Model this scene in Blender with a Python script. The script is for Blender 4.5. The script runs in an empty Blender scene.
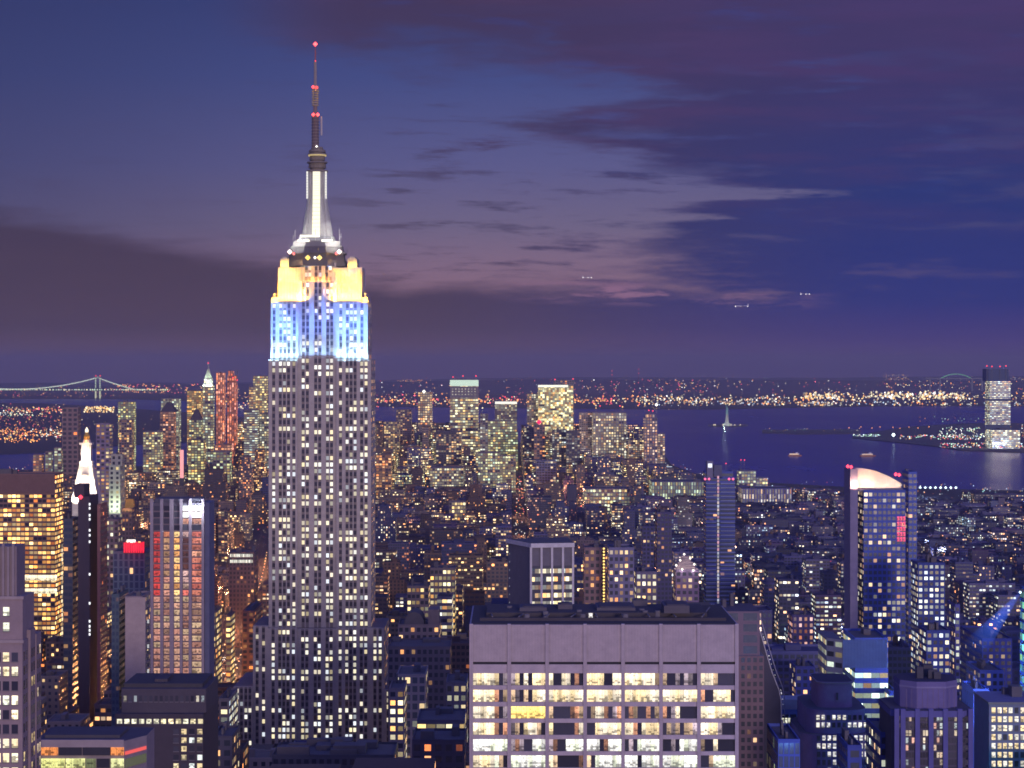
import bpy, math, random
import numpy as np
from mathutils import Vector

rnd = random.Random(7)
R = math.radians
sc = bpy.context.scene
C = sc.collection

# ------------------------------------------------------------------ camera geometry
F = 2274.0; CX = 512.0; Y0 = 363.0; H = 259.0; R2 = 14.8e6      # pixels per unit tangent, eye level row, eye height, 2 x earth radius
cam = bpy.data.cameras.new('camera'); cam_o = bpy.data.objects.new('camera', cam); C.objects.link(cam_o)
cam_o.location = (0, 0, H); cam_o.rotation_euler = (R(90), 0, 0)
cam.sensor_width = 36; cam.lens = F / 1024 * 36
cam.shift_y = -(384 - Y0) / 1024.0
cam.clip_start = 5; cam.clip_end = 150000
sc.camera = cam_o

# ------------------------------------------------------------------ render / view
sc.view_settings.view_transform = 'Standard'; sc.view_settings.look = 'None'
sc.view_settings.gamma = 1; sc.view_settings.use_curve_mapping = False
sc.view_settings.exposure = 0.0
sc.render.engine = 'CYCLES'
sc.cycles.use_denoising = True
sc.cycles.max_bounces = 3; sc.cycles.diffuse_bounces = 2; sc.cycles.glossy_bounces = 2
sc.cycles.volume_bounces = 0; sc.cycles.transparent_max_bounces = 6
sc.cycles.caustics_reflective = False; sc.cycles.caustics_refractive = False
sc.cycles.sample_clamp_indirect = 2.0
sc.cycles.pixel_filter_type = 'BLACKMAN_HARRIS'; sc.cycles.filter_width = 1.7

# ------------------------------------------------------------------ node expression helper
class E:
    nt = None
    def __init__(s, sock): s.s = sock
    @staticmethod
    def op(kind, *a, clamp=False):
        n = E.nt.nodes.new('ShaderNodeMath'); n.operation = kind; n.use_clamp = clamp
        for i, v in enumerate(a):
            if isinstance(v, E): E.nt.links.new(v.s, n.inputs[i])
            else: n.inputs[i].default_value = float(v)
        return E(n.outputs[0])
    def __add__(s, o): return E.op('ADD', s, o)
    __radd__ = __add__
    def __sub__(s, o): return E.op('SUBTRACT', s, o)
    def __rsub__(s, o): return E.op('SUBTRACT', o, s)
    def __mul__(s, o): return E.op('MULTIPLY', s, o)
    __rmul__ = __mul__
    def __truediv__(s, o): return E.op('DIVIDE', s, o)
def floor_(a): return E.op('FLOOR', a)
def fract(a): return E.op('FRACT', a)
def absn(a): return E.op('ABSOLUTE', a)
def lt(a, b): return E.op('LESS_THAN', a, b)
def pw(a, b): return E.op('POWER', a, b)
def clamp01(a): return E.op('ADD', a, 0.0, clamp=True)
def smooth(a, lo, hi):
    n = E.nt.nodes.new('ShaderNodeMapRange'); n.interpolation_type = 'SMOOTHSTEP'
    for i, v in ((0, a), (1, lo), (2, hi)):
        if isinstance(v, E): E.nt.links.new(v.s, n.inputs[i])
        else: n.inputs[i].default_value = v
    n.inputs[3].default_value = 0; n.inputs[4].default_value = 1
    return E(n.outputs[0])
def comb(x, y, z=0.0):
    n = E.nt.nodes.new('ShaderNodeCombineXYZ')
    for i, v in enumerate((x, y, z)):
        if isinstance(v, E): E.nt.links.new(v.s, n.inputs[i])
        else: n.inputs[i].default_value = v
    return n.outputs[0]
def sep(sock):
    n = E.nt.nodes.new('ShaderNodeSeparateXYZ'); E.nt.links.new(sock, n.inputs[0])
    return E(n.outputs[0]), E(n.outputs[1]), E(n.outputs[2])
def sepc(sock):
    n = E.nt.nodes.new('ShaderNodeSeparateColor'); E.nt.links.new(sock, n.inputs[0])
    return E(n.outputs[0]), E(n.outputs[1]), E(n.outputs[2])
def noise(vec, scale=1.0, detail=3.0, rough=0.5, out=0):
    n = E.nt.nodes.new('ShaderNodeTexNoise'); E.nt.links.new(vec, n.inputs['Vector'])
    n.inputs['Scale'].default_value = scale; n.inputs['Detail'].default_value = detail; n.inputs['Roughness'].default_value = rough
    return E(n.outputs[0]) if out == 0 else n.outputs[1]
def white(vec):
    n = E.nt.nodes.new('ShaderNodeTexWhiteNoise'); n.noise_dimensions = '3D'; E.nt.links.new(vec, n.inputs['Vector'])
    return E(n.outputs['Value']), n.outputs['Color']
def mixc(f, a, b, kind='MIX'):
    n = E.nt.nodes.new('ShaderNodeMix'); n.data_type = 'RGBA'; n.blend_type = kind
    for i, v in ((0, f), (6, a), (7, b)):
        if isinstance(v, E): E.nt.links.new(v.s, n.inputs[i])
        elif hasattr(v, 'is_linked'): E.nt.links.new(v, n.inputs[i])
        elif isinstance(v, (tuple, list)): n.inputs[i].default_value = (*v[:3], 1)
        else: n.inputs[i].default_value = v
    return n.outputs[2]
def ramp(f, stops, interp='LINEAR'):
    n = E.nt.nodes.new('ShaderNodeValToRGB'); cr = n.color_ramp; cr.interpolation = interp
    while len(cr.elements) < len(stops): cr.elements.new(0.5)
    for e, (p, c) in zip(cr.elements, stops): e.position = p; e.color = (*c, 1)
    E.nt.links.new(f.s, n.inputs[0]); return n.outputs[0]
def attr(name):
    n = E.nt.nodes.new('ShaderNodeAttribute'); n.attribute_name = name
    return n.outputs['Color'], E(n.outputs['Alpha'])
def s2l(r, g, b):
    f = lambda v: (v / 255 / 12.92) if v <= 10 else ((v / 255 + .055) / 1.055) ** 2.4
    return (f(r), f(g), f(b))

# ------------------------------------------------------------------ world: dusk sky with cloud banks
W = bpy.data.worlds.new('World'); sc.world = W; W.use_nodes = True
nt = W.node_tree; nt.nodes.clear(); E.nt = nt
tc = nt.nodes.new('ShaderNodeTexCoord')
dx, dy, dz = sep(tc.outputs['Generated'])
az = E.op('ARCTAN2', dx, dy)
hor = E.op('SQRT', dx * dx + dy * dy)
u = az * F                      # 0 at due south, plus towards the west
v = (dz / hor) * F              # elevation, same units; 0 at eye level
uc = E.op('MINIMUM', E.op('MAXIMUM', u, -900.0), 900.0)
n1 = noise(comb(u / 260.0, v / 60.0, 3.1), 1.0, 5, .55) - 0.5
n2 = noise(comb(u / 70.0, v / 11.0, 9.0), 1.0, 5, .6)
n3 = noise(comb(u / 150.0 + v / 90.0, v / 22.0, 17.0), 1.0, 6, .6)
vv = clamp01(v / 380.0)
clear = ramp(vv, [(0.0, s2l(136, 92, 108)), (.2, s2l(140, 110, 130)), (.36, s2l(112, 102, 134)), (.52, s2l(92, 92, 140)), (.75, s2l(68, 78, 134)), (1.0, s2l(50, 62, 118))])
# the glow fades away from the gap in the clouds
gl = smooth(absn(u - 40.0), 650.0, 60.0)
clear = mixc(gl, mixc(0.6, clear, s2l(50, 54, 96)), clear)
# clouds: purple-brown to the south-east, navy to the west
cw_ = smooth(u, -150.0, 420.0)
cloud_l = ramp(vv, [(0.0, s2l(112, 84, 96)), (.09, s2l(82, 66, 84)), (.4, s2l(70, 60, 84)), (.75, s2l(68, 58, 92)), (1.0, s2l(70, 56, 88))])
cloud_r = ramp(vv, [(0.0, s2l(88, 66, 128)), (.07, s2l(68, 58, 125)), (.16, s2l(44, 54, 124)), (.45, s2l(44, 56, 118)), (.75, s2l(62, 56, 104)), (1.0, s2l(72, 58, 102))])
cloud = mixc(cw_, cloud_l, cloud_r)
nb = noise(comb(u / 300.0 + v / 200.0, v / 40.0, 31.0), 1.0, 8, .66)
cloud = mixc(smooth(nb, .42, .66) * smooth(v, 90.0, 220.0) * .6, cloud, mixc(cw_, s2l(84, 64, 98), s2l(76, 58, 108)))
cloud = mixc(smooth(n3, .56, .7) * smooth(v, 110.0, 200.0) * .35, cloud, s2l(58, 72, 140))
cloud = mixc(clamp01(n3 * 1.2 - 0.25), cloud, mixc(1.0, cloud, (.84, .88, .96), 'MULTIPLY'))
# lower bank: everything under a line that falls from left to middle
edge = 148.0 + E.op('MINIMUM', E.op('MAXIMUM', (u + 512.0) * -0.185, -74.0), 0.0)
n4 = noise(comb(u / 190.0, v / 26.0, 41.0), 1.0, 7, .62) - 0.5
lower = smooth(edge + n1 * 30.0 + n4 * 46.0 + (n2 - .5) * 16.0 - v, -16.0, 14.0)
# west bank: right of a ragged front with tongues of open sky between its layers
fr = sepc(ramp(clamp01(v / 380.0), [(.15, (.72,) * 3), (.24, (.60,) * 3), (.37, (.60,) * 3), (.44, (.72,) * 3), (.50, (.68,) * 3), (.55, (.50,) * 3), (.60, (.27,) * 3), (.65, (.30,) * 3), (.70, (.66,) * 3), (.80, (.34,) * 3), (.95, (-.2,) * 3)]))[0]
front = fr * 400.0 - 100.0
tongue = smooth(absn(v - 168.0), 8.0, 2.0) * 150.0 + smooth(absn(v - 145.0), 6.0, 1.0) * 90.0
west = smooth(u - front - tongue * smooth(n2, .35, .6) + n1 * 150.0 + n4 * 330.0 + (n2 - .5) * 110.0, -50.0, 60.0)
west = west * (1.0 - smooth(n3, .52, .74) * .5 * smooth(v, 170.0, 270.0)) * (1.0 - smooth(n4, .02, .16) * .3)
# top veil
top = smooth(v + n1 * 130.0 + (n2 - .5) * 30.0 + smooth(u, -330.0, 60.0) * 40.0, 320.0, 362.0) * smooth(u, -330.0, -150.0)
# thin streaks in the gap
n5 = noise(comb(u / 110.0 + v / 60.0, v / 13.0, 57.0), 1.0, 7, .66)
stre = smooth(n5, .50, .66) * smooth(v, 300.0, 200.0) * .75 + smooth(n2 * .6 + n5 * .5, .58, .7) * .5
stre = clamp01(stre) * (smooth(u, -330.0, 0.0) * .85 + .15)
cm = E.op('MAXIMUM', E.op('MAXIMUM', lower, west), E.op('MAXIMUM', top * .92, stre * .8))
# pink slits low in the bank
slit = smooth(absn(v - 70.0 + (u - 100.0) * .03), 15.0, 3.0) * smooth(absn(u - 150.0), 190.0, 60.0) * smooth(n2, .47, .62)
sky_vis = mixc(cm, clear, cloud)
sky_vis = mixc(slit * .85, sky_vis, s2l(152, 112, 140))
# the rest of the dome: darker blue overhead, a brighter violet afterglow to the north-west behind the viewer
behind = smooth(dy, 0.35, -0.35)
nw = smooth(dx, -0.9, 0.9)
back = mixc(nw, (0.20, 0.19, 0.55), (0.18, 0.23, 0.78))
zen = smooth(dz / hor, .25, 2.2)
back = mixc(zen, back, (0.075, 0.13, 0.62))
front_c = mixc(zen, sky_vis, (0.075, 0.115, 0.56))
col = mixc(behind, front_c, back)
nish = nt.nodes.new('ShaderNodeTexSky'); nish.sky_type = 'NISHITA'; nish.sun_disc = False
SUN_EL, SUN_ROT = R(-4.0), R(120)
nish.sun_elevation = SUN_EL; nish.sun_rotation = SUN_ROT
bgn = nt.nodes.new('ShaderNodeBackground'); bgn.inputs[1].default_value = 0.1
nt.links.new(nish.outputs[0], bgn.inputs[0])
bg = nt.nodes.new('ShaderNodeBackground'); bg.inputs[1].default_value = 1.0
nt.links.new(col, bg.inputs[0])
ad = nt.nodes.new('ShaderNodeAddShader'); wo = nt.nodes.new('ShaderNodeOutputWorld')
nt.links.new(bgn.outputs[0], ad.inputs[0]); nt.links.new(bg.outputs[0], ad.inputs[1]); nt.links.new(ad.outputs[0], wo.inputs[0])

sun = bpy.data.lights.new('sun', 'SUN'); sun.energy = 1.6; sun.angle = R(9); sun.color = (1.0, .76, .70)
sun_o = bpy.data.objects.new('sun', sun); C.objects.link(sun_o)
sun_o.rotation_euler = Vector((-.25, 1.0, -.10)).to_track_quat('-Z', 'Y').to_euler()       # last light, very low behind the viewer
sun_o.location = (0, 0, 900)

# ------------------------------------------------------------------ materials
def new_mat(name):
    m = bpy.data.materials.new(name); m.use_nodes = True; m.node_tree.nodes.clear(); E.nt = m.node_tree
    out = m.node_tree.nodes.new('ShaderNodeOutputMaterial'); p = m.node_tree.nodes.new('ShaderNodeBsdfPrincipled')
    m.node_tree.links.new(p.outputs[0], out.inputs[0]); return m, p
def lk(a, b): E.nt.links.new(a.s if isinstance(a, E) else a, b)

def mat_facade():
    m, p = new_mat('facade')
    uvn = E.nt.nodes.new('ShaderNodeUVMap'); uvn.uv_map = 'UVMap'
    U, V, _ = sep(uvn.outputs[0])
    wc, _ = attr('wallc'); wpc, seed = attr('winp'); cw, fh, lit = sepc(wpc)
    wqc, glass = attr('winq'); hw, hh, vert = sepc(wqc)
    tn, stg = attr('tint')
    fx = U / cw; fy = V / fh
    cx_, cy_ = floor_(fx), floor_(fy)
    w1, c1 = white(comb(cx_, cy_, seed)); r1, g1, b1 = sepc(c1)
    w2, _ = white(comb(cy_, seed, 7.3))
    w3, _ = white(comb(floor_(cx_ / 3.0), cy_, seed + 3.7))
    w4, _ = white(comb(cx_, seed, 11.3))
    # vert > 0: whole columns light up together (stairs, lift shafts); else floors do
    grp = w2 * (1.0 - vert) + w4 * vert
    p_on = lit * (0.08 + 1.6 * (grp * .62 + w3 * .55))
    on = lt(w1, p_on)
    mask = lt(absn(fract(fx) - .5), hw) * lt(absn(fract(fy) - .5), hh)
    colr = ramp(r1, [(0, (1, .40, .13)), (.10, (1, .62, .28)), (.28, (1, .80, .46)), (.55, (1, .92, .72)), (.8, (1, .99, .93)), (1, (.72, .88, 1))])
    colr = mixc(1.0, colr, tn, 'MULTIPLY')
    # furnished, shaded interiors: brightness varies inside each pane
    inn = noise(comb(U * 1.3, V * 2.1, seed), 1.0, 2, .6)
    inten = (0.20 + 2.1 * g1 * g1 * g1) * stg * (0.5 + inn * 1.0)
    geo = E.nt.nodes.new('ShaderNodeNewGeometry')
    gr = noise(geo.outputs['Position'], .07, 5, .65)
    st = noise(comb(U * .5, V * .05, seed), 1.0, 4, .6)
    wall = mixc(clamp01(gr * .9 - .1), wc, mixc(1.0, wc, (.62, .62, .66), 'MULTIPLY'))
    wall = mixc(clamp01(st * 1.2 - .4), wall, mixc(1.0, wall, (.74, .73, .72), 'MULTIPLY'))
    gl = mixc(glass, (.025, .027, .04), (.05, .07, .12))
    lk(mixc(mask, wall, gl), p.inputs['Base Color'])
    lk(mask * -.62 + .82, p.inputs['Roughness'])
    lk(colr, p.inputs['Emission Color']); lk(on * mask * inten, p.inputs['Emission Strength'])
    return m
def mat_plain():
    m, p = new_mat('masonry')
    wc, rough = attr('wallc')
    geo = E.nt.nodes.new('ShaderNodeNewGeometry')
    gr = noise(geo.outputs['Position'], .25, 6, .7)
    lk(mixc(clamp01(gr * 1.5 - .35), wc, mixc(1.0, wc, (.6, .6, .64), 'MULTIPLY')), p.inputs['Base Color'])
    lk(rough, p.inputs['Roughness'])
    return m
def mat_glow():
    m, p = new_mat('lamp_glass')
    g, stg = attr('glow')
    p.inputs['Base Color'].default_value = (.05, .05, .06, 1); p.inputs['Roughness'].default_value = .5
    lk(g, p.inputs['Emission Color']); lk(stg, p.inputs['Emission Strength'])
    return m
def mat_room():
    """Windows one looks into: shelves, blinds, ceiling strips, people's desks as dark shapes low in the pane."""
    m, p = new_mat('lit_room_window')
    g, stg = attr('glow')
    uvn = E.nt.nodes.new('ShaderNodeUVMap'); uvn.uv_map = 'UVMap'
    U, V, _ = sep(uvn.outputs[0])
    oi = E.nt.nodes.new('ShaderNodeObjectInfo'); rn = E(oi.outputs['Random'])
    a = noise(comb(U * 1.4, V * 1.2, rn * 90.0), 1.0, 3, .65)
    b = noise(comb(U * 5.0, V * 3.2, rn * 40.0), 1.0, 3, .6)
    w, c = white(comb(floor_(U * .9), floor_(V * .0 + .1), rn * 31.0))
    w2, _ = white(comb(floor_(U * .45), 3.0, rn * 17.0))
    low = smooth(V, 1.5, .5)
    wf, _ = white(comb(floor_(U * 1.15 + rn * 3.0), floor_(V * 1.9), rn * 71.0))
    things = lt(wf, .42) * smooth(V, 1.9, 1.2) * .8
    ceil_ = smooth(V, 1.9, 2.4)
    dark = clamp01(things + smooth(a, .56, .64) * .75)
    mull = lt(fract(U * .62), .06)
    inten = stg * (.42 + a * .85 + ceil_ * .25) * (1.0 - dark * .8) * (1.0 - mull * .6) * (.6 + w * .35 + w2 * .5)
    colr = mixc(clamp01(b * 1.6 - .5), g, mixc(1.0, g, (1, .66, .40), 'MULTIPLY'))
    p.inputs['Base Color'].default_value = (.02, .022, .03, 1); p.inputs['Roughness'].default_value = .2
    lk(colr, p.inputs['Emission Color']); lk(inten, p.inputs['Emission Strength'])
    return m
def mat_glass():
    m, p = new_mat('dark_glass')
    oi = E.nt.nodes.new('ShaderNodeObjectInfo'); rn = E(oi.outputs['Random'])
    lk(mixc(rn, (.035, .035, .05), (.09, .09, .12)), p.inputs['Base Color'])
    p.inputs['Roughness'].default_value = .12
    return m
def mat_water():
    m, p = new_mat('bay_water')
    geo = E.nt.nodes.new('ShaderNodeNewGeometry')
    a = noise(geo.outputs['Position'], .02, 8, .7)
    mp = E.nt.nodes.new('ShaderNodeVectorMath'); mp.operation = 'MULTIPLY'; mp.inputs[1].default_value = (1, .25, 1); lk(geo.outputs['Position'], mp.inputs[0])
    b = noise(mp.outputs[0], .0022, 6, .6)
    p.inputs['Base Color'].default_value = (.008, .012, .035, 1)
    lk(mixc(clamp01(b * 2 - .6), (.002, .018, .20), (.003, .030, .33)), p.inputs['Base Color'])
    p.inputs['IOR'].default_value = 1.33; p.inputs['Specular IOR Level'].default_value = .22
    lk(b * .30 + .08, p.inputs['Roughness'])
    bp = E.nt.nodes.new('ShaderNodeBump'); bp.inputs['Strength'].default_value = .8; bp.inputs['Distance'].default_value = 4.0
    lk(a, bp.inputs['Height']); lk(bp.outputs[0], p.inputs['Normal'])
    return m
def mat_ground(name, c0, c1, sc_=.02):
    m, p = new_mat(name)
    geo = E.nt.nodes.new('ShaderNodeNewGeometry')
    a = noise(geo.outputs['Position'], sc_, 6, .65)
    lk(mixc(clamp01(a * 2 - .5), c0, c1), p.inputs['Base Color']); p.inputs['Roughness'].default_value = .9
    return m
MAT = dict(facade=mat_facade(), plain=mat_plain(), glow=mat_glow(), room=mat_room(), glass=mat_glass(), water=mat_water(),
           land=mat_ground('city_ground', (.030, .030, .038), (.06, .055, .06)), asphalt=mat_ground('asphalt', (.04, .04, .045), (.06, .058, .06), .2),
           paint=mat_ground('road_paint', (.6, .6, .58), (.75, .75, .72), .5), hill=mat_ground('wooded_hills', (.07, .06, .07), (.11, .10, .11), .002))
MKEYS = list(MAT)

# ------------------------------------------------------------------ mesh builder
class MB:
    def __init__(s): s.v = []; s.f = []; s.uv = []; s.m = []; s.a = {k: [] for k in ('wallc', 'winp', 'winq', 'tint', 'glow')}
    def face(s, pts, mat='plain', uv=None, wallc=(.3, .3, .3, .8), winp=(3, 3, 0, 0), winq=(.3, .3, 0, 0), tint=(1, 1, 1, 1), glow=(0, 0, 0, 0)):
        i = len(s.v); s.v += [tuple(p) for p in pts]; s.f.append(tuple(range(i, i + len(pts))))
        s.uv += (uv or [(0, 0)] * len(pts)); s.m.append(MKEYS.index(mat))
        for k, val in (('wallc', wallc), ('winp', winp), ('winq', winq), ('tint', tint), ('glow', glow)):
            s.a[k].append(tuple(val) if len(val) == 4 else (*val, .85))
    def prism(s, poly, z0, z1, st=None, top=True, wallc=(.3, .3, .3), seed=None, mat='plain', bottom=False, topc=None, **kw):
        """poly counter-clockwise; st = window style for the facade shader"""
        n = len(poly)
        seed = rnd.uniform(0, 900) if seed is None else seed
        for i in range(n):
            (ax, ay), (bx, by) = poly[i], poly[(i + 1) % n]
            w = math.hypot(bx - ax, by - ay); h = z1 - z0
            pts = [(ax, ay, z0), (bx, by, z0), (bx, by, z1), (ax, ay, z1)]
            uv = [(0, 0), (w, 0), (w, h), (0, h)]
            if st and w > 2.0:
                cw = w / max(1, round(w / st['cw'])); fh = h / max(1, round(h / st['fh']))
                s.face(pts, 'facade', uv, wallc=(*st['wall'], 1), winp=(cw, fh, st['lit'], seed + i * 13.1),
                       winq=(st['hw'], st['hh'], st['vert'], st['glass']), tint=(*st['tint'], st['st']))
            elif st: s.face(pts, 'plain', uv, wallc=(*st['wall'], .85))
            else: s.face(pts, mat, uv, wallc=wallc, **kw)
        tcx = topc or wallc
        if top: s.face([(x, y, z1) for x, y in poly], 'plain' if st else mat, [(x, y) for x, y in poly], wallc=tcx, **({} if st else kw))
        if bottom: s.face([(x, y, z0) for x, y in reversed(poly)], mat, wallc=wallc, **kw)
    def box(s, x0, x1, y0, y1, z0, z1, **kw): s.prism([(x0, y0), (x1, y0), (x1, y1), (x0, y1)], z0, z1, **kw)
    def frust(s, cx, cy, r0, r1, z0, z1, n=12, mat='plain', cap=True, rot=0.0, sy=1.0, **kw):
        P = lambda r, z: [(cx + r * math.cos(rot + 2 * math.pi * k / n), cy + sy * r * math.sin(rot + 2 * math.pi * k / n), z) for k in range(n)]
        a, b = P(r0, z0), P(max(r1, 1e-3), z1)
        w = 2 * math.pi * r0 / n; h = math.hypot(z1 - z0, r1 - r0)
        for k in range(n):
            q = (k + 1) % n
            s.face([a[k], a[q], b[q], b[k]], mat, [(k * w, 0), (k * w + w, 0), (k * w + w, h), (k * w, h)], **kw)
        if cap and r1 > .01: s.face(b, mat, **kw)
        if cap: s.face(list(reversed(a)), mat, **kw)
    def tube(s, p, q, r, n=5, r2=None, **kw):
        p, q = Vector(p), Vector(q); d = (q - p).normalized()
        a = d.orthogonal().normalized(); b = d.cross(a); r2 = r if r2 is None else r2
        A = [p + (a * math.cos(2 * math.pi * k / n) + b * math.sin(2 * math.pi * k / n)) * r for k in range(n)]
        B = [q + (a * math.cos(2 * math.pi * k / n) + b * math.sin(2 * math.pi * k / n)) * r2 for k in range(n)]
        for k in range(n): s.face([A[k], A[(k + 1) % n], B[(k + 1) % n], B[k]], **kw)
        s.face(list(reversed(A)), **kw); s.face(B, **kw)
    def ball(s, c, r, glow=(1, 1, 1, 1), mat='glow', sz=1.0, **kw):
        x, y, z = c; t = [(x + r, y, z), (x, y + r, z), (x - r, y, z), (x, y - r, z)]; up, dn = (x, y, z + r * sz), (x, y, z - r * sz)
        for k in range(4):
            s.face([t[k], t[(k + 1) % 4], up], mat, glow=glow, **kw); s.face([t[(k + 1) % 4], t[k], dn], mat, glow=glow, **kw)
    def build(s, name, parent=None, org=(0, 0, 0)):
        me = bpy.data.meshes.new(name)
        V = np.array(s.v, dtype=np.float64) - np.array(org)
        me.from_pydata(V.tolist(), [], s.f)
        used = sorted(set(s.m))
        for k in used: me.materials.append(MAT[MKEYS[k]])
        me.polygons.foreach_set('material_index', [used.index(k) for k in s.m])
        uvl = me.uv_layers.new(name='UVMap'); uvl.data.foreach_set('uv', np.array(s.uv, dtype=np.float32).ravel())
        need = {'plain': ('wallc',), 'facade': ('wallc', 'winp', 'winq', 'tint'), 'glow': ('glow',), 'room': ('glow',)}
        ks = set(k for u_ in used for k in need.get(MKEYS[u_], ()))
        for k in ks:
            at = me.attributes.new(k, 'FLOAT_COLOR', 'FACE'); at.data.foreach_set('color', np.array(s.a[k], dtype=np.float32).ravel())
        me.validate(clean_customdata=False)
        o = bpy.data.objects.new(name, me); C.objects.link(o)
        if parent: o.parent = parent
        return o

def tag(o, label=None, cat=None, group=None, kind=None):
    if label: o['label'] = label
    if cat: o['category'] = cat
    if group: o['group'] = group
    if kind: o['kind'] = kind
    return o
class Thing:
    def __init__(s, name, label, cat, org, group=None):
        s.o = bpy.data.objects.new(name, None); C.objects.link(s.o); s.org = tuple(org); s.o.location = org
        s.o.empty_display_size = 5
        tag(s.o, label, cat, group)
    def part(s, name, mb, parent=None, label=None, kind=None):
        if not mb.f: return None
        o = mb.build(name, parent or s.o, s.org)
        if label: o['label'] = label
        if kind: o['kind'] = kind
        return o
def struct(name, mb): return tag(mb.build(name), kind='structure')

# ------------------------------------------------------------------ place helpers: bearing column and distance -> metres
def drop(d): return -d * d / R2
def X(px, d): return (px - CX) / F * d
def Z(py, d): return H - (py - Y0) / F * d
def dist_of(py):                                # distance of sea level seen at a row
    k = (py - Y0) / F; disc = k * k - 4 * H / R2
    return (k - math.sqrt(max(disc, 0))) * R2 / 2
def G(px, py): d = dist_of(py); return (X(px, d), d)

def style(wall=(.25, .2, .18), cw=3.4, fh=3.7, lit=.3, hw=.3, hh=.28, vert=0.0, glass=.3, tint=(1, 1, 1), st=1.0):
    return dict(wall=wall, cw=cw, fh=fh, lit=lit, hw=hw, hh=hh, vert=vert, glass=glass, tint=tint, st=st)

# ------------------------------------------------------------------ the setting: bay, islands, shores
def curved_sheet(mb, polys, z, mat, dz=0.0):
    for poly in polys: mb.face([(x, y, drop(math.hypot(x, y)) + z) for x, y in poly], mat)
mb = MB()                                        # the bay, a sheet to the horizon that bends with the earth
ds = [0, 400, 900, 1500, 2200, 3000, 4000, 5000, 6000, 7000, 8500, 10000, 12000, 14000, 17000, 20000, 24000, 28000, 33000, 38000, 44000, 50000, 57000, 64000, 72000]
angs = [R(a) for a in list(range(-180, -20, 16)) + list(range(-20, 21, 2)) + list(range(36, 181, 16))]
for i in range(len(ds) - 1):
    for j in range(len(angs) - 1):
        q = []
        for d, a in ((ds[i], angs[j]), (ds[i], angs[j + 1]), (ds[i + 1], angs[j + 1]), (ds[i + 1], angs[j])):
            q.append((d * math.sin(a), d * math.cos(a), drop(d)))
        if ds[i] == 0: q = [q[0], q[2], q[3]]
        mb.face(list(reversed(q)), 'water')
wat = struct('water', mb)
for p_ in wat.data.polygons: p_.use_smooth = True

def land_strip(name, near, far, z=2.0, mat='land', cols=64, rows=10, top=None):
    """land between two shore lines given as (column, row) lists; follows the earth's curve"""
    xs = np.linspace(near[0][0], near[-1][0], cols + 1)
    ny = np.interp(xs, [p[0] for p in near], [p[1] for p in near]); fy = np.interp(xs, [p[0] for p in far], [p[1] for p in far])
    mb = MB(); P = []
    for i, x in enumerate(xs):
        dn = dist_of(ny[i]); df = dist_of(fy[i]); row = []
        for k in range(rows + 1):
            d = dn * (df / dn) ** (k / rows)
            # keep the column's bearing
            wx = X(x, d); zz = drop(math.hypot(wx, d)) + z
            row.append((wx, d, zz))
        P.append(row)
    for i in range(cols):
        for k in range(rows): mb.face([P[i][k], P[i + 1][k], P[i + 1][k + 1], P[i][k + 1]], mat)
        a, b = P[i][0], P[i + 1][0]
        mb.face([(a[0], a[1], a[2] - z - 1), (b[0], b[1], b[2] - z - 1), b, a], mat)
    return struct(name, mb)
SHORE = [(-1200, 476), (-60, 472), (60, 470), (236, 463), (242, 452), (300, 446), (420, 443), (600, 442), (650, 446), (664, 455), (672, 466), (694, 474), (760, 483), (850, 488), (1100, 493), (2300, 500)]
# Manhattan: near edge is behind the viewer
mb = MB(); xs = [p[0] for p in SHORE]
far = [G(px, py) for px, py in SHORE]
for i in range(len(far) - 1):
    a, b = far[i], far[i + 1]
    N = 12
    for k in range(N):
        t0, t1 = k / N, (k + 1) / N
        q = []
        for (p, t) in ((a, t0), (b, t0), (b, t1), (a, t1)):
            y = -300 + (p[1] + 300) * t; wx = p[0] * (y / p[1] if y > 600 else 600 / p[1])
            q.append((wx, y, drop(math.hypot(wx, y)) + 2.0))
        mb.face(q, 'land')
struct('ground', mb)
land_strip('far_shore', [(-400, 399), (100, 399), (240, 402), (380, 407), (700, 410), (800, 408), (900, 406), (1300, 407)], [(-400, 383), (1300, 383)], cols=40)
land_strip('brooklyn_shore', [(-600, 455), (0, 455), (60, 452), (118, 446), (236, 440), (260, 430)], [(-600, 403), (0, 403), (60, 404), (118, 408), (236, 416), (260, 420)], cols=24)
land_strip('liberty_island', [(708, 426.5), (727, 427), (748, 426.3)], [(708, 424.8), (748, 424.8)], z=3, cols=8, rows=2, mat='hill')
land_strip('harbour_island', [(762, 433.5), (800, 434.5), (860, 434)], [(762, 430.5), (860, 430)], z=3, cols=8, rows=2, mat='hill')
land_strip('jersey_shore', [(852, 438.5), (880, 441), (930, 446), (962, 451), (1024, 453), (1400, 456)], [(852, 437), (900, 428), (960, 424), (1400, 420)], z=3, cols=20, rows=4, mat='hill')

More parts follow.
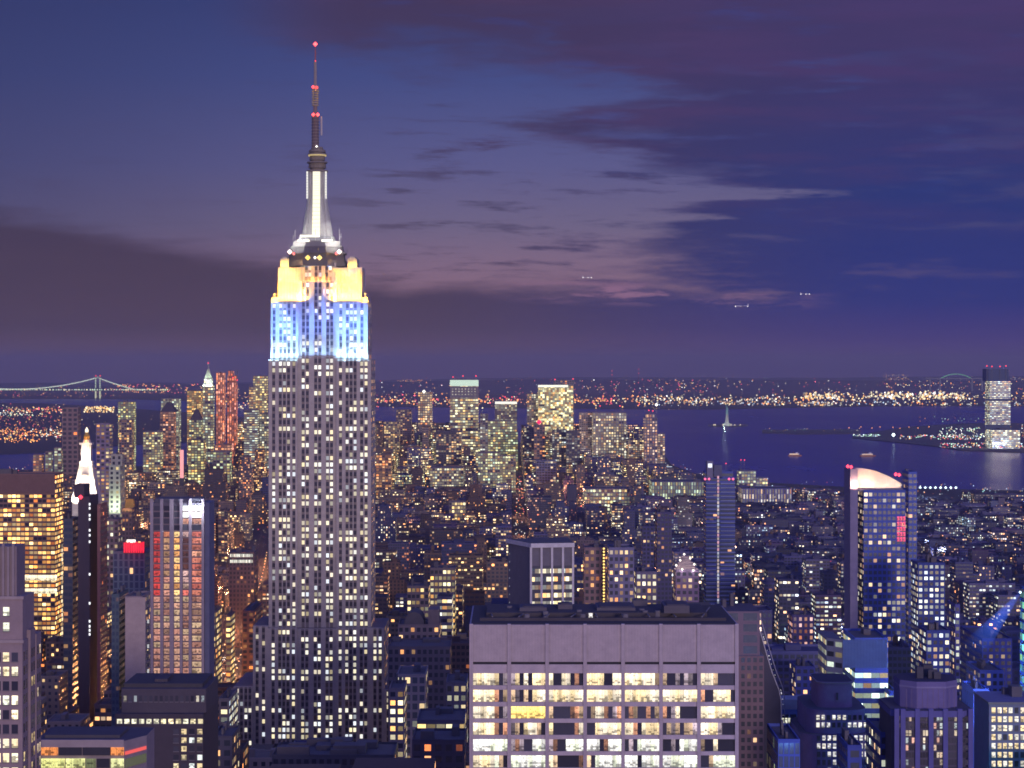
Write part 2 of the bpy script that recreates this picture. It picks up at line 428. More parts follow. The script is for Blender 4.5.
def hill(name, d, pts, thick=2500):
    """a ridge: outline of (column, row) seen at distance d, with its own near and far slopes"""
    mb = MB(); xs = np.linspace(pts[0][0], pts[-1][0], 90)
    ys = np.interp(xs, [p[0] for p in pts], [p[1] for p in pts])
    rr = random.Random(int(d)); prof = []
    for i, x in enumerate(xs):
        y = ys[i] + rr.uniform(-.35, .35)
        prof.append((x, y))
    A, B, Cc = [], [], []
    for x, y in prof:
        wx = X(x, d); g = drop(math.hypot(wx, d))
        A.append((X(x, d - thick), d - thick, drop(math.hypot(X(x, d - thick), d - thick)))); B.append((wx, d, max(Z(y, d), g + 5))); Cc.append((X(x, d + thick * 1.6), d + thick * 1.6, drop(d + thick * 1.6) - 5))
    for i in range(len(xs) - 1):
        mb.face([A[i], A[i + 1], B[i + 1], B[i]], 'hill'); mb.face([B[i], B[i + 1], Cc[i + 1], Cc[i]], 'hill')
    o = struct(name, mb)
    for p_ in o.data.polygons: p_.use_smooth = True
hill('hills', 24000, [(-300, 389), (60, 387.5), (130, 385.5), (230, 384), (380, 382), (450, 380.5), (560, 379.5), (700, 380), (900, 380.5), (1300, 381)])
hill('hills', 34000, [(-300, 383), (200, 383), (420, 379.5), (520, 377.5), (640, 377), (760, 378), (900, 377), (1000, 376), (1300, 377)], 4000)

# ------------------------------------------------------------------ registry for hand-placed buildings
HERO = []        # footprint box, column span, distance, lowest row that must stay visible, anchor phrase
def reg(x0, x1, ytop, D, depth, yvis, anchor, wx=None):
    a, b = wx or (min(X(x0, D), X(x1, D)), max(X(x0, D), X(x1, D)))
    HERO.append(dict(x0=a, x1=b, y0=D, y1=D + depth, p0=x0, p1=x1, ytop=ytop, D=D, yvis=yvis, anchor=anchor))

def rect(x0, x1, y0, y1): return [(x0, y0), (x1, y0), (x1, y1), (x0, y1)]
def roof_clutter(mb, x0, x1, y0, y1, z, col, k=3):
    for _ in range(k):
        w, d_ = (x1 - x0) * rnd.uniform(.08, .3), (y1 - y0) * rnd.uniform(.1, .35)
        a, b = rnd.uniform(x0 + 1, x1 - w - 1), rnd.uniform(y0 + 1, y1 - d_ - 1)
        mb.box(a, a + w, b, b + d_, z, z + rnd.uniform(1.5, 4.5), wallc=col)
def parapet(mb, x0, x1, y0, y1, z, h=1.2, t=.5, col=(.3, .28, .3)):
    mb.box(x0, x1, y0, y0 + t, z, z + h, wallc=col); mb.box(x0, x1, y1 - t, y1, z, z + h, wallc=col)
    mb.box(x0, x0 + t, y0 + t, y1 - t, z, z + h, wallc=col); mb.box(x1 - t, x1, y0 + t, y1 - t, z, z + h, wallc=col)
def clutter_parts(t, parent, x0, x1, y0, y1, z, col, k):
    for _ in range(k): q = MB(); roof_clutter(q, x0, x1, y0, y1, z, col, 1); t.part('bulkhead', q, parent)
def tank_mb(x, y, z, r=1.9, h=3.6):
    mb = MB()
    for sx in (-1, 1):
        for sy in (-1, 1): mb.box(x + sx * r * .6 - .12, x + sx * r * .6 + .12, y + sy * r * .6 - .12, y + sy * r * .6 + .12, z, z + 2.6, wallc=(.1, .08, .07))
    mb.frust(x, y, r, r * .96, z + 2.6, z + 2.6 + h, 10, wallc=(.16, .1, .07)); mb.frust(x, y, r * 1.08, .05, z + 2.6 + h, z + 4.1 + h, 10, wallc=(.12, .09, .08))
    return mb

def tower(name, label, cat, x0, x1, ytop, D, depth, st, yvis=None, anchor=None, tiers=(), roofc=(.12, .11, .13), bulk=2, group=None, tank=False, beacon=None, finish=None):
    """a building: main block plus upper tiers (x0, x1, ytop, front offset, depth)"""
    a, b = X(x0, D), X(x1, D); zg = drop(D) + 1.5; zt = Z(ytop, D); w_ = b - a
    if a > 0: a = min(X(x0, D + depth), b - w_ * .6)          # the flank that shows belongs to the outline
    if b < 0: b = max(X(x1, D + depth), a + w_ * .6)
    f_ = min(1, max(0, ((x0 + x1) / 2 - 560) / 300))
    if f_ > 0: st = dict(st, wall=tuple(c * (1 + (m - 1) * f_) for c, m in zip(st['wall'], (.40, .62, 1.6))), tint=tuple(c * (1 + (m - 1) * f_) for c, m in zip(st['tint'], (.86, .95, 1.08))))  # blue light cast painted into wall and window colours, stronger to the right
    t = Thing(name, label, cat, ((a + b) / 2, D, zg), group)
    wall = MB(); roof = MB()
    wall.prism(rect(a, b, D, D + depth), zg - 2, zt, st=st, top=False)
    roof.face([(a, D, zt), (b, D, zt), (b, D + depth, zt), (a, D + depth, zt)], wallc=roofc)
    parapet(roof, a, b, D, D + depth, zt, .9, .4, tuple(c * .9 for c in st['wall']))
    lo = (a, b, D, depth, zt)
    for (tx0, tx1, ty, off, dp) in tiers:
        ta, tb, tf = X(tx0, D + off), X(tx1, D + off), D + off
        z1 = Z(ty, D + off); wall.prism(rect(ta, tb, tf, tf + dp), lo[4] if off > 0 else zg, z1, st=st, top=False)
        roof.face([(ta, tf, z1), (tb, tf, z1), (tb, tf + dp, z1), (ta, tf + dp, z1)], wallc=roofc)
        parapet(roof, ta, tb, tf, tf + dp, z1, .8, .4, tuple(c * .9 for c in st['wall'])); lo = (ta, tb, tf, dp, z1)
    t.part('wall', wall); ro = t.part('roof', roof)
    if bulk:
        clutter_parts(t, ro, lo[0], lo[1], lo[2], lo[2] + lo[3], lo[4] + .05, roofc, bulk)
    if tank: t.part('water_tank', tank_mb(rnd.uniform(lo[0] + 3, lo[1] - 3), lo[2] + lo[3] * .5, lo[4], D / 700), ro)
    if beacon:
        for (bx, by) in beacon:
            q = MB(); r = D / F * .75; zz = Z(by, D); q.tube((X(bx, D), lo[2] + .5, lo[4]), (X(bx, D), lo[2] + .5, zz), .12 * D / 1000, 4, wallc=(.2, .2, .2)); q.ball((X(bx, D), lo[2] + .5, zz), r, (1, .05, .08, 3.0)); t.part('beacon', q, ro)
    if finish: finish(t, a, b, zg, zt)
    reg(x0, x1, min([ytop] + [q[2] for q in tiers]), D, depth, yvis if yvis else ytop + 30, anchor)
    return t

YEL = (1, .82, .45); WARM = (1, .9, .68); WHT = (1, 1, .95); COOL = (.8, .92, 1); ORG = (1, .55, .25); RED = (1, .22, .16); GRN = (.85, 1, .72)
# ------------------------------------------------------------------ the floodlit skyscraper
WIN_N = [0]
LITC = [(1, .90, .62), (1, .94, .74), (1, .84, .50), (1, .98, .88), (.86, .93, 1), (1, .88, .66)]
DE = 1303.0; PXM = DE / F
EZ = lambda py: Z(py, DE)
EXX = lambda px: X(px, DE)
LS = (.45, .41, .38); SPAN = (.25, .22, .22); DARKM = (.12, .11, .12)
esb = Thing('skyscraper', 'tall stepped limestone skyscraper with yellow and blue floodlit top and lit mast', 'skyscraper', (EXX(320), DE, drop(DE) + 1.5))
eroot = esb.o
def lamp_area(name, loc, size, size_y, energy, color, rot, parent=None):
    l = bpy.data.lights.new(name, 'AREA'); l.shape = 'RECTANGLE'; l.size = size; l.size_y = size_y; l.energy = energy; l.color = color
    o = bpy.data.objects.new(name, l); C.objects.link(o); o.rotation_euler = rot
    if parent: o.parent = parent.o; o.location = tuple(a - b for a, b in zip(loc, parent.org))
    else: o.location = loc
    return o
def lamp_point(name, loc, energy, color, r=1.0, parent=None):
    l = bpy.data.lights.new(name, 'POINT'); l.energy = energy; l.color = color; l.shadow_soft_size = r
    o = bpy.data.objects.new(name, l); C.objects.link(o)
    if parent: o.parent = parent.o; o.location = tuple(a - b for a, b in zip(loc, parent.org))
    else: o.location = loc
    return o
# column layout of the north front, in image columns at the front's distance: groups of windows between piers
GROUPS = [[273.6], [280.2, 284.3, 288.4], [293.8], [302.8, 307.0], [315.4, 319.4], [327.2, 331.2], [340.4], [347.0, 351.0, 355.0], [361.6, 366.0]]
FLH = 6.5 * PXM
panes = []          # (x0, x1, z0, z1, y) for every window of the front
def ribbed_front(mb, cols, x0, x1, z0, z1, y, wall=LS, rec=.9):
    """piers stand proud of recessed window strips with dark spandrels"""
    w = 3.0 * PXM / 2
    edges = []
    for c in cols: edges.append((EXX(c) - w, EXX(c) + w))
    p = x0
    for a, b in edges + [(x1, x1)]:
        if a - p > .25:
            mb.box(p, a, y, y + rec, z0, z1, wallc=wall)
        p = b
    mb.box(x0, x1, y + rec, y + rec + .5, z0, z1, wallc=SPAN)
def esb_panes(cols, z0, z1, y, rec=.9):
    n = int((z1 - z0) // FLH)
    for r in range(n):
        zt = z1 - 1.0 - r * FLH
        if zt - 2.4 < z0: break
        for c in cols: panes.append((EXX(c) - 2.75 * PXM / 2, EXX(c) + 2.75 * PXM / 2, zt - 2.3, zt, y + rec - .06))
flat = [c for g in GROUPS for c in g]
side_st = style(wall=LS, cw=4.0, fh=3.7, lit=.35, hw=.22, hh=.28, vert=.3, tint=(1, .7, .5), st=.9)
# body parts
body = MB()
def esb_block(px0, px1, zt, zb, yf, dep, cols):
    a, b = EXX(px0), EXX(px1)
    ribbed_front(body, cols, a, b, zb, zt, yf)
    body.prism([(a, yf + 1.4), (b, yf + 1.4), (b, yf + dep), (a, yf + dep)], zb, zt + .4, st=side_st, topc=(.2, .18, .2), seed=44)
    esb_panes(cols, zb, zt, yf)
zg = drop(DE)
# shaft with three bays, the middle one set back a little
yF = DE
colsL = [c for c in flat if c < 297]; colsM = [c for c in flat if 297 < c < 336]; colsR = [c for c in flat if c > 336]
esb_block(268.6, 297.6, EZ(360), EZ(628), yF, 41, colsL)
esb_block(297.6, 336.2, EZ(357), EZ(628), yF + 1.6, 39, colsM)
esb_block(336.2, 371.0, EZ(360), EZ(628), yF, 41, colsR)
# lower, wider tiers
low = [257.6, 262.2] + flat + [375.6, 380.2]
esb_block(253.5, 268.6, EZ(626), zg, yF - 3.0, 50, [257.6, 264.0]); esb_block(371.0, 384.5, EZ(628), zg, yF - 3.0, 50, [375.2, 380.4])
esb_block(268.6, 297.6, EZ(628), zg, yF - 3.0, 50, colsL); esb_block(297.6, 336.2, EZ(629), zg, yF - 1.6, 48, colsM); esb_block(336.2, 371.0, EZ(628), zg, yF - 3.0, 50, colsR)
esb_block(234.5, 253.5, EZ(686), zg, yF - 5.0, 60, [238, 242.4, 246.8, 250.8]); esb_block(384.5, 406.5, EZ(689), zg, yF - 5.0, 60, [388.6, 393, 397.4, 401.8])
# crown tiers: blue section
esb_block(270.2, 297.6, EZ(302), EZ(360), yF + 2.2, 36, colsL[1:] if 0 else colsL)
esb_block(297.6, 336.2, EZ(281), EZ(357), yF + 3.4, 34, colsM)
esb_block(336.2, 367.6, EZ(302), EZ(360), yF + 2.2, 36, [c for c in colsR if c < 364])
npan_low = len(panes)
# yellow blocks, with fluted fins
for a, b in ((277.2, 304.0), (331.0, 361.5)):
    xa, xb = EXX(a), EXX(b); n = 9
    for k in range(n):
        q = xa + (xb - xa) * k / n; body.box(q, q + (xb - xa) / n * .62, yF + 4.4, yF + 5.2, EZ(302), EZ(267.5), wallc=LS)
    body.box(xa, xb, yF + 5.2, yF + 33, EZ(302), EZ(267), wallc=LS)
for a, b in ((270.6, 277.0), (361.8, 367.4)):      # shoulders
    body.box(EXX(a), EXX(b), yF + 4, yF + 30, EZ(302), EZ(297), wallc=LS); body.box(EXX(a) + 1, EXX(b) - 1, yF + 5, yF + 28, EZ(297), EZ(293), wallc=LS)
for a, b in ((279.2, 287.4), (346.8, 356.2), (299, 303), (331, 335)):
    body.box(EXX(a), EXX(b), yF + 7, yF + 28, EZ(267), EZ(258 if b - a > 5 else 262), wallc=LS); body.box(EXX(a) + 1.2, EXX(b) - 1.2, yF + 8, yF + 27, EZ(258.01 if b - a > 5 else 262.01), EZ(256 if b - a > 5 else 260), wallc=LS)
ribbed_front(body, [305.5, 309, 315.4, 319.4, 326, 329.5], EXX(304.0), EXX(331.0), EZ(281), EZ(264), yF + 4.4)
body.box(EXX(304.0), EXX(331.0), yF + 5.9, yF + 30, EZ(281), EZ(263.5), wallc=LS)
esb_panes([305.5, 309, 315.4, 319.4, 326, 329.5], EZ(281), EZ(264), yF + 4.4)
esb.part('wall', body)
# observation decks: dark stepped drum
EZ0, EX0 = EZ, EXX; EZ = lambda py: Z(py, DE + 18); EXX = lambda px: X(px, DE + 18)
dk = MB(); cxm, cym = EXX(317.0), yF + 20
for r0, r1, a, b in ((17.6, 17.2, 267, 261), (16.6, 16.2, 261, 254.5), (17.4, 17.2, 254.5, 253), (16.2, 15.0, 253, 247.5), (15.4, 15.2, 247.5, 246.3), (14.3, 13.6, 246.3, 241.5)):
    dk.frust(cxm, cym, r0 * 1.05, r1 * 1.05, EZ(a), EZ(b), 8, rot=R(22.5), wallc=(.13, .12, .13) if r0 > 16 else (.2, .19, .2))
dk.frust(cxm, cym, 11.8, 10.6, EZ(241.5), EZ(236.5), 8, rot=R(22.5), wallc=(.3, .3, .3))
for k in range(26):
    a = 2 * math.pi * k / 26; r = 17.5
    dk.tube((cxm + r * math.cos(a), cym + r * math.sin(a), EZ(253)), (cxm + r * math.cos(a), cym + r * math.sin(a), EZ(253) + rnd.uniform(2, 5)), .1, 3, wallc=(.25, .25, .26))
for k in range(16):
    a = 2 * math.pi * k / 16; r = 14.6 if k % 2 else 12.8
    dk.tube((cxm + r * math.cos(a), cym + r * math.sin(a), EZ(245)), (cxm + r * math.cos(a), cym + r * math.sin(a), EZ(245) + rnd.uniform(4, 10)), .16, 3, wallc=(.5, .5, .52))
deck = esb.part('observation_deck', dk)
for (a, b, yy, zz) in ((302.5, 321.5, 238.2, 236.3), (299.0, 304.0, 242.8, 241.0), (305.2, 311.4, 242.8, 241.0), (323.4, 334.0, 242.8, 240.6)):
    q = MB(); q.box(EXX(a), EXX(b), cym - 14.9 * 1.0, cym - 14.5, EZ(yy), EZ(zz), mat='glow', glow=(1, .96, .8, 1.7)); esb.part('lit_window_band', q, deck)
for px_ in (292.5, 341.5):
    q = MB(); q.ball((EXX(px_), cym - 18.6, EZ(253.2)), 1.5, (1, .82, .8, 2.2)); esb.part('floodlight', q, deck)
for px_ in (296.5, 338.5):
    q = MB(); q.ball((EXX(px_), cym - 18.6, EZ(255)), 1.0, (1, .05, .1, 1.5)); esb.part('beacon', q, deck)
for px_, r_ in ((310.4, 1.6), (317.5, .9), (322.0, 1.6)):
    q = MB(); q.ball((EXX(px_), cym - 19, EZ(259)), r_, (1, .72, .12, 1.6) if r_ > 1 else (1, 1, .95, 2)); esb.part('floodlight', q, deck)
# mast
ms = MB()
SIL = (.42, .42, .40)
ms.frust(cxm, cym, 9.2, 5.6, EZ(236.5), EZ(196), 12, wallc=SIL); ms.frust(cxm, cym, 5.6, 5.2, EZ(196), EZ(170), 12, wallc=SIL)
for k in range(4):                                # buttress wings
    a = R(45 + 90 * k); ca, sa = math.cos(a), math.sin(a)
    for (r0, z0, r1, z1) in ((9.6, EZ(236.5), 6.6, EZ(198)), (6.6, EZ(198), 5.9, EZ(172))):
        px, py = -sa * .5, ca * .5
        P = [(cxm + ca * 4, cym + sa * 4), (cxm + ca * r0, cym + sa * r0)]
        A = [(P[0][0] + px, P[0][1] + py, z0), (P[1][0] + px, P[1][1] + py, z0), (cxm + ca * r1 + px, cym + sa * r1 + py, z1), (P[0][0] + px, P[0][1] + py, z1)]
        B = [(x - 2 * px, y - 2 * py, z) for x, y, z in A]
        ms.face(A, wallc=SIL); ms.face(list(reversed(B)), wallc=SIL); ms.face([A[1], B[1], B[2], A[2]], wallc=SIL)
for z0, r, h in ((172, 6.4, 1.2), (168, 5.2, 3.2), (163, 6.2, .9), (160, 4.6, 3.4), (154.5, 5.6, .9), (152, 5.0, 1.4), (149, 3.4, 1.2)):
    ms.frust(cxm, cym, r, r * .93, EZ(z0), EZ(z0) + h, 14, wallc=(.22, .19, .15))
ms.frust(cxm, cym, 4.2, 3.4, EZ(170), EZ(148), 12, wallc=(.2, .17, .14))
mast = esb.part('mast', ms)
def strip(px0, px1, ya, yb, y, g, top=None):
    q = MB(); a, b = EXX(px0), EXX(px1); a2, b2 = (a, b) if not top else (EXX(top[0]), EXX(top[1]))
    y0_, y1_ = y
    n = 10
    for k in range(n):
        t0, t1 = k / n, (k + .93) / n
        f = lambda p, r_, t: p + (r_ - p) * t
        z0, z1 = EZ(ya) + (EZ(yb) - EZ(ya)) * t0, EZ(ya) + (EZ(yb) - EZ(ya)) * t1
        q.face([(f(a, a2, t0), f(y0_, y1_, t0), z0), (f(b, b2, t0), f(y0_, y1_, t0), z0), (f(b, b2, t1), f(y0_, y1_, t1), z1), (f(a, a2, t1), f(y0_, y1_, t1), z1)], 'glow', glow=g)
    esb.part('lit_window_strip', q, mast)
strip(313.2, 321.0, 235.5, 196, (cym - 9.5, cym - 6.0), (1, .93, .70, 1.25), (313.4, 320.6)); strip(313.4, 320.6, 196, 171, (cym - 6.0, cym - 5.6), (1, .93, .70, 1.25))
for c in (307.6, 326.2): strip(c - .9, c + .9, 199, 171.5, (cym - 4.4, cym - 4.2), (.96, .95, .85, .95))
q = MB(); q.frust(cxm, cym, 5.3, 5.2, EZ(156), EZ(154.3), 14, mat='glow', cap=False, glow=(1, .75, .3, .55)); esb.part('lit_window_band', q, mast)
# antenna
an = MB(); ax, ay = EXX(315.0), cym
AC = (.22, .17, .16)
an.frust(ax, ay, 2.0, 1.9, EZ(149), EZ(113), 8, wallc=(.16, .12, .13)); an.frust(ax, ay, 1.2, 1.1, EZ(113), EZ(105), 8, wallc=AC)
an.frust(ax, ay, .9, .8, EZ(86), EZ(61), 6, wallc=(.3, .26, .24)); an.frust(ax, ay, .4, .25, EZ(61), EZ(46), 5, wallc=(.35, .1, .1))
for k in range(4):
    a = R(45 + 90 * k); an.tube((ax + 1.7 * math.cos(a), ay + 1.7 * math.sin(a), EZ(105)), (ax + 1.4 * math.cos(a), ay + 1.4 * math.sin(a), EZ(86)), .28, 4, wallc=(.4, .33, .2))
for k in range(9):
    z = EZ(105) + (EZ(86) - EZ(105)) * k / 8; an.frust(ax, ay, 2.1, 2.1, z - .25, z + .25, 8, wallc=(.45, .36, .2))
for k in range(12):
    z = EZ(148) + (EZ(114) - EZ(148)) * k / 11; an.frust(ax, ay, 2.5, 2.5, z - .15, z + .15, 8, wallc=(.3, .24, .22))
an.tube((ax + 3.6, ay, EZ(135)), (ax + 3.6, ay, EZ(116)), .55, 6, wallc=(.5, .45, .42)); an.tube((ax + 2, ay, EZ(130)), (ax + 3.6, ay, EZ(130)), .2, 4, wallc=AC); an.tube((ax + 2, ay, EZ(120)), (ax + 3.6, ay, EZ(120)), .2, 4, wallc=AC)
ant = esb.part('antenna', an)
for (px_, py_, r_, s_) in ((314.0, 43.6, 1.35, 6), (313.2, 87, 1.0, 4), (316.6, 87.6, 1.0, 3), (313.4, 114.6, 1.1, 5), (317.8, 114.6, 1.1, 5), (315.4, 61, .5, 2)):
    q = MB(); q.ball((EXX(px_) if py_ > 50 else ax, ay - 2.2 if py_ > 50 else ay, EZ(py_)), r_, (1, .06, .06, s_)); esb.part('beacon', q, ant)
q = MB(); q.ball((ax + 1, ay - 2.6, EZ(147)), .9, (1, .95, .85, 3)); esb.part('floodlight', q, ant)
EZ, EXX = EZ0, EX0
# windows: the 100 that show largest as parts, the rest as one
rw = random.Random(11)
floors = {}
def esb_lit(p):
    k = round(p[2] / FLH); z = p[3]
    if k not in floors: floors[k] = rw.choice([.35, .5, .65, .78, .9, .45, .18])
    xk = (k, int((p[0] + 400) // 9)); 
    if xk not in floors: floors[xk] = rw.uniform(.35, 1.45)
    base = floors[k] * floors[xk]
    if z > EZ(357): base *= .75
    if z < EZ(620): base *= 1.05
    return rw.random() < base
lits, darks = [], []
for p in panes: (lits if esb_lit(p) else darks).append(p)
def pane_face(mb, p, lit):
    a, b, z0, z1, y = p
    if lit:
        g = rw.choice(LITC); s_ = rw.choice([.4, .65, .85, 1.0, 1.15, 1.3])
        mb.prism([(a, y - .05), (b, y - .05), (b, y + .1), (a, y + .1)], z0, z1, mat='glow', glow=(*g, s_))
    else: mb.face([(a, y, z0), (b, y, z0), (b, y, z1), (a, y, z1)], 'glass')
big = [p for p in sorted(lits, key=lambda p: p[2]) if EZ(752) < p[2] < EZ(600) and p[0] > EXX(250)][:100]
bs = set(big)
for p in big:
    q = MB(); pane_face(q, p, True); esb.part('window', q)
q = MB()
for p in lits:
    if p not in bs: pane_face(q, p, True)
for p in darks: pane_face(q, p, False)
esb.part('window', q, kind='stuff')
# floodlights on the setbacks: blue-white at the 72nd floor ledge, yellow under the top block
def flood(name, loc, w, e, col, tilt, spread):
    o = lamp_area(name, loc, w, .7, e, col, (R(180 - tilt), 0, 0), esb); o.data.spread = R(spread)
for a, b in ((269, 297), (338, 368)):
    flood('blue_floodlight', ((EXX(a) + EXX(b)) / 2, yF - 1.2, EZ(361)), EXX(b) - EXX(a), 20000, (.08, .26, 1.0), 6, 24)
    flood('blue_floodlight', ((EXX(a) + EXX(b)) / 2, yF - 1.0, EZ(361)), EXX(b) - EXX(a), 13000, (.34, .66, .9), 14, 120)
flood('blue_floodlight', (EXX(317), yF - .6, EZ(359)), EXX(336) - EXX(298), 10000, (.05, .2, 1.0), 6, 30)
flood('blue_floodlight', (EXX(317), yF + .2, EZ(358)), EXX(336) - EXX(298), 3500, (.25, .5, 1.0), 14, 120)
for a, b in ((277, 304), (331, 361.5)):
    flood('yellow_floodlight', ((EXX(a) + EXX(b)) / 2, yF + 1.6, EZ(301.7)), EXX(b) - EXX(a), 34000, (1, .50, .035), 20, 120)
    flood('yellow_floodlight', ((EXX(a) + EXX(b)) / 2, yF + 1.2, EZ(301.7)), EXX(b) - EXX(a), 9000, (1, .42, .015), 9, 40)
for a, b in ((270.5, 277), (361.6, 368)):
    lamp_area('yellow_floodlight', ((EXX(a) + EXX(b)) / 2, yF + 2.6, EZ(301.7)), EXX(b) - EXX(a), .5, 2600, (1, .5, .04), (R(180 - 22), 0, 0), esb)
lamp_area('yellow_floodlight', (EXX(317.5), yF + 3.0, EZ(281)), 14, .5, 2600, (1, .42, .05), (R(180 - 22), 0, 0), esb)
for c, e in ((283.3, 1200), (351.5, 1200)): lamp_area('yellow_floodlight', (EXX(c), yF + 5.4, EZ(266.4)), 6, .5, e, (1, .62, .08), (R(180 - 22), 0, 0), esb)
for sx in (-1, 1):
    lamp_point('mast_floodlight', (cxm + sx * 13, cym - 13, EZ(238)), 9000, (1, .96, .82), .8, esb)
HERO.append(dict(x0=EXX(230), x1=EXX(410), y0=yF - 10, y1=yF + 70, p0=252, p1=386, ytop=60, D=yF - 5, yvis=756, anchor='the floodlit skyscraper'))
HERO.append(dict(x0=EXX(230), x1=EXX(253), y0=yF - 10, y1=yF + 70, p0=234, p1=253, ytop=686, D=yF - 5, yvis=735, anchor=None))
HERO.append(dict(x0=EXX(384), x1=EXX(408), y0=yF - 10, y1=yF + 70, p0=384, p1=406, ytop=689, D=yF - 5, yvis=745, anchor=None))

# ------------------------------------------------------------------ window parts for the nearest buildings
def glow_room(g, s_): return dict(mat='room', glow=(*g, s_))
def win_grid(t, cols, rows, y, w, h, p_lit=.6, colors=LITC, st=(.7, 1.2), recess=.18, frame=(.2, .18, .2), lit_fn=None, cap=100):
    """separate window parts on a north front: cols = x centres, rows = z tops"""
    n = 0; rest = MB()
    for r_, zt in enumerate(rows):
        for c_, xc in enumerate(cols):
            lit = (lit_fn(r_, c_) if lit_fn else rnd.random() < p_lit); a, b, z0, z1 = xc - w / 2, xc + w / 2, zt - h, zt
            mb = MB() if n < cap else rest
            if lit: mb.box(a, b, y - .04, y + .1, z0, z1, mat='room', glow=(*rnd.choice(colors), 1.5 * rnd.uniform(*st)))
            else: mb.box(a, b, y - .04, y + .1, z0, z1, mat='glass')
            mb.box(a - .12, b + .12, y - .14, y - .045, z0 - .22, z0, wallc=frame)
            if n < cap: t.part('window', mb)
            n += 1
    if n > cap: t.part('window', rest, kind='stuff')
def side_windows(t, x, ys, rows, w, h, p_lit=.4, colors=LITC, sgn=1):
    for zt in rows:
        for yc in ys:
            lit = rnd.random() < p_lit; mb = MB()
            kw = glow_room(rnd.choice(colors), rnd.uniform(.5, 1.0)) if lit else dict(mat='glass')
            mb.box(min(x, x + sgn * .06), max(x, x + sgn * .06), yc - w / 2, yc + w / 2, zt - h, zt, **kw); t.part('window', mb)

# ------------------------------------------------------------------ white stone office slab, front centre
D = 700.0; K = D / F
t = Thing('office_building', 'pale stone office slab with seven wide bays of ribbon windows under a blank top', 'office building', (X(607, D), D, drop(D) + 1.5))
a, b = X(469.5, D), X(738.6, D); y0 = D; y1 = D + 55; zt = Z(625, D); zg = drop(D)
TRV = (.54, .46, .50)
wl = MB(); pier_w = 3.4 * K; bay = (b - a - pier_w) / 7
rows = [673.4, 690.0, 706.6, 723.0, 739.4, 755.6, 772.0]; wh = 12.2
# spandrels and blank top between piers
for i in range(7):
    p = a + pier_w / 2 + i * bay + pier_w / 2 - .3; q = p + bay - pier_w + .6
    wl.box(p, q, y0 + .35, y0 + 1.2, Z(662.0, D), zt, wallc=TRV)
    last = 664.6
    for ry in rows:
        wl.box(p, q, y0 + .35, y0 + 1.2, Z(ry, D), Z(last, D), wallc=TRV); last = ry + wh
    wl.box(p, q, y0 + .35, y0 + 1.2, 0, Z(last, D), wallc=TRV)
    # fine vertical joints on the blank top
    for k in range(1, 24):
        x = p + (q - p) * k / 24; wl.box(x - .05, x + .05, y0 + .28, y0 + .349, Z(662.0, D), zt, wallc=(.40, .345, .36))
for i in range(8):
    c = a + pier_w / 2 + i * bay; wl.box(c - pier_w / 2, c + pier_w / 2, y0 - .05, y0 + 1.2, 0, zt + .3, wallc=TRV)
    wl.box(c - .07, c + .07, y0 - .1, y0 - .051, 0, zt, wallc=(.36, .31, .34))
    for s_ in (-1, 1): wl.box(c + s_ * pier_w / 2 - .06, c + s_ * pier_w / 2 + .06, y0 - .12, y0 - .07, 0, zt, wallc=(.40, .35, .38))
wl.box(a, b, y0 + 1.5, y1, zg, zt - .2, wallc=(.10, .10, .12))
wl.box(a, a + 1, y0 + 1.2, y1, zg, zt, wallc=TRV); wl.box(b - 1, b, y0 + 1.2, y1, zg, zt, wallc=TRV); wl.box(a, b, y1, y1 + .8, zg, zt, wallc=TRV)
wl_o = t.part('wall', wl)
rf = MB(); rf.box(a + .5, b - .5, y0 + 1.3, y1 - .05, zt - .18, zt + .25, wallc=(.055, .05, .06))
rf.box(a + 3, b - 3, y0 + 9, y0 + 9.6, zt + .25, zt + 1.2, wallc=(.07, .06, .08)); rf.box(a + 5, b - 8, y0 + 20, y0 + 46, zt + .25, zt + 1.6, wallc=(.07, .062, .075))
ro = t.part('roof', rf)
for k in range(9):
    q = MB(); xa = a + 7 + k * 8.2; q.tube((xa, y0 + 12, zt + 1.2), (xa + rnd.uniform(-2, 6), y0 + 40, zt + 1.2), .22, 5, wallc=(.2, .19, .22)); t.part('pipe', q, ro)
for (px0, px1, off, dp, h) in ((520, 548, 24, 10, 1.2), (560, 575, 30, 8, 1.5), (600, 640, 26, 16, .9), (668, 694, 18, 14, 2.4), (640, 655, 40, 6, 1.8)):
    q = MB(); xa, xb = X(px0, D), X(px1, D); q.box(xa, xb, y0 + off, y0 + off + dp, zt + 1.6, zt + 1.6 + h, wallc=(.12, .11, .14)); q.box(xa + 1, xb - 1, y0 + off + 1, y0 + off + dp - 1, zt + 1.6 + h, zt + 1.9 + h, wallc=(.09, .08, .1)); t.part('bulkhead', q, ro)
for k in range(12):
    q = MB(); x = rnd.uniform(a + 6, b - 8); yy = y0 + rnd.uniform(10, 40)
    q.frust(x, yy, .9, .9, zt + .2, zt + 2.2, 8, wallc=(.18, .17, .2)); t.part('vent', q, ro)
q = MB(); q.box(X(590, D), X(594, D), y0 + 12, y0 + 12.4, zt + .3, zt + 2.3, mat='room', glow=(.9, .95, 1, 1.3)); t.part('door', q, ro)
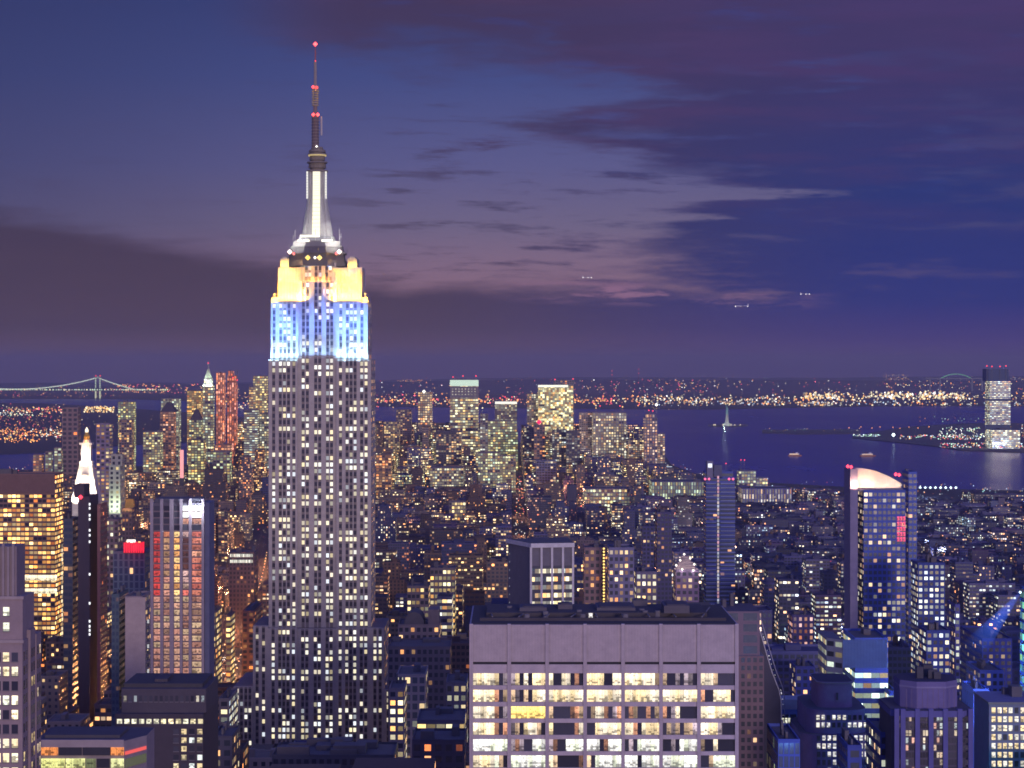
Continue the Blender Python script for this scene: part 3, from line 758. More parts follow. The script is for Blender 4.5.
# ribbon windows: segments of rooms, lit in runs as seen; 1 = lit
RUNS = ["LLLLLL.l|lL.L.LLL|L..LL.l.|LLLL..LL|LLLLLLLl|l..l.ll.|LLLl....",
        "LLLLLl.l|ll.l.LLL|LLLLLLLL|LLLLLLLL|LLLLLLLL|LLLLLLLL|l..LLLL.",
        "LLLLLl.l|YYYYYYYY|l....lll|.lLLl.ll|.ll..l.l|l.lL....|LLLLLLLL",
        "LLLLLl.l|ll.LLLl.|L.....lL|..LLLLLL|LLl.LLLL|.lll.lll|LLLLl...",
        "WWWWWWWW|lll..WWW|ll..WWWW|WWW.lWWW|.l.WWWWW|..l.WWWW|l..L....",
        "LLLLLWl.|WWWWWWWW|Ll.....l|l.WWWWWW|WWW.WWWW|WWWWWWWW|..lWWWWW",
        "WWWWWWWW|WWWW..WW|WWWWWWWW|W.LLLLWW|WWWWWWWW|l..LLWWW|WWWWWWWW"]
for r_, ry in enumerate(rows):
    runs = RUNS[r_].split('|')
    for i in range(7):
        p = a + pier_w + i * bay; q_ = p + bay - pier_w; seg = (q_ - p) / 8; z1 = Z(ry, D) - .05; z0 = Z(ry + wh, D) + .05
        w_ = MB(); yy = y0 + .9; lastk = None
        for k in range(8):
            ch = runs[i][k]; x0, x1 = p + k * seg, p + (k + 1) * seg
            if ch == '.': w_.face([(x0, yy, z0), (x1, yy, z0), (x1, yy, z1), (x0, yy, z1)], 'glass')
            else:
                g, s_ = {'L': (rnd.choice([(1, .92, .68), (1, .95, .78), (1, .84, .5)]), rnd.uniform(1.0, 1.9)), 'l': (rnd.choice([(1, .5, .3), (1, .75, .5), (.7, .6, .75)]), rnd.uniform(.2, 1.1)), 'Y': ((1, .74, .22), 1.9), 'W': (rnd.choice([(.86, 1, .84), (.9, .98, 1)]), rnd.uniform(1.1, 1.9))}[ch]
                h_ = z1 - z0
                w_.face([(x0, yy, z0), (x1, yy, z0), (x1, yy, z1), (x0, yy, z1)], 'room', [(x0 - p, 0), (x1 - p, 0), (x1 - p, h_), (x0 - p, h_)], glow=(*g, s_))
        t.part('window', w_)
for i in range(7):
    p = a + pier_w + i * bay; q_ = p + bay - pier_w
    w_ = MB(); w_.box(p, q_, y0 + .8, y0 + 1.1, Z(664.6, D), Z(662.0, D), wallc=(.03, .03, .04)); t.part('louvre', w_)
reg(468, 740, 605, D, 58, 768, 'the pale office slab')

# ------------------------------------------------------------------ brown tower and sloping glass wall right behind the slab
BRN = (.22, .15, .19)
st_b = style(wall=BRN, cw=2.0, fh=2.7, lit=.12, hw=.3, hh=.28, tint=(.9, .85, .95), st=.7)
t = Thing('office_building', 'narrow brown tower with small windows tucked behind the corner of the pale slab', 'office building', (X(748, 770), 770, drop(770)))
D2 = 770.; wl = MB(); a, b = X(722, D2), X(764, D2)
wl.prism(rect(a, b, D2, D2 + 30), drop(D2), Z(656, D2), st=st_b); up = MB()
st_c = style(wall=(.2, .15, .21), cw=5.5, fh=4.2, lit=.0, hw=.36, hh=.34, glass=1)
wl.prism(rect(a, X(760.5, D2), D2 + 2, D2 + 28), Z(656, D2), Z(612, D2), st=st_c, topc=(.1, .09, .12))
t.part('wall', wl); clutter_parts(t, None, a, X(758, D2), D2 + 6, D2 + 26, Z(612, D2), (.12, .11, .14), 2)
reg(722, 765, 610, D2, 34, 768, 'the narrow brown tower')
t = Thing('glass_building', 'dark building with a glass wall that sweeps outward to its base, beside the brown tower', 'office building', (X(772, 830), 830, drop(830)))
D3 = 830.; wl = MB(); ws = MB(); prof = [(756, 618), (761, 634), (766, 652), (772, 672), (779, 690), (781, 700), (781.5, 735), (782, 768)]
a = X(742, D3)
for k in range(len(prof) - 1):
    (x0_, y0_), (x1_, y1_) = prof[k], prof[k + 1]
    A, B = (X(x0_, D3), D3, Z(y0_, D3)), (X(x1_, D3), D3, Z(y1_, D3)); A2, B2 = (A[0], D3 + 34, A[2]), (B[0], D3 + 34, B[2])
    ws.face([B, B2, A2, A], 'glass'); wl.face([(a, D3, B[2]), B, A, (a, D3, A[2])], wallc=(.07, .07, .11))
    ws.tube(A, B, .22, 4, mat='plain', wallc=(.55, .55, .6)); ws.tube((A[0] + 2.2, A[1] + 8, A[2]), (B[0] + 2.2, B[1] + 8, B[2]), .2, 4, mat='plain', wallc=(.4, .4, .5))
    for s_ in range(4): 
        f = rnd.random(); ws.ball((A[0] + (B[0] - A[0]) * f + .6, D3 - .5, A[2] + (B[2] - A[2]) * f), rnd.uniform(.1, .24), (.9, .85, 1, rnd.uniform(.4, 1.2)))
t.part('wall', wl); t.part('sloping_glass', ws)
reg(748, 786, 620, D3, 36, 700, None)

# ------------------------------------------------------------------ stone office block, bottom left corner
D = 584.; t = Thing('office_building', 'nearest stepped stone office block with big paired windows at the left edge', 'office building', (X(2, D), D, drop(D)))
STN = (.34, .26, .27); wl = MB(); x0, x1 = X(-70, D), X(22.5, D)
wl.box(x0, x1, D, D + 7, drop(D), Z(641, D), wallc=STN)
wl.box(x0, X(24.8, D) , D + 7, D + 13, drop(D), Z(633, D), wallc=STN)
wl.box(x0, X(25.8, D), D + 13, D + 19, drop(D), Z(640, D), wallc=STN)
wl.box(x0, X(21, D), D + 2, D + 16, Z(641, D), Z(598, D), wallc=STN)
wl.box(x0, X(12.5, D), D + 5, D + 15, Z(598, D), Z(548, D), wallc=(.28, .22, .24))
for k in range(5): wl.box(X(-12 + k * 5, D), X(-9.5 + k * 5, D), D + 4.4, D + 5, Z(598, D), Z(545 + (k % 2) * 3, D), wallc=(.33, .27, .28))
for ry in (641, 598): wl.box(x0, x1 + .3 if ry == 641 else X(21, D) + .3, D - .25 if ry == 641 else D + 1.7, D + .02 if ry == 641 else D + 2.02, Z(ry + 2, D), Z(ry - 1, D), wallc=(.42, .34, .34))
t.part('wall', wl)
rows_z = [Z(655.5 + 14.4 * k - 3.0, D) for k in range(9)]
lm = [(1, 0), (1, 1), (0, 0), (1, 1), (0, 1), (0, 0), (1, 1), (1, 1), (1, 1)]
win_grid(t, [X(c, D) for c in (-10.5, -2.5, 6.0, 14.8)], rows_z, D, 6.4 * K * D / 700, 9.0 * D / F, recess=.2, lit_fn=lambda r_, c_: lm[r_][c_ % 2], colors=[(1, .96, .74), (1, .9, .6), (.9, 1, .85)], st=(1.0, 1.4))
win_grid(t, [X(c, D) for c in (4.5,)], [Z(608, D), Z(636, D) + 3.2], D + 2, 6.4 * D / F, 8.5 * D / F, lit_fn=lambda r_, c_: 1, colors=[(.9, 1, .85)], st=(1.1, 1.3))
side_windows(t, x1 + .02, [D + 2.0, D + 4.9], rows_z, 1.5, 2.3, .3, [(1, .85, .45)])
side_windows(t, X(24.8, D) + .02, [D + 8.6, D + 11.2], rows_z, 1.4, 2.3, .35, [(1, .8, .4)])
side_windows(t, X(25.8, D) + .02, [D + 14.6, D + 17.2], rows_z, 1.4, 2.3, .25, [(1, .85, .6)])
reg(-90, 41, 545, D, 24, 768, 'the nearest stone block')

# ------------------------------------------------------------------ low building with big lit shop-like windows, bottom left
D = 640.; t = Thing('office_building', 'low roofed building with a bright yellow-green band of wide windows at the bottom left', 'office building', (X(90, D), D, drop(D)))
wl = MB(); x0, x1, x2 = X(34, D), X(124, D), X(141, D); zr = Z(741, D)
wl.prism([(x0, D), (x1, D), (x2, D + 10), (x2, D + 24), (x0, D + 24)], drop(D), zr, wallc=(.30, .25, .28), topc=(.1, .09, .12))
wl.box(x0, x1, D - .5, D, zr - 1.7, zr + .4, wallc=(.38, .32, .35)); t.part('wall', wl)
q = MB(); q.box(x0 + 2, x1 - 2, D + 5, D + 20, zr, zr + .9, wallc=(.08, .075, .1)); t.part('roof', q)
def wide(px0, px1, ya, yb, g, s_):
    q = MB(); xa, xb = X(px0, D), X(px1, D)
    kw = dict(mat='glass') if g is None else glow_room(g, s_)
    q.prism([(xa, D - .56), (xb, D - .56), (xb, D - .05), (xa, D - .05)], Z(yb, D), Z(ya, D), **kw); t.part('window', q)
wide(41, 58, 747, 755, (1, .36, .10), 1.1); wide(59, 82, 747, 755, None, 0); wide(83, 110.5, 747, 755, None, 0); wide(111, 124, 747, 755, (1, .36, .10), 1.1)
wide(38, 65, 758.5, 767.5, (.90, 1, .38), 1.1); wide(66, 85, 758.5, 767.5, (.88, 1, .42), 1.1); wide(86, 96, 758.5, 767.5, (.4, .5, .25), .4); wide(97, 110, 758.5, 767.5, None, 0); wide(111, 124, 758.5, 767.5, (.9, 1, .5), 1.2)
q = MB(); q.face([(x1 + .3, D - .2, Z(755, D)), (x2, D + 9.6, Z(755, D)), (x2, D + 9.6, Z(751.5, D)), (x1 + .3, D - .2, Z(751.5, D))], 'glow', glow=(1, .12, .10, .9)); t.part('light_strip', q)
q = MB(); q.face([(x1 + .3, D - .2, Z(768, D)), (x2, D + 9.6, Z(768, D)), (x2, D + 9.6, Z(759, D)), (x1 + .3, D - .2, Z(759, D))], 'room', glow=(.85, 1, .6, .9)); t.part('window', q)
reg(34, 157, 729, D, 26, 768, 'the low building with the green band')

# ------------------------------------------------------------------ near right
BLUEGL = (.10, .12, .2)
def facade_cols(px0, px1, n): return [px0 + (px1 - px0) * (k + .5) / n for k in range(n)]
# round-cornered masonry office with a drum on top
D = 800.; t = Thing('office_building', 'masonry office with round corners and a bricked drum on its roof, rows of white windows', 'office building', (X(838, D), D, drop(D)))
wl = MB(); WC = (.22, .18, .40); x0, x1 = X(806, D), X(872, D); r = 7.5  # masonry colour has the right side's blue cast mixed in
def rounded(x0, x1, y0, y1, r, n=6):
    P = []
    for cx_, cy_, a0 in ((x0 + r, y0 + r, 180), (x1 - r, y0 + r, 270), (x1 - r, y1 - r, 0), (x0 + r, y1 - r, 90)):
        for k in range(n + 1): a = R(a0 + 90 * k / n); P.append((cx_ + r * math.cos(a), cy_ + r * math.sin(a)))
    return P
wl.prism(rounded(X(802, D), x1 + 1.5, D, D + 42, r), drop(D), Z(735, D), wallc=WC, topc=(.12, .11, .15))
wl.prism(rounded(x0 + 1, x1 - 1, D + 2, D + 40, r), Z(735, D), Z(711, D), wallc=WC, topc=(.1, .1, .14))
t.part('wall', wl)
q = MB(); q.prism(rounded(X(821, D), X(857, D), D + 8, D + 30, 3.5), Z(711, D), Z(685, D), wallc=(.30, .21, .36), topc=(.05, .05, .09)); q.prism(rounded(X(820, D), X(858, D), D + 7.6, D + 30.4, 3.5), Z(687, D), Z(685.5, D), wallc=(.3, .26, .3)); dr = t.part('roof_drum', q)
q = MB(); q.box(X(839.5, D), X(841.2, D), D + 7.4, D + 8.05, Z(703, D), Z(696, D), mat='glass'); t.part('door', q, dr)
cols = facade_cols(816, 869, 10); lit = ["LL.LLL....", "LLL...LLLL", ".LLLLLLLLL", "LLLLLLLLLL", "..LLLLLLLL", "...LLLL...", "..L..L....", ".LLL......"]
rows = [Z(717 + 8.1 * k, D) for k in range(2)]; rows = [Z(716, D), Z(723.5, D)]
win_grid(t, [X(c, D) for c in cols], rows, D + 2, 3.3 * D / F, 4.6 * D / F, lit_fn=lambda r_, c_: lit[r_][c_] == 'L', colors=[(.85, .93, 1), (.95, 1, .95)], st=(.9, 1.2), cap=200)
rows2 = [Z(735.5 + 8.1 * k, D) for k in range(5)]
win_grid(t, [X(c, D) for c in cols], rows2, D, 3.3 * D / F, 4.9 * D / F, lit_fn=lambda r_, c_: lit[min(7, r_ + 2)][c_] == 'L', colors=[(.85, .93, 1), (.95, 1, .95)], st=(.9, 1.2), cap=200)
reg(800, 876, 685, D, 44, 768, 'the round-cornered office')
# crown block with polygonal top, near right
D = 720.; t = Thing('office_building', 'plum-coloured tower with tall glass bays between piers and a polygonal blank top', 'office building', (X(934, D), D, drop(D)))
PLM = (.12, .12, .36); x0, x1 = X(893, D), X(974, D); zt = Z(711, D); wl = MB()  # wall colour pushed to blue, standing in for blue light on this side
pcs = [903, 917.5, 931, 945.5, 960, 971]
def chamf(x0, x1, y0, y1, c): return [(x0 + c, y0), (x1 - c, y0), (x1, y0 + c), (x1, y1 - c), (x1 - c, y1), (x0 + c, y1), (x0, y1 - c), (x0, y0 + c)]
wl.prism(chamf(x0, x1, D + .5, D + 30, 3.4), drop(D), zt, wallc=(.1, .09, .14), topc=(.1, .09, .13))
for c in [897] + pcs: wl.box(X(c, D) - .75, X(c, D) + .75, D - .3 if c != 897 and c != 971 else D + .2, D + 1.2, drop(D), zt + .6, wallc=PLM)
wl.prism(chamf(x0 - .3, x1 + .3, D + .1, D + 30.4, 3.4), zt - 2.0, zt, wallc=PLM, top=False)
t.part('wall', wl); q = MB()
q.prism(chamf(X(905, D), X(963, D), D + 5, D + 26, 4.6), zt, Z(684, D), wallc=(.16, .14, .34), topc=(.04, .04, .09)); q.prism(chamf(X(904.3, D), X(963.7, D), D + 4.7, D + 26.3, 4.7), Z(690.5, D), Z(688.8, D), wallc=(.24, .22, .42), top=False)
for k in range(10): q.box(X(909, D) + k * 1.7, X(909, D) + k * 1.7 + .1, D + 4.96, D + 5, zt, Z(691, D), wallc=(.18, .14, .2))
roof_clutter(q, X(912, D), X(955, D), D + 9, D + 22, Z(684, D) + .05, (.07, .07, .1), 4); t.part('roof_block', q)
for r_ in range(9):
    for i in range(6):
        ca, cb = ([897] + pcs)[i], ([897] + pcs)[i + 1]
        xa, xb = X(ca, D) + .85, X(cb, D) - .85; za, zb = Z(716 + r_ * 7.3, D), Z(721.4 + r_ * 7.3, D); seg = (xb - xa) / 3
        w_ = MB(); yy = D + .38
        if i == 0: yy = D + .48
        for k in range(3):
            l_ = rnd.random() < (.35 if i in (1, 2, 3) and r_ < 6 else .1)
            P = [(xa + k * seg + .06, yy, zb), (xa + (k + 1) * seg - .06, yy, zb), (xa + (k + 1) * seg - .06, yy, za), (xa + k * seg + .06, yy, za)]
            if l_: w_.face(P, 'room', [(0, 0), (seg, 0), (seg, 2.2), (0, 2.2)], glow=(*rnd.choice([(1, .8, .6), (1, .6, .5), (.7, .9, 1), (1, .9, .7)]), rnd.uniform(.4, 1.2)))
            else: w_.face(P, 'glass')
        t.part('window', w_)
reg(890, 976, 684, D, 32, 768, 'the plum tower')
# grid-window office at the right edge
D = 800.; t = Thing('office_building', 'grey office block at the bottom right with a tight grid of warm lit windows', 'office building', (X(1010, D), D, drop(D)))
wl = MB(); wl.box(X(989, D), X(1040, D), D, D + 26, drop(D), Z(702, D), wallc=(.18, .19, .34)); wl.box(X(988, D), X(1041, D), D - .5, D + 26.5, Z(704, D), Z(702.01, D), wallc=(.2, .19, .24)); t.part('wall', wl)
clutter_parts(t, None, X(992, D), X(1035, D), D + 4, D + 22, Z(702, D), (.12, .12, .16), 4)
win_grid(t, [X(c, D) for c in (993.5, 999.5, 1005, 1010.5, 1016.5, 1022.5, 1028)], [Z(707.5 + 8.9 * k, D) for k in range(7)], D, 4.0 * D / F, 5.6 * D / F, p_lit=.78, colors=[(1, .85, .5), (1, .95, .75), (.95, 1, .95)], st=(.8, 1.2))
reg(988, 1040, 702, D, 28, 768, 'the grid-window office')
# teal-lit tower clipped by the right edge, with the searchlight on it
D = 905.; tealm = style(wall=(.08, .12, .2), cw=4.0, fh=4.2, lit=1.6, hw=.42, hh=.3, tint=(.25, 1, .85), st=.8)
tower('teal_lit_tower', 'tower with teal lit windows cut by the right edge, a blue searchlight on its corner', 'office building', 1020, 1060, 590, D, 8, tealm, yvis=700, anchor='the teal-lit tower', bulk=1)
# white-lit office tower
D = 950.; wst = style(wall=(.2, .22, .32), cw=3.1, fh=4.25, lit=3.6, hw=.48, hh=.24, tint=(.9, 1.1, .98), st=1.7)
def fin_v(t, a, b, zg, zt):
    q = MB(); xa, xb = X(843, D), X(887.5, D)
    q.box(xa, xb, D - .3, D + .01, Z(668, D), zt + .2, wallc=(.08, .14, .34))
    for k in range(30): x = xa + (xb - xa) * k / 30; q.box(x, x + .25, D - .6, D - .3, Z(667, D), zt, wallc=(.12, .2, .44))
    t.part('roof_screen', q)
tower('office_building', 'bright office tower with full rows of white lit windows under a ribbed blue screen', 'office building', 843, 888, 640, D, 34, wst, yvis=738, anchor='the white-lit tower', finish=fin_v, bulk=1)
lst = style(wall=(.24, .26, .36), cw=4, fh=4.3, lit=.9, hw=.4, hh=.24, tint=(.75, .95, 1), st=.6)
t = Thing('office_building', 'blue-grey side wing standing against the bright white-lit office tower', 'office building', (X(836, D), D, drop(D)))
wl = MB(); P = [(X(829, D), D + 8), (X(842.8, D), D), (X(842.8, D), D + 30), (X(829, D), D + 34)]
wl.prism(P, drop(D), Z(640, D), st=lst, topc=(.12, .13, .18)); t.part('wall', wl); reg(829, 843, 640, D, 34, 700, None)
tower('office_building', 'lower stepped wing of bright white floors right of the ribbed screen tower', 'office building', 884, 897, 693, D - 12, 30, wst, yvis=738, bulk=1)
# pale flat-roofed plant building and its lit strip
D = 850.; pst = style(wall=(.22, .22, .3), cw=3.0, fh=3.6, lit=.12, hw=.4, hh=.25, tint=COOL, st=.7)
def fin_bb(t, a, b, zg, zt):
    q = MB(); q.box(X(779, D), X(809, D), D + 1, D + 12, zt, Z(700, D), wallc=(.42, .42, .5)); t.part('plant_room', q)
    for k in range(14):
        if k in (3, 9): continue
        q = MB(); xa = X(763 + k * 3.1, D); q.box(xa, xa + 2.5 * D / F, D - .12, D - .02, Z(723, D), Z(718, D), mat='room', glow=(.9, 1, .85, 1.15)); t.part('window', q)
tower('office_building', 'flat-roofed low building with a pale plant room and one bright strip of windows', 'office building', 758, 812, 712, D, 30, pst, yvis=740, anchor='the pale plant room', finish=fin_bb)
D = 690.; cst = style(wall=(.12, .15, .3), cw=1.8, fh=4.0, lit=.05, hw=.4, hh=.42, vert=1, glass=1, tint=(.4, .9, 1), st=.6)
tower('office_building', 'low blue glass roofed building lit faintly at the bottom edge beside the brown tower', 'office building', 767, 800, 742, D, 30, cst, yvis=768, bulk=2)
tower('office_building', 'dark flat-roofed block in front of the round-cornered office', 'office building', 838, 862, 748, 690., 22, style(wall=(.13, .12, .2), lit=.05, tint=COOL), yvis=768)
tower('office_building', 'dark block with three white windows between the round-cornered office and the plum tower', 'office building', 871, 894, 735, 735., 30, style(wall=(.11, .12, .22), cw=2.5, lit=.3, tint=COOL, st=1.2), yvis=768)
# pale blank party wall, right
D = 1000.; tower('office_building', 'blank pale grey wall block behind the plum tower', 'office building', 963, 989, 691, D, 26, style(wall=(.38, .39, .46), cw=5, fh=5, lit=.02, hw=.05, hh=.12, tint=COOL), yvis=740, anchor='the blank pale wall')
tower('office_building', 'wide grey office roof with a penthouse behind the blank pale wall', 'office building', 966, 1004, 672, 1120., 34, style(wall=(.24, .24, .33), cw=3.4, lit=.12, tint=COOL), yvis=690)
tower('office_building', 'dark blue low block below the searchlight with a cluster of white windows', 'office building', 962, 1012, 640, 1260., 60, style(wall=(.07, .08, .2), cw=3.4, lit=.12, tint=COOL, st=1.0), yvis=670)
# curved crown tower
D = 1480.; KD = D / F
cst = style(wall=(.16, .18, .30), cw=3.2, fh=3.9, lit=.34, hw=.36, hh=.3, glass=1, tint=(.9, .92, .95), st=1.0)
def fin_t(t, a, b, zg, zt):
    q = MB(); q.box(X(850, D), X(857.5, D), D - 1.2, D + 26, Z(640, D), Z(469, D), wallc=(.22, .2, .34)); t.part('end_wall', q)
    # curved screen lit from below
    n = 12; P = []
    for k in range(n + 1):
        f = k / n; px_ = 857.5 + (903.5 - 857.5) * f; py_ = 468.5 + 15.5 * f ** 1.9; P.append((X(px_, D), Z(py_, D)))
    q = MB()
    for k in range(n):
        (xa, za), (xb, zb) = P[k], P[k + 1]
        q.face([(xa, D + 9, Z(491, D)), (xb, D + 9, Z(491, D)), (xb, D + 9, zb), (xa, D + 9, za)], wallc=(.7, .6, .5)); q.face([(xb, D + 9.6, Z(491, D)), (xa, D + 9.6, Z(491, D)), (xa, D + 9.6, za), (xb, D + 9.6, zb)], wallc=(.5, .5, .5))
        q.face([(xa, D + 9, za), (xb, D + 9, zb), (xb, D + 9.6, zb), (xa, D + 9.6, za)], wallc=(.6, .6, .6))
    t.part('crown_screen', q)
    lamp_area('crown_floodlight', ((X(864, D) + X(903, D)) / 2, D + 5.2, Z(489, D)), X(903, D) - X(864, D), 1.2, 36000, (1, .80, .64), (R(180 - 30), 0, 0), t)
    lamp_area('crown_floodlight', (X(854, D), D - 4.5, Z(487, D)), 3.5, 1.0, 5500, (1, .55, .28), (R(180 - 30), 0, 0), t)
    lamp_area('crown_floodlight', (X(866, D), D + 4.0, Z(487, D)), 8, 1.0, 2500, (1, .55, .35), (R(180 - 30), 0, R(20)), t)
    for px_, py_ in ((849.8, 467), (853.2, 467.6), (898, 475), (901.5, 475.5)):
        m = MB(); m.ball((X(px_, D), D + 9, Z(py_, D)), 1.25, (1, .05, .08, 4)); t.part('beacon', m)
    m = MB()
    for r_ in range(5):
        for c_ in range(3): m.box(X(897 + c_ * 3, D), X(899.3 + c_ * 3, D), D - .3, D + .05, Z(520.5 + r_ * 5.2, D), Z(516.5 + r_ * 5.2, D), mat='room', glow=(1, .06, .22, 1.3))
    t.part('red_lit_window', m, kind='stuff')
    m = MB(); m.box(X(857.6, D), X(903.5, D), D + 1, D + 24, zt, Z(488.6, D), wallc=(.16, .16, .24)); t.part('roof_deck', m)
tower('glass_tower', 'tall glass apartment tower with a curved floodlit crown screen and red lit windows', 'apartment tower', 857.5, 905.5, 491.5, D, 26, cst, yvis=645, anchor='the curved-crown tower', finish=fin_t, bulk=0)
tower('glass_tower', 'dark grey shaft rising behind the right shoulder of the curved-crown tower', 'apartment tower', 903, 917, 473, D + 30, 24, style(wall=(.24, .25, .34), cw=3, fh=3.8, lit=.08, hw=.36, glass=1, tint=COOL), yvis=600, bulk=1)
tower('apartment_building', 'dark apartment block with many white windows stepping down beside the curved-crown tower', 'apartment building', 911, 945, 564, 1390., 24, style(wall=(.10, .11, .19), cw=3.3, fh=3.5, lit=.75, tint=(.9, .95, 1), st=1.0), yvis=640, tiers=(), anchor='the stepped block of white windows')
tower('apartment_building', 'lower half of a dark stepped block with white windows, nearer than the curved-crown tower', 'apartment building', 918, 950, 632, 1150., 24, style(wall=(.10, .11, .19), cw=3.0, fh=3.5, lit=.75, tint=(.9, .95, 1), st=1.0), yvis=680)
tower('apartment_building', 'slim brown slab with pale windows standing alone in front of the west side blocks', 'apartment building', 952, 960, 606, 1190., 22, style(wall=(.24, .17, .22), cw=3, fh=3.4, lit=.45, tint=COOL), yvis=680)
# slim blue balcony tower
D = 1900.; bst = style(wall=(.12, .15, .32), cw=3.0, fh=3.3, lit=.03, hw=.5, hh=.26, glass=1, tint=(.9, .95, 1), st=.8)
def fin_o(t, a, b, zg, zt):
    q = MB()
    for k in range(44):
        z = zt - 5 - k * 3.6
        if z < Z(612, D): break
        q.box(a - .2, X(716, D), D - 1.0, D - .02, z, z + .9, wallc=(.24, .29, .50)); q.box(X(720.5, D), b + .2, D - 1.0, D - .02, z, z + .9, wallc=(.24, .29, .50))
    t.part('balcony', q, kind='stuff')
    q = MB(); n = 36
    for k in range(n):
        z0 = Z(476, D) + (Z(606, D) - Z(476, D)) * k / n; q.box(X(717.2, D), X(719.0, D), D - .6, D - .3, z0 - 2.2, z0, mat='glow', glow=(*rnd.choice([(1, .8, .7), (.8, .85, 1), (1, .5, .6)]), rnd.uniform(.35, .8)))
    t.part('light_strip', q)
    q = MB(); q.box(X(707, D), X(713, D), D - .5, D + 12, zt, Z(461, D), wallc=(.2, .2, .3)); q.box(X(714, D), X(722, D), D, D + 12, zt, Z(465, D), wallc=(.12, .13, .22)); q.box(X(708, D), X(712, D), D - .8, D - .45, Z(467.5, D), Z(463.5, D), mat='glow', glow=(.8, .85, 1, 1.4)); t.part('roof_plant', q)
    for px_ in (705, 709, 729, 733):
        m = MB(); m.ball((X(px_, D), D - .8, Z(479, D)), 1.2, (1, .15, .3, 1.8)); t.part('beacon', m)
tower('balcony_tower', 'slim blue apartment tower banded with balconies and one vertical line of lights', 'apartment tower', 703.5, 735, 478, D, 26, bst, yvis=608, anchor='the slim balcony tower', finish=fin_o, bulk=0, tiers=((705, 733, 472, 2, 22),))
tower('apartment_building', 'narrow dark slab tower left of the slim balcony tower', 'apartment tower', 655, 672, 513, 1700., 26, style(wall=(.09, .08, .15), cw=3, fh=3.4, lit=.12, hw=.32, tint=(1, .85, .8)), yvis=606, anchor='the narrow dark slab')
tower('apartment_building', 'dark slab with grey edges behind the narrow dark slab tower', 'apartment tower', 641, 654, 527, 1900., 24, style(wall=(.13, .12, .2), cw=3, fh=3.4, lit=.1, tint=COOL), yvis=590)
# brick building with lit arches at its top
D = 1300.
def fin_q(t, a, b, zg, zt):
    m = MB(); xc = X(686, D)
    for k in range(5):
        f = k / 5; w = (b - a) * (.5 - .085 * k); m.box(xc - w, xc + w, D + 1.5 + k * 1.4, D + 18 - k * 1.4, zt + 1.6 * k, zt + 1.6 * (k + 1), wallc=(.35, .27, .28))
    t.part('stepped_crown', m)
    for px_, py_ in ((676, 566), (680, 561), (684, 555), (690, 559), (694, 565), (693, 571), (682, 570)):
        lamp_point('crown_lamp', (X(px_, D), D - 1.5, Z(py_, D)), 420, (1, .92, .8), .4, t)
        m = MB(); m.ball((X(px_, D), D - 1.4, Z(py_ - 1, D)), .75, (1, .9, .75, 2)); t.part('crown_lamp', m)
tower('brick_building', 'mauve brick building with a stepped crown edged in white lamps', 'apartment building', 673, 699, 571, D, 22, style(wall=(.30, .19, .22), cw=3.1, fh=3.5, lit=.35, tint=(1, .85, .75), st=.9), yvis=608, anchor='the lamp-edged brick crown', finish=fin_q, bulk=0)
# building with the vertical line of yellow bulbs
D = 1260.
def fin_r(t, a, b, zg, zt):
    m = MB()
    for k in range(20): m.ball((X(603.8, D), D - .8, Z(548.5 + 3.15 * k, D)), .62, (1, .66, .18, 2.4))
    t.part('bulb_sign', m)
tower('brick_building', 'brown brick building with one vertical line of yellow bulbs on its corner', 'loft building', 583, 605.5, 549, D, 24, style(wall=(.26, .17, .18), cw=3.2, fh=3.6, lit=.35, tint=(1, .7, .5)), yvis=606, anchor='the line of yellow bulbs', finish=fin_r)
tower('office_building', 'blue-grey block with orange lit upper floors right of the line of yellow bulbs', 'office building', 607, 634, 549, 1240., 24, style(wall=(.22, .20, .28), cw=2.8, fh=3.7, lit=.6, tint=(1, .8, .65), st=1.0), yvis=606)
tower('office_building', 'low block with three full floors of warm windows left of the narrow dark slab', 'office building', 634, 657, 573, 1330., 24, style(wall=(.2, .17, .22), cw=3, fh=4.2, lit=1.1, tint=(1, .9, .7), st=1.0), yvis=606)
# rotated block with white frame
D = 1150.; t = Thing('office_building', 'dark block turned at an angle with a white roof band, white piers and lit floors', 'office building', (X(540, D), D, drop(D)))
P = [(X(508, D + 30), D + 30), (X(531, D), D), (X(573, D + 4), D + 4), (X(566, D + 42), D + 42)]
wl = MB(); zt = Z(547, D)
st1 = style(wall=(.20, .19, .24), cw=30, fh=3.0, lit=0, hw=.42, hh=.05, tint=WHT); st2 = style(wall=(.09, .09, .12), cw=3.2, fh=4.4, lit=1.0, hw=.46, hh=.27, tint=(1, .95, .72), st=1.05, glass=1)
zlit = Z(566, D)
wl.prism(P[:2] + [P[1], P[0]] if 0 else [P[0], P[1], P[2], P[3]], drop(D), zt, wallc=(.16, .15, .19), topc=(.09, .08, .1))
wl2 = MB()
w = math.hypot(P[2][0] - P[1][0], P[2][1] - P[1][1]); n_ = 11
yo = .12
wl.face([(P[1][0], P[1][1] - yo, drop(D)), (P[2][0], P[2][1] - yo, drop(D)), (P[2][0], P[2][1] - yo, zlit), (P[1][0], P[1][1] - yo, zlit)], 'facade', [(0, 0), (w, 0), (w, zlit - drop(D)), (0, zlit - drop(D))], wallc=(.09, .09, .12, 1), winp=(w / n_, 4.1, 1.15, 5.5), winq=(.46, .27, 0, 1), tint=(1, .95, .75, 1.1))
t.part('wall', wl)
q = MB()
for f in (0.0, .25, .5, .76, 1.0):
    x, y = P[1][0] + (P[2][0] - P[1][0]) * f, P[1][1] + (P[2][1] - P[1][1]) * f; q.box(x - .55, x + .55, y - 1.0, y - .15, drop(D), zt, wallc=(.6, .58, .62))
t.part('pier', q)
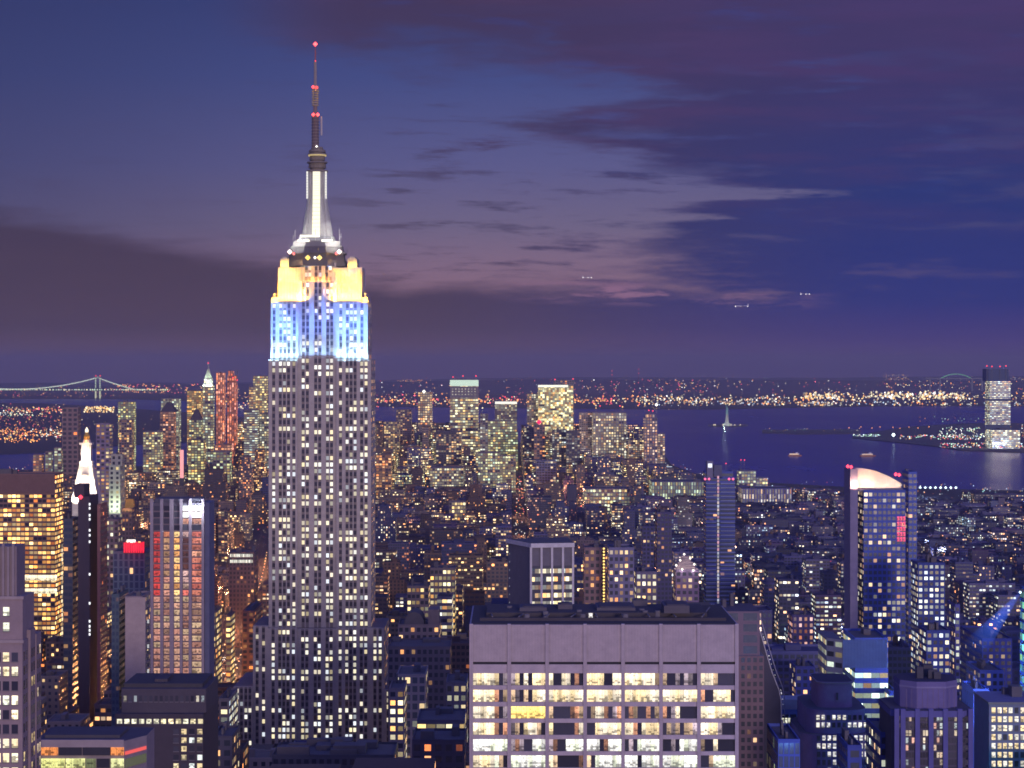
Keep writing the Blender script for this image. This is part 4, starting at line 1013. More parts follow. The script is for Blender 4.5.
q = MB(); q.prism([(P[0][0] - .8, P[0][1] - .3), (P[1][0], P[1][1] - 1.3), (P[2][0] + .8, P[2][1] - 1.2), (P[3][0] + .5, P[3][1])], zt - .3, zt + 1.9, wallc=(.60, .58, .62), topc=(.1, .1, .12)); t.part('roof_band', q)
q = MB()
for k in range(13): z = zt - 6 - k * 4.2; q.box(X(509.5, D + 28.5) - .15, X(509.5, D + 28.5) + .25, D + 27.6, D + 28, z, z + .5, mat='glow', glow=(.8, .85, 1, .4))
t.part('light_strip', q)
reg(507, 574, 545, D, 46, 606, 'the white-framed angled block')

# ------------------------------------------------------------------ left side
D = 1700.; yst = style(wall=(.22, .13, .12), cw=3.3, fh=3.55, lit=1.15, hw=.42, hh=.30, tint=(1.2, .74, .30), st=1.6, glass=0)
def fin_e(t, a, b, zg, zt):
    q = MB(); q.box(a, b, D - .3, D - .02, Z(493, D), zt, wallc=(.17, .10, .10)); t.part('blank_top', q)
    for ya, yb in ((575, 580.5), (588.5, 593.5)):
        q = MB(); q.box(X(16, D), X(57, D), D - .35, D - .05, Z(yb, D), Z(ya, D), mat='room', glow=(1, .95, .70, 1.5)); t.part('lit_floor', q)
    q = MB()
    for k in range(26): q.box(X(61.7, D), X(62.7, D), D - .6, D - .1, Z(547.5 + k * 4.6, D), Z(544 + k * 4.6, D), mat='glow', glow=(1, .85, .55, rnd.choice([.3, 1.1, 1.5, 1.2])))
    t.part('light_strip', q)
tower('office_building', 'broad brown slab office glowing yellow on nearly every floor at the left edge', 'office building', -40, 63, 475, D, 30, yst, yvis=640, anchor='the yellow glowing slab', finish=fin_e, bulk=3)
tower('office_building', 'dark glass shaft with a few lit floors right of the yellow glowing slab', 'office building', 63.5, 79, 520, 1420., 24, style(wall=(.09, .10, .14), cw=3.1, fh=4.0, lit=.16, hw=.44, glass=1, tint=(1, .85, .6)), yvis=640)
def fin_f(t, a, b, zg, zt):
    for py_ in (503, 507, 514, 518, 529, 534, 540.5, 573, 602, 620, 625, 629, 633):
        q = MB(); q.box(X(89, 1400.), X(90.5, 1400.), 1399.4, 1399.9, Z(py_ + 2.4, 1400.), Z(py_, 1400.), mat='glow', glow=(.95, .97, 1, 1.4)); t.part('wall_lamp', q)
    m = MB(); m.ball((X(81, 1400.), 1399., Z(497, 1400.)), 1.5, (1, .05, .08, 2.5)); t.part('beacon', m)
tower('office_building', 'tall black windowless shaft with one column of white lights in front of the clock tower', 'office building', 78, 97, 498, 1400., 30, style(wall=(.065, .05, .075), cw=30, fh=30, lit=0, hw=.0, hh=.0), yvis=690, anchor='the black shaft', tiers=((74, 84, 486, 3, 20),), finish=fin_f, bulk=0)
tower('office_building', 'reddish brick side wing against the black shaft', 'office building', 97.2, 102.5, 506, 1404., 24, style(wall=(.32, .15, .14), cw=3, fh=3.6, lit=.12, tint=(1, .6, .4)), yvis=640, bulk=0)
# clock tower with gilded lantern
D = 2250.; t = Thing('clock_tower', 'floodlit white clock tower with a steep pyramid roof and golden lantern', 'clock tower', (X(84.5, D), D, drop(D)))
WS = (.62, .58, .52); xc = X(84.5, D); KD = D / F; yc = D + 12
wl = MB(); wl.box(xc - 12.4, xc + 12.4, yc - 12, yc + 12, drop(D), Z(500, D), wallc=WS); wl.box(xc - 13, xc + 13, yc - 12.6, yc + 12.6, Z(502, D), Z(499, D), wallc=WS)
for k in range(6):
    x = xc - 11 + k * 4.4; wl.box(x - .5, x + .5, yc - 12.8, yc - 12, Z(560, D), Z(502, D), wallc=WS)
t.part('shaft', wl); q = MB(); q.frust(xc, yc, 12.6 * 1.414, 5.8 * 1.414, Z(499, D), Z(463, D), 4, rot=R(45), wallc=WS)
for k in range(3):
    z = Z(496 - k * 9, D); r_ = 12 - k * 2.0
    for s in (-.55, 0, .55): q.box(xc + s * r_ - .7, xc + s * r_ + .7, yc - r_ - .4, yc - r_ + 1.6, z, z + 2.6, wallc=(.5, .46, .42))
q.box(xc - 6.4, xc + 6.4, yc - 6.4, yc + 6.4, Z(463.5, D), Z(461.5, D), wallc=WS); ro = t.part('pyramid_roof', q)
q = MB()
for k in range(20):
    a = 2 * math.pi * k / 20; a2 = 2 * math.pi * (k + 1) / 20; z = Z(478, D)
    q.face([(xc, yc - 9.3, z), (xc + 3.6 * math.cos(a), yc - 9.3, z + 3.6 * math.sin(a)), (xc + 3.6 * math.cos(a2), yc - 9.3, z + 3.6 * math.sin(a2))], wallc=(.33, .28, .22))
q.box(xc - .25, xc + .25, yc - 9.45, yc - 9.31, Z(478, D), Z(478, D) + 3, wallc=(.05, .05, .05)); q.box(xc - .2, xc + 2, yc - 9.45, yc - 9.31, Z(478, D) - .2, Z(478, D) + .2, wallc=(.05, .05, .05)); t.part('clock_face', q, ro)
q = MB(); q.box(xc - 4.7, xc + 4.7, yc - 4.7, yc + 4.7, Z(461.5, D), Z(445, D), wallc=WS); q.box(xc - 5.9, xc + 5.9, yc - 5.9, yc + 5.9, Z(445, D), Z(443, D), wallc=WS); q.frust(xc, yc, 4.4, 3.6, Z(443, D), Z(440, D), 8, wallc=WS)
for k in range(4):
    x = xc - 3.6 + k * 2.4; q.box(x - .35, x + .35, yc - 5.2, yc - 4.7, Z(460, D), Z(446, D), wallc=WS)
up = t.part('belfry', q)
q = MB(); q.frust(xc, yc, 3.2, 3.0, Z(440, D), Z(436, D), 8, wallc=(.6, .36, .08)); q.frust(xc, yc, 3.4, 1.2, Z(436, D), Z(432.6, D), 8, wallc=(.6, .36, .08)); la = t.part('lantern', q)
q = MB(); q.frust(xc, yc, 1.5, 1.7, Z(432.6, D), Z(430.4, D), 6, mat='glow', glow=(1, .85, .6, 2)); q.frust(xc, yc, 1.7, .2, Z(430.4, D), Z(427.5, D), 6, mat='glow', glow=(1, .85, .6, 2)); t.part('beacon', q, la)
for dx_, z, e, c in ((-8, 466, 9000, (1, .84, .62)), (8, 466, 9000, (1, .84, .62)), (0, 501, 80000, (1, .84, .60)), (0, 490, 24000, (1, .84, .60))):
    lamp_area('tower_floodlight', (xc, yc - (11.5 if z < 480 else 19.5), Z(z if z > 480 else 463.4, D)), 14 if z > 480 else 10, .8, e, c, (R(180 - (24 if z > 480 else 32)), 0, 0), t)
lamp_area('tower_floodlight', (xc, yc - 22, Z(556, D)), 24, .8, 30000, (1, .92, .78), (R(180 - 14), 0, 0), t)
lamp_point('lantern_lamp', (xc, yc - 6, Z(441.5, D)), 1800, (1, .5, .1), .5, t)
reg(71, 98, 428, D, 26, 520, 'the clock tower')
# others left
tower('apartment_building', 'tall plain brown-grey slab far behind the clock tower', 'apartment building', 62, 81, 408, 4300., 30, style(wall=(.26, .18, .18), cw=9, fh=9, lit=.03, tint=ORG), yvis=470, anchor='the far brown slab', bulk=1)
tower('office_building', 'violet-lit tower with a yellow column of windows and green top', 'office building', 96, 113, 424, 3500., 30, style(wall=(.22, .18, .28), cw=7, fh=6, lit=.7, hw=.3, tint=YEL, st=.8), yvis=462, bulk=1)
tower('office_building', 'pale green floodlit stepped stone tower right of the clock tower', 'office building', 109, 125, 466, 2400., 30, style(wall=(.48, .50, .40), cw=6, fh=5, lit=.35, hw=.22, tint=GRN, st=.7), yvis=520, anchor='the pale green stone tower', tiers=((111, 122, 455, 4, 16),))
lamp_area('stone_floodlight', (X(117, 2400.), 2390., Z(512, 2400.)), 16, 1, 14000, (.85, 1, .7), (R(180 - 14), 0, 0))
def fin_h(t, a, b, zg, zt):
    q = MB(); q.frust((a + b) / 2, 1915, (b - a) * .66, (b - a) * .5, zt, Z(500, 1900.), 4, rot=R(45), wallc=(.6, .35, .08)); t.part('gilded_roof', q)
    lamp_area('roof_floodlight', ((a + b) / 2, 1896., zt - 1), b - a, 1, 1500, (1, .5, .12), (R(180 - 35), 0, 0), t)
tower('office_building', 'dark tower topped by an amber lit roof block', 'office building', 122, 136, 509, 1900., 20, style(wall=(.12, .09, .12), cw=3.2, lit=.1, tint=WARM), yvis=545, finish=fin_h, bulk=0, anchor='the amber roof block')
tower('office_building', 'stone building with white strip-lit windows between the clock tower and the amber roof', 'office building', 101, 123, 520, 1950., 24, style(wall=(.22, .17, .2), cw=4, fh=5, lit=.4, hw=.3, tint=COOL, vert=1), yvis=560)
def fin_l(t, a, b, zg, zt):
    q = MB(); xa, xb = X(124, 1260.), X(145, 1260.)
    for k in range(9):
        x = xa + (xb - xa) * k / 9; q.box(x, x + (xb - xa) / 9 * .72, 1258.6, 1260, zt + .2, Z(542.5 - (k % 3) * .4, 1260.), mat='glow', glow=(1, .012, .035, 1.0))
    q.box(xa, xb, 1259.2, 1260.4, zt, zt + 1.2, wallc=(.1, .05, .05)); t.part('red_sign', q)
    m = MB(); m.box(X(127, 1260.), X(135.5, 1260.), 1258.8, 1260.6, Z(542.5, 1260.), Z(539.6, 1260.), mat='glow', glow=(1, .95, .85, 1.5)); t.part('lamp', m)
    lamp_point('sign_lamp', (X(134, 1260.), 1252, zt + 3), 2600, (1, .06, .1), 1, t)
tower('office_building', 'teal-grey glass block carrying a glowing red roof sign', 'office building', 113, 152, 553, 1260., 26, style(wall=(.14, .2, .24), cw=3, fh=4, lit=.06, hw=.3, hh=.4, glass=1, tint=COOL), yvis=598, anchor='the red roof sign', finish=fin_l, bulk=0)
# slab tower lit red and orange
D = 1100.; t = Thing('office_tower', 'tall grey pier-fronted tower with red and orange lit window columns and white roof floodlights', 'office building', (X(178, D), D, drop(D)))
x0, x1 = X(150, D), X(204, D); PC = (.30, .25, .30); wl = MB()
bays = [(153.2, 160, 527), (163.2, 169.5, 500), (173.6, 179.6, 500), (182.4, 188.6, 500), (191.6, 201.4, 500)]
wl.box(x0, x1, D + 1.2, D + 24, drop(D), Z(503, D), wallc=(.12, .11, .15))
last = x0
for (a_, b_, _) in bays: wl.box(last, X(a_, D), D, D + 1.2, drop(D), Z(499, D), wallc=PC); last = X(b_, D)
wl.box(last, x1, D, D + 1.2, drop(D), Z(499, D), wallc=PC); wl.box(x0, X(160, D), D - .1, D + 1.21, Z(525, D), Z(498.5, D), wallc=PC) if 0 else None
wl.box(x1, X(208.5, D), D + 3, D + 22, drop(D), Z(503, D), wallc=(.12, .13, .24))
t.part('wall', wl); fh = 6.5 * D / F
q = MB(); q.box(x0 + 2, x1 - 2, D + 3, D + 20, Z(503, D), Z(499, D), wallc=(.1, .1, .14)); t.part('roof', q)
palette = [[(1, .10, .08)], [(1, .38, .2), (1, .6, .35), (1, .5, .4)], [(1, .5, .18), (1, .72, .32), (1, .62, .2)], [(1, .25, .2), (1, .7, .6), (.9, .6, .6)], [(1, .28, .22), (1, .5, .35), (1, .35, .25)]]
for i, (a_, b_, top_) in enumerate(bays):
    for r_ in range(27):
        py_ = 506 + r_ * 6.5
        if py_ < 529 and r_ not in (0, 1, 2, 3): continue
        z1, z0 = Z(py_, D), Z(py_ + 4.9, D); xa, xb = X(a_, D) + .1, X(b_, D) - .1; w_ = MB()
        P = [(xa, D + .9, z0), (xb, D + .9, z0), (xb, D + .9, z1), (xa, D + .9, z1)]; uv = [(0, 0), (xb - xa, 0), (xb - xa, 2.4), (0, 2.4)]
        if py_ < 527:
            if i in (3, 4) and r_ < 2: w_.face(P, 'glow', glow=(.95, 1, .93, 2.6 if i == 4 else 1.6))
            elif i in (3, 4) and r_ == 2: w_.face(P, 'room', uv, glow=(1, .5, .35, .8))
            else: w_.face(P, 'glass')
        else:
            g = rnd.choice(palette[i]); s_ = rnd.uniform(.45, 1.1)
            if py_ > 595: g = rnd.choice([(1, .6, .45), (1, .75, .5), (1, .5, .4)]); s_ *= .8
            if i == 3 and 535 < py_ < 565: g, s_ = (.8, .3, .25), .15
            if i == 2: s_ *= 1.5
            w_.face(P, 'room', uv, glow=(*g, s_))
        w_.box(xa - .1, xb + .1, D + .7, D + .89, z0 - .4, z0, wallc=(.25, .18, .19)); t.part('window', w_)
lamp_point('roof_floodlight', (X(196, D), D - 4, Z(507, D)), 9000, (.85, .95, 1), 1.0, t)
q = MB(); q.ball((X(196, D), D - 1, Z(508, D)), 1.6, (.9, 1, 1, 6)); t.part('floodlight', q)
reg(150, 209, 498, D, 26, 676, 'the red and orange tower')
# pale blank party wall slab
D = 985.
def fin_s(t, a, b, zg, zt):
    q = MB(); q.box(X(125.5, D), X(145.5, D), D - .3, D - .02, Z(682, D), zt + .3, wallc=(.42, .34, .33)); t.part('blank_wall', q)
    q = MB()
    for k in range(12): q.box(X(147.2, D), X(149.2, D), D - .2, D - .03, Z(604.5 + k * 6.2, D), Z(601 + k * 6.2, D), mat='room' if k % 4 == 3 or k == 11 else 'glass', glow=(.8, .9, 1, .8))
    t.part('window', q, kind='stuff')
tower('apartment_building', 'slab with a tall blank pale end wall and one column of tiny windows', 'apartment building', 125, 150.5, 598, D, 22, style(wall=(.26, .21, .24), cw=2.2, fh=2.9, lit=.2, hw=.3, tint=WARM), yvis=676, anchor='the blank pale end wall', finish=fin_s, bulk=1)
tower('apartment_building', 'dark blue-green narrow block left of the blank pale end wall', 'apartment building', 111.5, 124.5, 596, 990., 24, style(wall=(.08, .12, .16), cw=2.2, fh=3.0, lit=.05, hw=.3, glass=1, tint=COOL, st=.5), yvis=690)
# wide dark office under it
D = 770.; t = Thing('office_building', 'broad dark masonry office with one bright row of windows under a black flat roof', 'office building', (X(160, D), D, drop(D)))
wl = MB(); x0, x1 = X(115, D), X(203, D); DK = (.065, .052, .075)
wl.box(x0, x1, D, D + 40, drop(D), Z(714, D), wallc=DK); wl.box(X(120, D), X(205, D), D + 3, D + 34, Z(714, D), Z(690, D), wallc=(.08, .068, .095)); t.part('wall', wl)
q = MB(); q.box(X(121, D), X(200, D), D + 6, D + 32, Z(690, D), Z(686, D), wallc=(.06, .055, .07)); ro_ = t.part('roof', q); q = MB(); q.box(X(150, D), X(163, D), D + 10, D + 24, Z(686, D), Z(683, D), wallc=(.07, .06, .08)); t.part('bulkhead', q, ro_)
win_grid(t, [X(123.5 + k * 5.2, D) for k in range(16)], [Z(697, D)], D + 3, 3 * D / F, 6 * D / F, p_lit=.22, colors=[(.6, .75, .9), (.8, .8, .7)], st=(.2, .6))
win_grid(t, [X(119.5 + k * 7.35, D) for k in range(12)], [Z(719.0, D), ], D, 5.3 * D / F, 4.6 * D / F, lit_fn=lambda r_, c_: True, colors=[(1, .95, .62), (.95, 1, .8), (1, .9, .6)], st=(.9, 1.25))
win_grid(t, [X(176 + k * 7.9, D) for k in range(4)], [Z(729 + 8.6 * k, D) for k in range(5)], D, 5.3 * D / F, 5.2 * D / F, p_lit=.6, colors=[(1, .92, .6), (1, .85, .5), (.8, .95, 1)], st=(.7, 1.1))
reg(113, 209, 676, D, 42, 740, 'the broad dark office')
def fin_row(t, a, b, zg, zt):
    for r_ in range(2):
        q = MB(); n = 16
        for k in range(n): x = a + 1 + (b - a - 2) * k / n; q.box(x, x + (b - a) / n * .62, 2049.4, 2049.95, zt - 3.6 - 5.2 * r_, zt - .9 - 5.2 * r_, mat='glow', glow=(1, 1, .85, rnd.uniform(.5, 1.4)))
        t.part('window', q, kind='stuff')
# yellow-window block by the avenue and neighbours
tower('loft_building', 'block with stacked yellow windows between the red and orange tower and the avenue', 'loft building', 209.5, 220, 612, 1480., 30, style(wall=(.2, .15, .17), cw=3.1, fh=3.9, lit=1.1, hw=.36, tint=YEL, st=1.1), yvis=682, anchor='the stacked yellow windows')
tower('loft_building', 'narrow block with a full column of bright yellow floors next to the avenue', 'loft building', 226, 233.5, 616, 1620., 26, style(wall=(.2, .15, .17), cw=5.2, fh=3.9, lit=1.7, hw=.42, tint=YEL, st=1.1), yvis=680)
tower('loft_building', 'long building with a row of small bright white windows under its roof near the skyscraper', 'loft building', 229, 258, 553, 2050., 30, style(wall=(.14, .10, .12), cw=3.4, fh=4.0, lit=.16, hw=.28, tint=(1, .8, .6), st=1.1), yvis=566, finish=fin_row)
tower('loft_building', 'brick block right of the avenue washed in orange street light', 'loft building', 242, 262, 612, 1640., 60, style(wall=(.36, .18, .12), cw=3.6, fh=3.9, lit=.25, tint=ORG), yvis=680)
tower('office_building', 'grey office with a grid of white windows left of the skyscraper base', 'office building', 219, 236, 700, 1140., 36, style(wall=(.2, .18, .23), cw=3.6, fh=4.0, lit=.7, tint=COOL, st=1.0), yvis=738)
# left of the slab, right of the skyscraper
tower('office_building', 'slim white-banded office glowing between the domed roof and the pale slab', 'office building', 437, 453, 598, 1420., 22, style(wall=(.3, .27, .3), cw=3, fh=4.0, lit=1.35, hw=.46, hh=.25, tint=(1, 1, .9), st=1.15), yvis=648, anchor='the slim white-banded office')
tower('office_building', 'yellow-windowed loft block behind the slim white-banded office', 'loft building', 430, 456, 569, 1650., 24, style(wall=(.2, .16, .18), cw=3.3, fh=4.4, lit=1.1, hw=.36, tint=YEL, st=1.05), yvis=590)
tower('loft_building', 'yellow-windowed loft just right of the skyscraper', 'loft building', 407, 430, 587, 1580., 24, style(wall=(.2, .16, .18), cw=3.2, fh=4.3, lit=1.0, hw=.36, tint=YEL, st=1.0), yvis=604)
def fin_dome(t, a, b, zg, zt):
    q = MB(); n = 10; xa, xb = X(404, 1250.), X(424, 1250.)
    for k in range(n):
        c0, c1 = math.cos(math.pi * (1 - k / n)), math.cos(math.pi * (1 - (k + 1) / n)); s0, s1 = math.sin(math.pi * k / n), math.sin(math.pi * (k + 1) / n)
        xm, hw_ = (xa + xb) / 2, (xb - xa) / 2; hh_ = 7.5
        q.face([(xm + c0 * hw_, 1252, zt + s0 * hh_), (xm + c1 * hw_, 1252, zt + s1 * hh_), (xm + c1 * hw_, 1274, zt + s1 * hh_), (xm + c0 * hw_, 1274, zt + s0 * hh_)], wallc=(.1, .1, .12)); q.face([(xm, 1252, zt), (xm + c1 * hw_, 1252, zt + s1 * hh_), (xm + c0 * hw_, 1252, zt + s0 * hh_)], wallc=(.12, .11, .13))
    t.part('vaulted_roof', q)
    q = MB(); q.box(X(428, 1250.), X(439, 1250.), 1252, 1270, zt, Z(610, 1250.), wallc=(.18, .15, .17)); t.part('bulkhead', q)
tower('loft_building', 'brown loft with a dark vaulted roof right of the skyscraper', 'loft building', 398, 441, 626, 1250., 30, style(wall=(.22, .18, .21), cw=3.4, fh=4.1, lit=.42, hw=.3, tint=(1, .8, .65)), yvis=646, anchor='the vaulted roof', finish=fin_dome, bulk=0)
tower('loft_building', 'dark long roof with dim windows below the vaulted roof', 'loft building', 388, 452, 648, 1160., 34, style(wall=(.13, .11, .15), cw=3.0, fh=4.0, lit=.2, hw=.3, tint=(1, .8, .65), st=.7), yvis=676)
tower('office_building', 'grey stone block with deep dark windows low between the skyscraper and the pale slab', 'office building', 397, 428, 676, 1060., 30, style(wall=(.36, .31, .33), cw=3.5, fh=4.1, lit=.28, hw=.34, hh=.34, glass=1, tint=COOL), yvis=712, anchor='the grey stone block')
tower('office_building', 'slim stone office with yellow windows standing against the skyscraper base', 'office building', 389, 407, 690, 1010., 26, style(wall=(.24, .2, .23), cw=3.0, fh=3.8, lit=.8, hw=.32, tint=(1, .92, .7), st=1.05), yvis=744)
tower('office_building', 'low block with one bright band of wide windows left of the pale slab', 'office building', 417, 466, 722, 900., 30, style(wall=(.16, .14, .19), cw=3.6, fh=5.2, lit=.9, hw=.44, hh=.33, tint=(1, .95, .7), st=1.0), yvis=740)
tower('office_building', 'dark low block at the bottom with small red windows left of the pale slab', 'office building', 412, 466, 742, 830., 26, style(wall=(.09, .085, .13), cw=3.6, fh=4.2, lit=.12, tint=(1, .6, .5)), yvis=768)
tower('office_building', 'cool-lit roof terrace block just left of the pale slab', 'office building', 446, 468, 684, 1080., 30, style(wall=(.16, .15, .22), cw=3.0, fh=4.4, lit=.5, tint=COOL, st=.9), yvis=706)
tower('office_building', 'dark roof with plant boxes in front of the skyscraper foot', 'office building', 272, 398, 757, 880., 30, style(wall=(.09, .09, .13), cw=3.0, fh=4, lit=.03, tint=WARM), yvis=768, bulk=9)
tower('office_building', 'dark square roof tower with white windows by the foot of the avenue', 'office building', 212, 240, 738, 900., 26, style(wall=(.08, .075, .12), cw=3.4, fh=4, lit=.3, tint=COOL, st=1.0), yvis=768, bulk=2)
# right middle
tower('apartment_building', 'dark block with a grid of small red windows beyond the pale plant room', 'apartment building', 788, 814, 616, 1520., 24, style(wall=(.16, .1, .16), cw=3.8, fh=4.2, lit=1.2, hw=.24, tint=(1, .55, .5), st=.9), yvis=655)
tower('apartment_building', 'narrow dark block with scattered windows beside the sloping glass wall', 'apartment building', 790, 815, 668, 1190., 24, style(wall=(.13, .12, .22), cw=3.4, fh=3.6, lit=.4, tint=(1, .85, .8)), yvis=690)

# ------------------------------------------------------------------ downtown and the far skyline
def far_tower(label, x0, x1, ytop, D, st, yvis=None, anchor=None, tiers=(), beacon=None, finish=None, name='skyscraper', roofc=(.1, .1, .13)):
    return tower(name, label, 'skyscraper', x0, x1, ytop, D, (x1 - x0) * D / F * .9, st, yvis=yvis or ytop + 30, anchor=anchor, tiers=tiers, beacon=beacon, finish=finish, bulk=1, roofc=roofc)
def lit_band(t, px0, px1, ya, yb, D, g):
    q = MB(); q.box(X(px0, D), X(px1, D), D - 1.5, D - .2, Z(yb, D), Z(ya, D), mat='glow', glow=g); t.part('lit_band', q)
FS = lambda lit, tint, st=.9, wall=(.2, .17, .2), cw=5.5, fh=5.0, hw=.38, hh=.32, vert=0: style(wall=wall, cw=cw, fh=fh, lit=lit, hw=hw, hh=hh, vert=vert, tint=tint, st=st)
t = far_tower('far skyscraper with a green-white stripe on top, dim upper floors and yellow lower floors', 450, 478.5, 380, 5500., FS(1.6, (1, .95, .62), 1.0, hw=.45, cw=6, fh=6.4), 448, 'the green-topped skyscraper', beacon=[(453, 377), (463, 376), (476, 376)])
lit_band(t, 450, 478.5, 380, 386, 5500., (.75, 1, .8, .85)); lit_band(t, 450, 478.5, 446, 446.5, 5500., (0, 0, 0, 0))
q = MB(); q.box(X(450, 5500.), X(478.5, 5500.), 5499.2, 5499.7, Z(398, 5500.), Z(386.5, 5500.), wallc=(.2, .19, .22)); t.part('plant_floors', q)
for py_ in (388.5, 391, 394): 
    q = MB()
    for k in range(8): q.box(X(452 + k * 3.2, 5500.), X(453.2 + k * 3.2, 5500.), 5498.6, 5499.1, Z(py_ + 1, 5500.), Z(py_, 5500.), mat='glow', glow=(1, .95, .7, rnd.uniform(.2, .7)))
    t.part('light_strip', q)
t = far_tower('broad bright yellow far skyscraper with a white roof stripe', 538, 573, 386, 5600., FS(2.2, (1, .95, .58), 1.15, cw=5, fh=5, hw=.46, hh=.44, wall=(.3, .28, .2)), 433, 'the bright yellow skyscraper', beacon=[(555, 379.5), (573, 379)])
lit_band(t, 538, 568, 385, 387.2, 5600., (1, 1, .8, 1.3))
far_tower('slim dim yellow wing left of the broad bright yellow skyscraper', 527, 538, 394, 5650., FS(1.0, (1, .95, .7), .7, cw=5, fh=5.5), 420)
far_tower('grey roof block with warm windows behind the broad bright yellow skyscraper', 553, 574, 380.5, 5680., FS(.3, ORG, .5, wall=(.22, .2, .26)), 386)
t = far_tower('far skyscraper with a white line along its roof and shaded windows', 495, 517, 403, 5750., FS(.9, (.95, 1, .7), .65, cw=5, fh=5), 425, 'the white-lined skyscraper', beacon=[(500, 398), (505, 397), (512, 397)])
lit_band(t, 495, 517, 401.5, 404, 5750., (1, 1, .85, 1.2))
far_tower('stepped pale yellow-green block in front of the white-lined skyscraper', 478, 518, 432, 5500., FS(1.6, (.92, 1, .58), .85, cw=6, fh=6, hw=.42), 466, tiers=((488, 517, 421, 8, 50),))
far_tower('small dark tower with cool windows left of the white-lined skyscraper', 480, 488, 414, 5350., FS(.6, COOL, .8), 440)
far_tower('tall thin orange-white far tower with a glaring top', 418, 432.5, 392, 6300., FS(1.6, (1, .78, .5), 1.1, vert=.8, cw=6, fh=6.5), 424, 'the thin glaring tower')
q = MB(); q.ball((X(424, 6290.), 6285, Z(391.5, 6290.)), 5, (1, .95, .8, 2.5)); tag(q.build('floodlight'), 'glaring white lamp on top of the thin orange-white far tower', 'floodlight')
far_tower('squat brown far tower beside the skyscraper shaft', 396, 412, 410, 6000., FS(.25, WARM, .7, wall=(.26, .2, .22)), 440)
far_tower('low far block with yellow windows beside the thin glaring tower', 384, 400, 422, 5700., FS(.7, YEL, .8), 450)
far_tower('wide tan far tower with an even grid of lit windows under a dark roof', 592, 626.5, 413, 5600., FS(1.9, (1, .9, .66), .8, cw=6.2, fh=6.6, hw=.34, hh=.34, wall=(.32, .27, .26)), 455, 'the tan grid tower', beacon=[(600, 406), (620, 406)])
far_tower('dim violet-brown block with small windows left of the tan grid tower', 579, 592, 413, 5650., FS(.8, (1, .8, .7), .5, wall=(.3, .24, .28)), 450)
far_tower('rounded reddish far apartment tower standing alone at the water', 643.5, 657.5, 418, 5300., FS(.95, (1, .68, .5), 1.0, cw=6.5, fh=6.5, hw=.3), 460, 'the rounded reddish tower', tiers=((646, 655, 414, 6, 18),), beacon=[(649, 410.5), (653, 411)])
far_tower('low dotted block right of the rounded reddish tower', 657.5, 665, 434, 5350., FS(.8, (1, .8, .6), .9), 465)
far_tower('low block left of the rounded reddish tower', 628, 644, 440, 5400., FS(.9, (1, .85, .6), .9), 460)
far_tower('dark block with scattered white windows before the bright yellow skyscraper', 552, 566, 430, 5000., FS(.5, COOL, .9, wall=(.08, .08, .12)), 462)
far_tower('dark stepped tower with blue-white windows left of the tan grid tower', 566, 580, 431, 4950., FS(.55, COOL, .8, wall=(.08, .08, .13)), 465)
far_tower('slim tower with a red light on its roof', 534, 545, 425, 5100., FS(.45, ORG, .8), 460, beacon=[(539, 421.5)])
q = MB(); q.ball((X(539, 5095.), 5090, Z(422, 5095.)), 6, (1, .02, .12, 1.6)); tag(q.build('beacon'), 'large red glow on the roof of the slim tower before the yellow skyscraper', 'beacon')
far_tower('dark narrow tower at the water gap beside the white-lined skyscraper', 524, 534, 428, 5200., FS(.35, COOL, .7, wall=(.1, .1, .14)), 460)
far_tower('low wide block of pale green windows below the tan grid tower', 583, 630, 489, 3900., FS(1.3, (.9, 1, .72), .9, cw=5, fh=6), 503, 'the pale green low block')
far_tower('long low riverside block of pale green windows left of the slim balcony tower', 649, 704, 482, 4300., FS(1.5, (.8, 1, .72), .7, cw=5, fh=7, vert=.5, hw=.3, hh=.42), 497, 'the green riverside block')
far_tower('long tan warehouse with tall lit windows right of the slim balcony tower', 738, 792, 489, 4200., FS(1.4, (1, .88, .72), .62, cw=5.5, fh=11, vert=.5, hw=.24, hh=.44, wall=(.28, .22, .28)), 503, 'the lit tan warehouse')
far_tower('yellow and green lit block by the water under red roof lights', 737, 756, 471, 4700., FS(1.3, (.9, 1, .65), .95, cw=6, fh=6), 487, beacon=[(741, 460), (744.5, 460), (726, 463.5)])
far_tower('lower green-lit block by the water stepping down to the pier', 752, 768, 478, 4750., FS(1.2, (.85, 1, .65), .9, cw=6, fh=6), 489)
far_tower('green-white lit office with a dark roof in the middle distance', 478, 500, 453, 4500., FS(1.2, (.85, 1, .7), .85, cw=5, fh=5.5), 486, 'the green-white office')
far_tower('yellow-green lit office right of the dark-roofed green-white office', 500, 516, 456, 4550., FS(1.3, (.95, 1, .6), .85, cw=5, fh=5.5), 480)
far_tower('broad pale lit office with fine rows, left of the green-white office', 430, 464, 468, 4300., FS(1.3, (1, 1, .75), .7, cw=4.5, fh=5, hw=.4), 488, 'the broad pale office')
far_tower('dark office with a pale cornice line before the green-topped skyscraper', 436, 462, 432, 5000., FS(.45, (1, .9, .7), .9, wall=(.09, .08, .12)), 465)
far_tower('brown far block with orange floors right of the skyscraper shaft', 376, 392, 455, 4300., FS(.9, ORG, .9, wall=(.22, .14, .12)), 490)
far_tower('blue-grey dim tower with white windows in the middle of downtown', 536, 556, 461, 4500., FS(.3, COOL, .9, wall=(.14, .17, .32)), 485)
far_tower('yellow lit loft in the middle distance below the broad pale office', 449, 466, 502, 3500., FS(1.2, YEL, .9, cw=4.6, fh=6), 516)
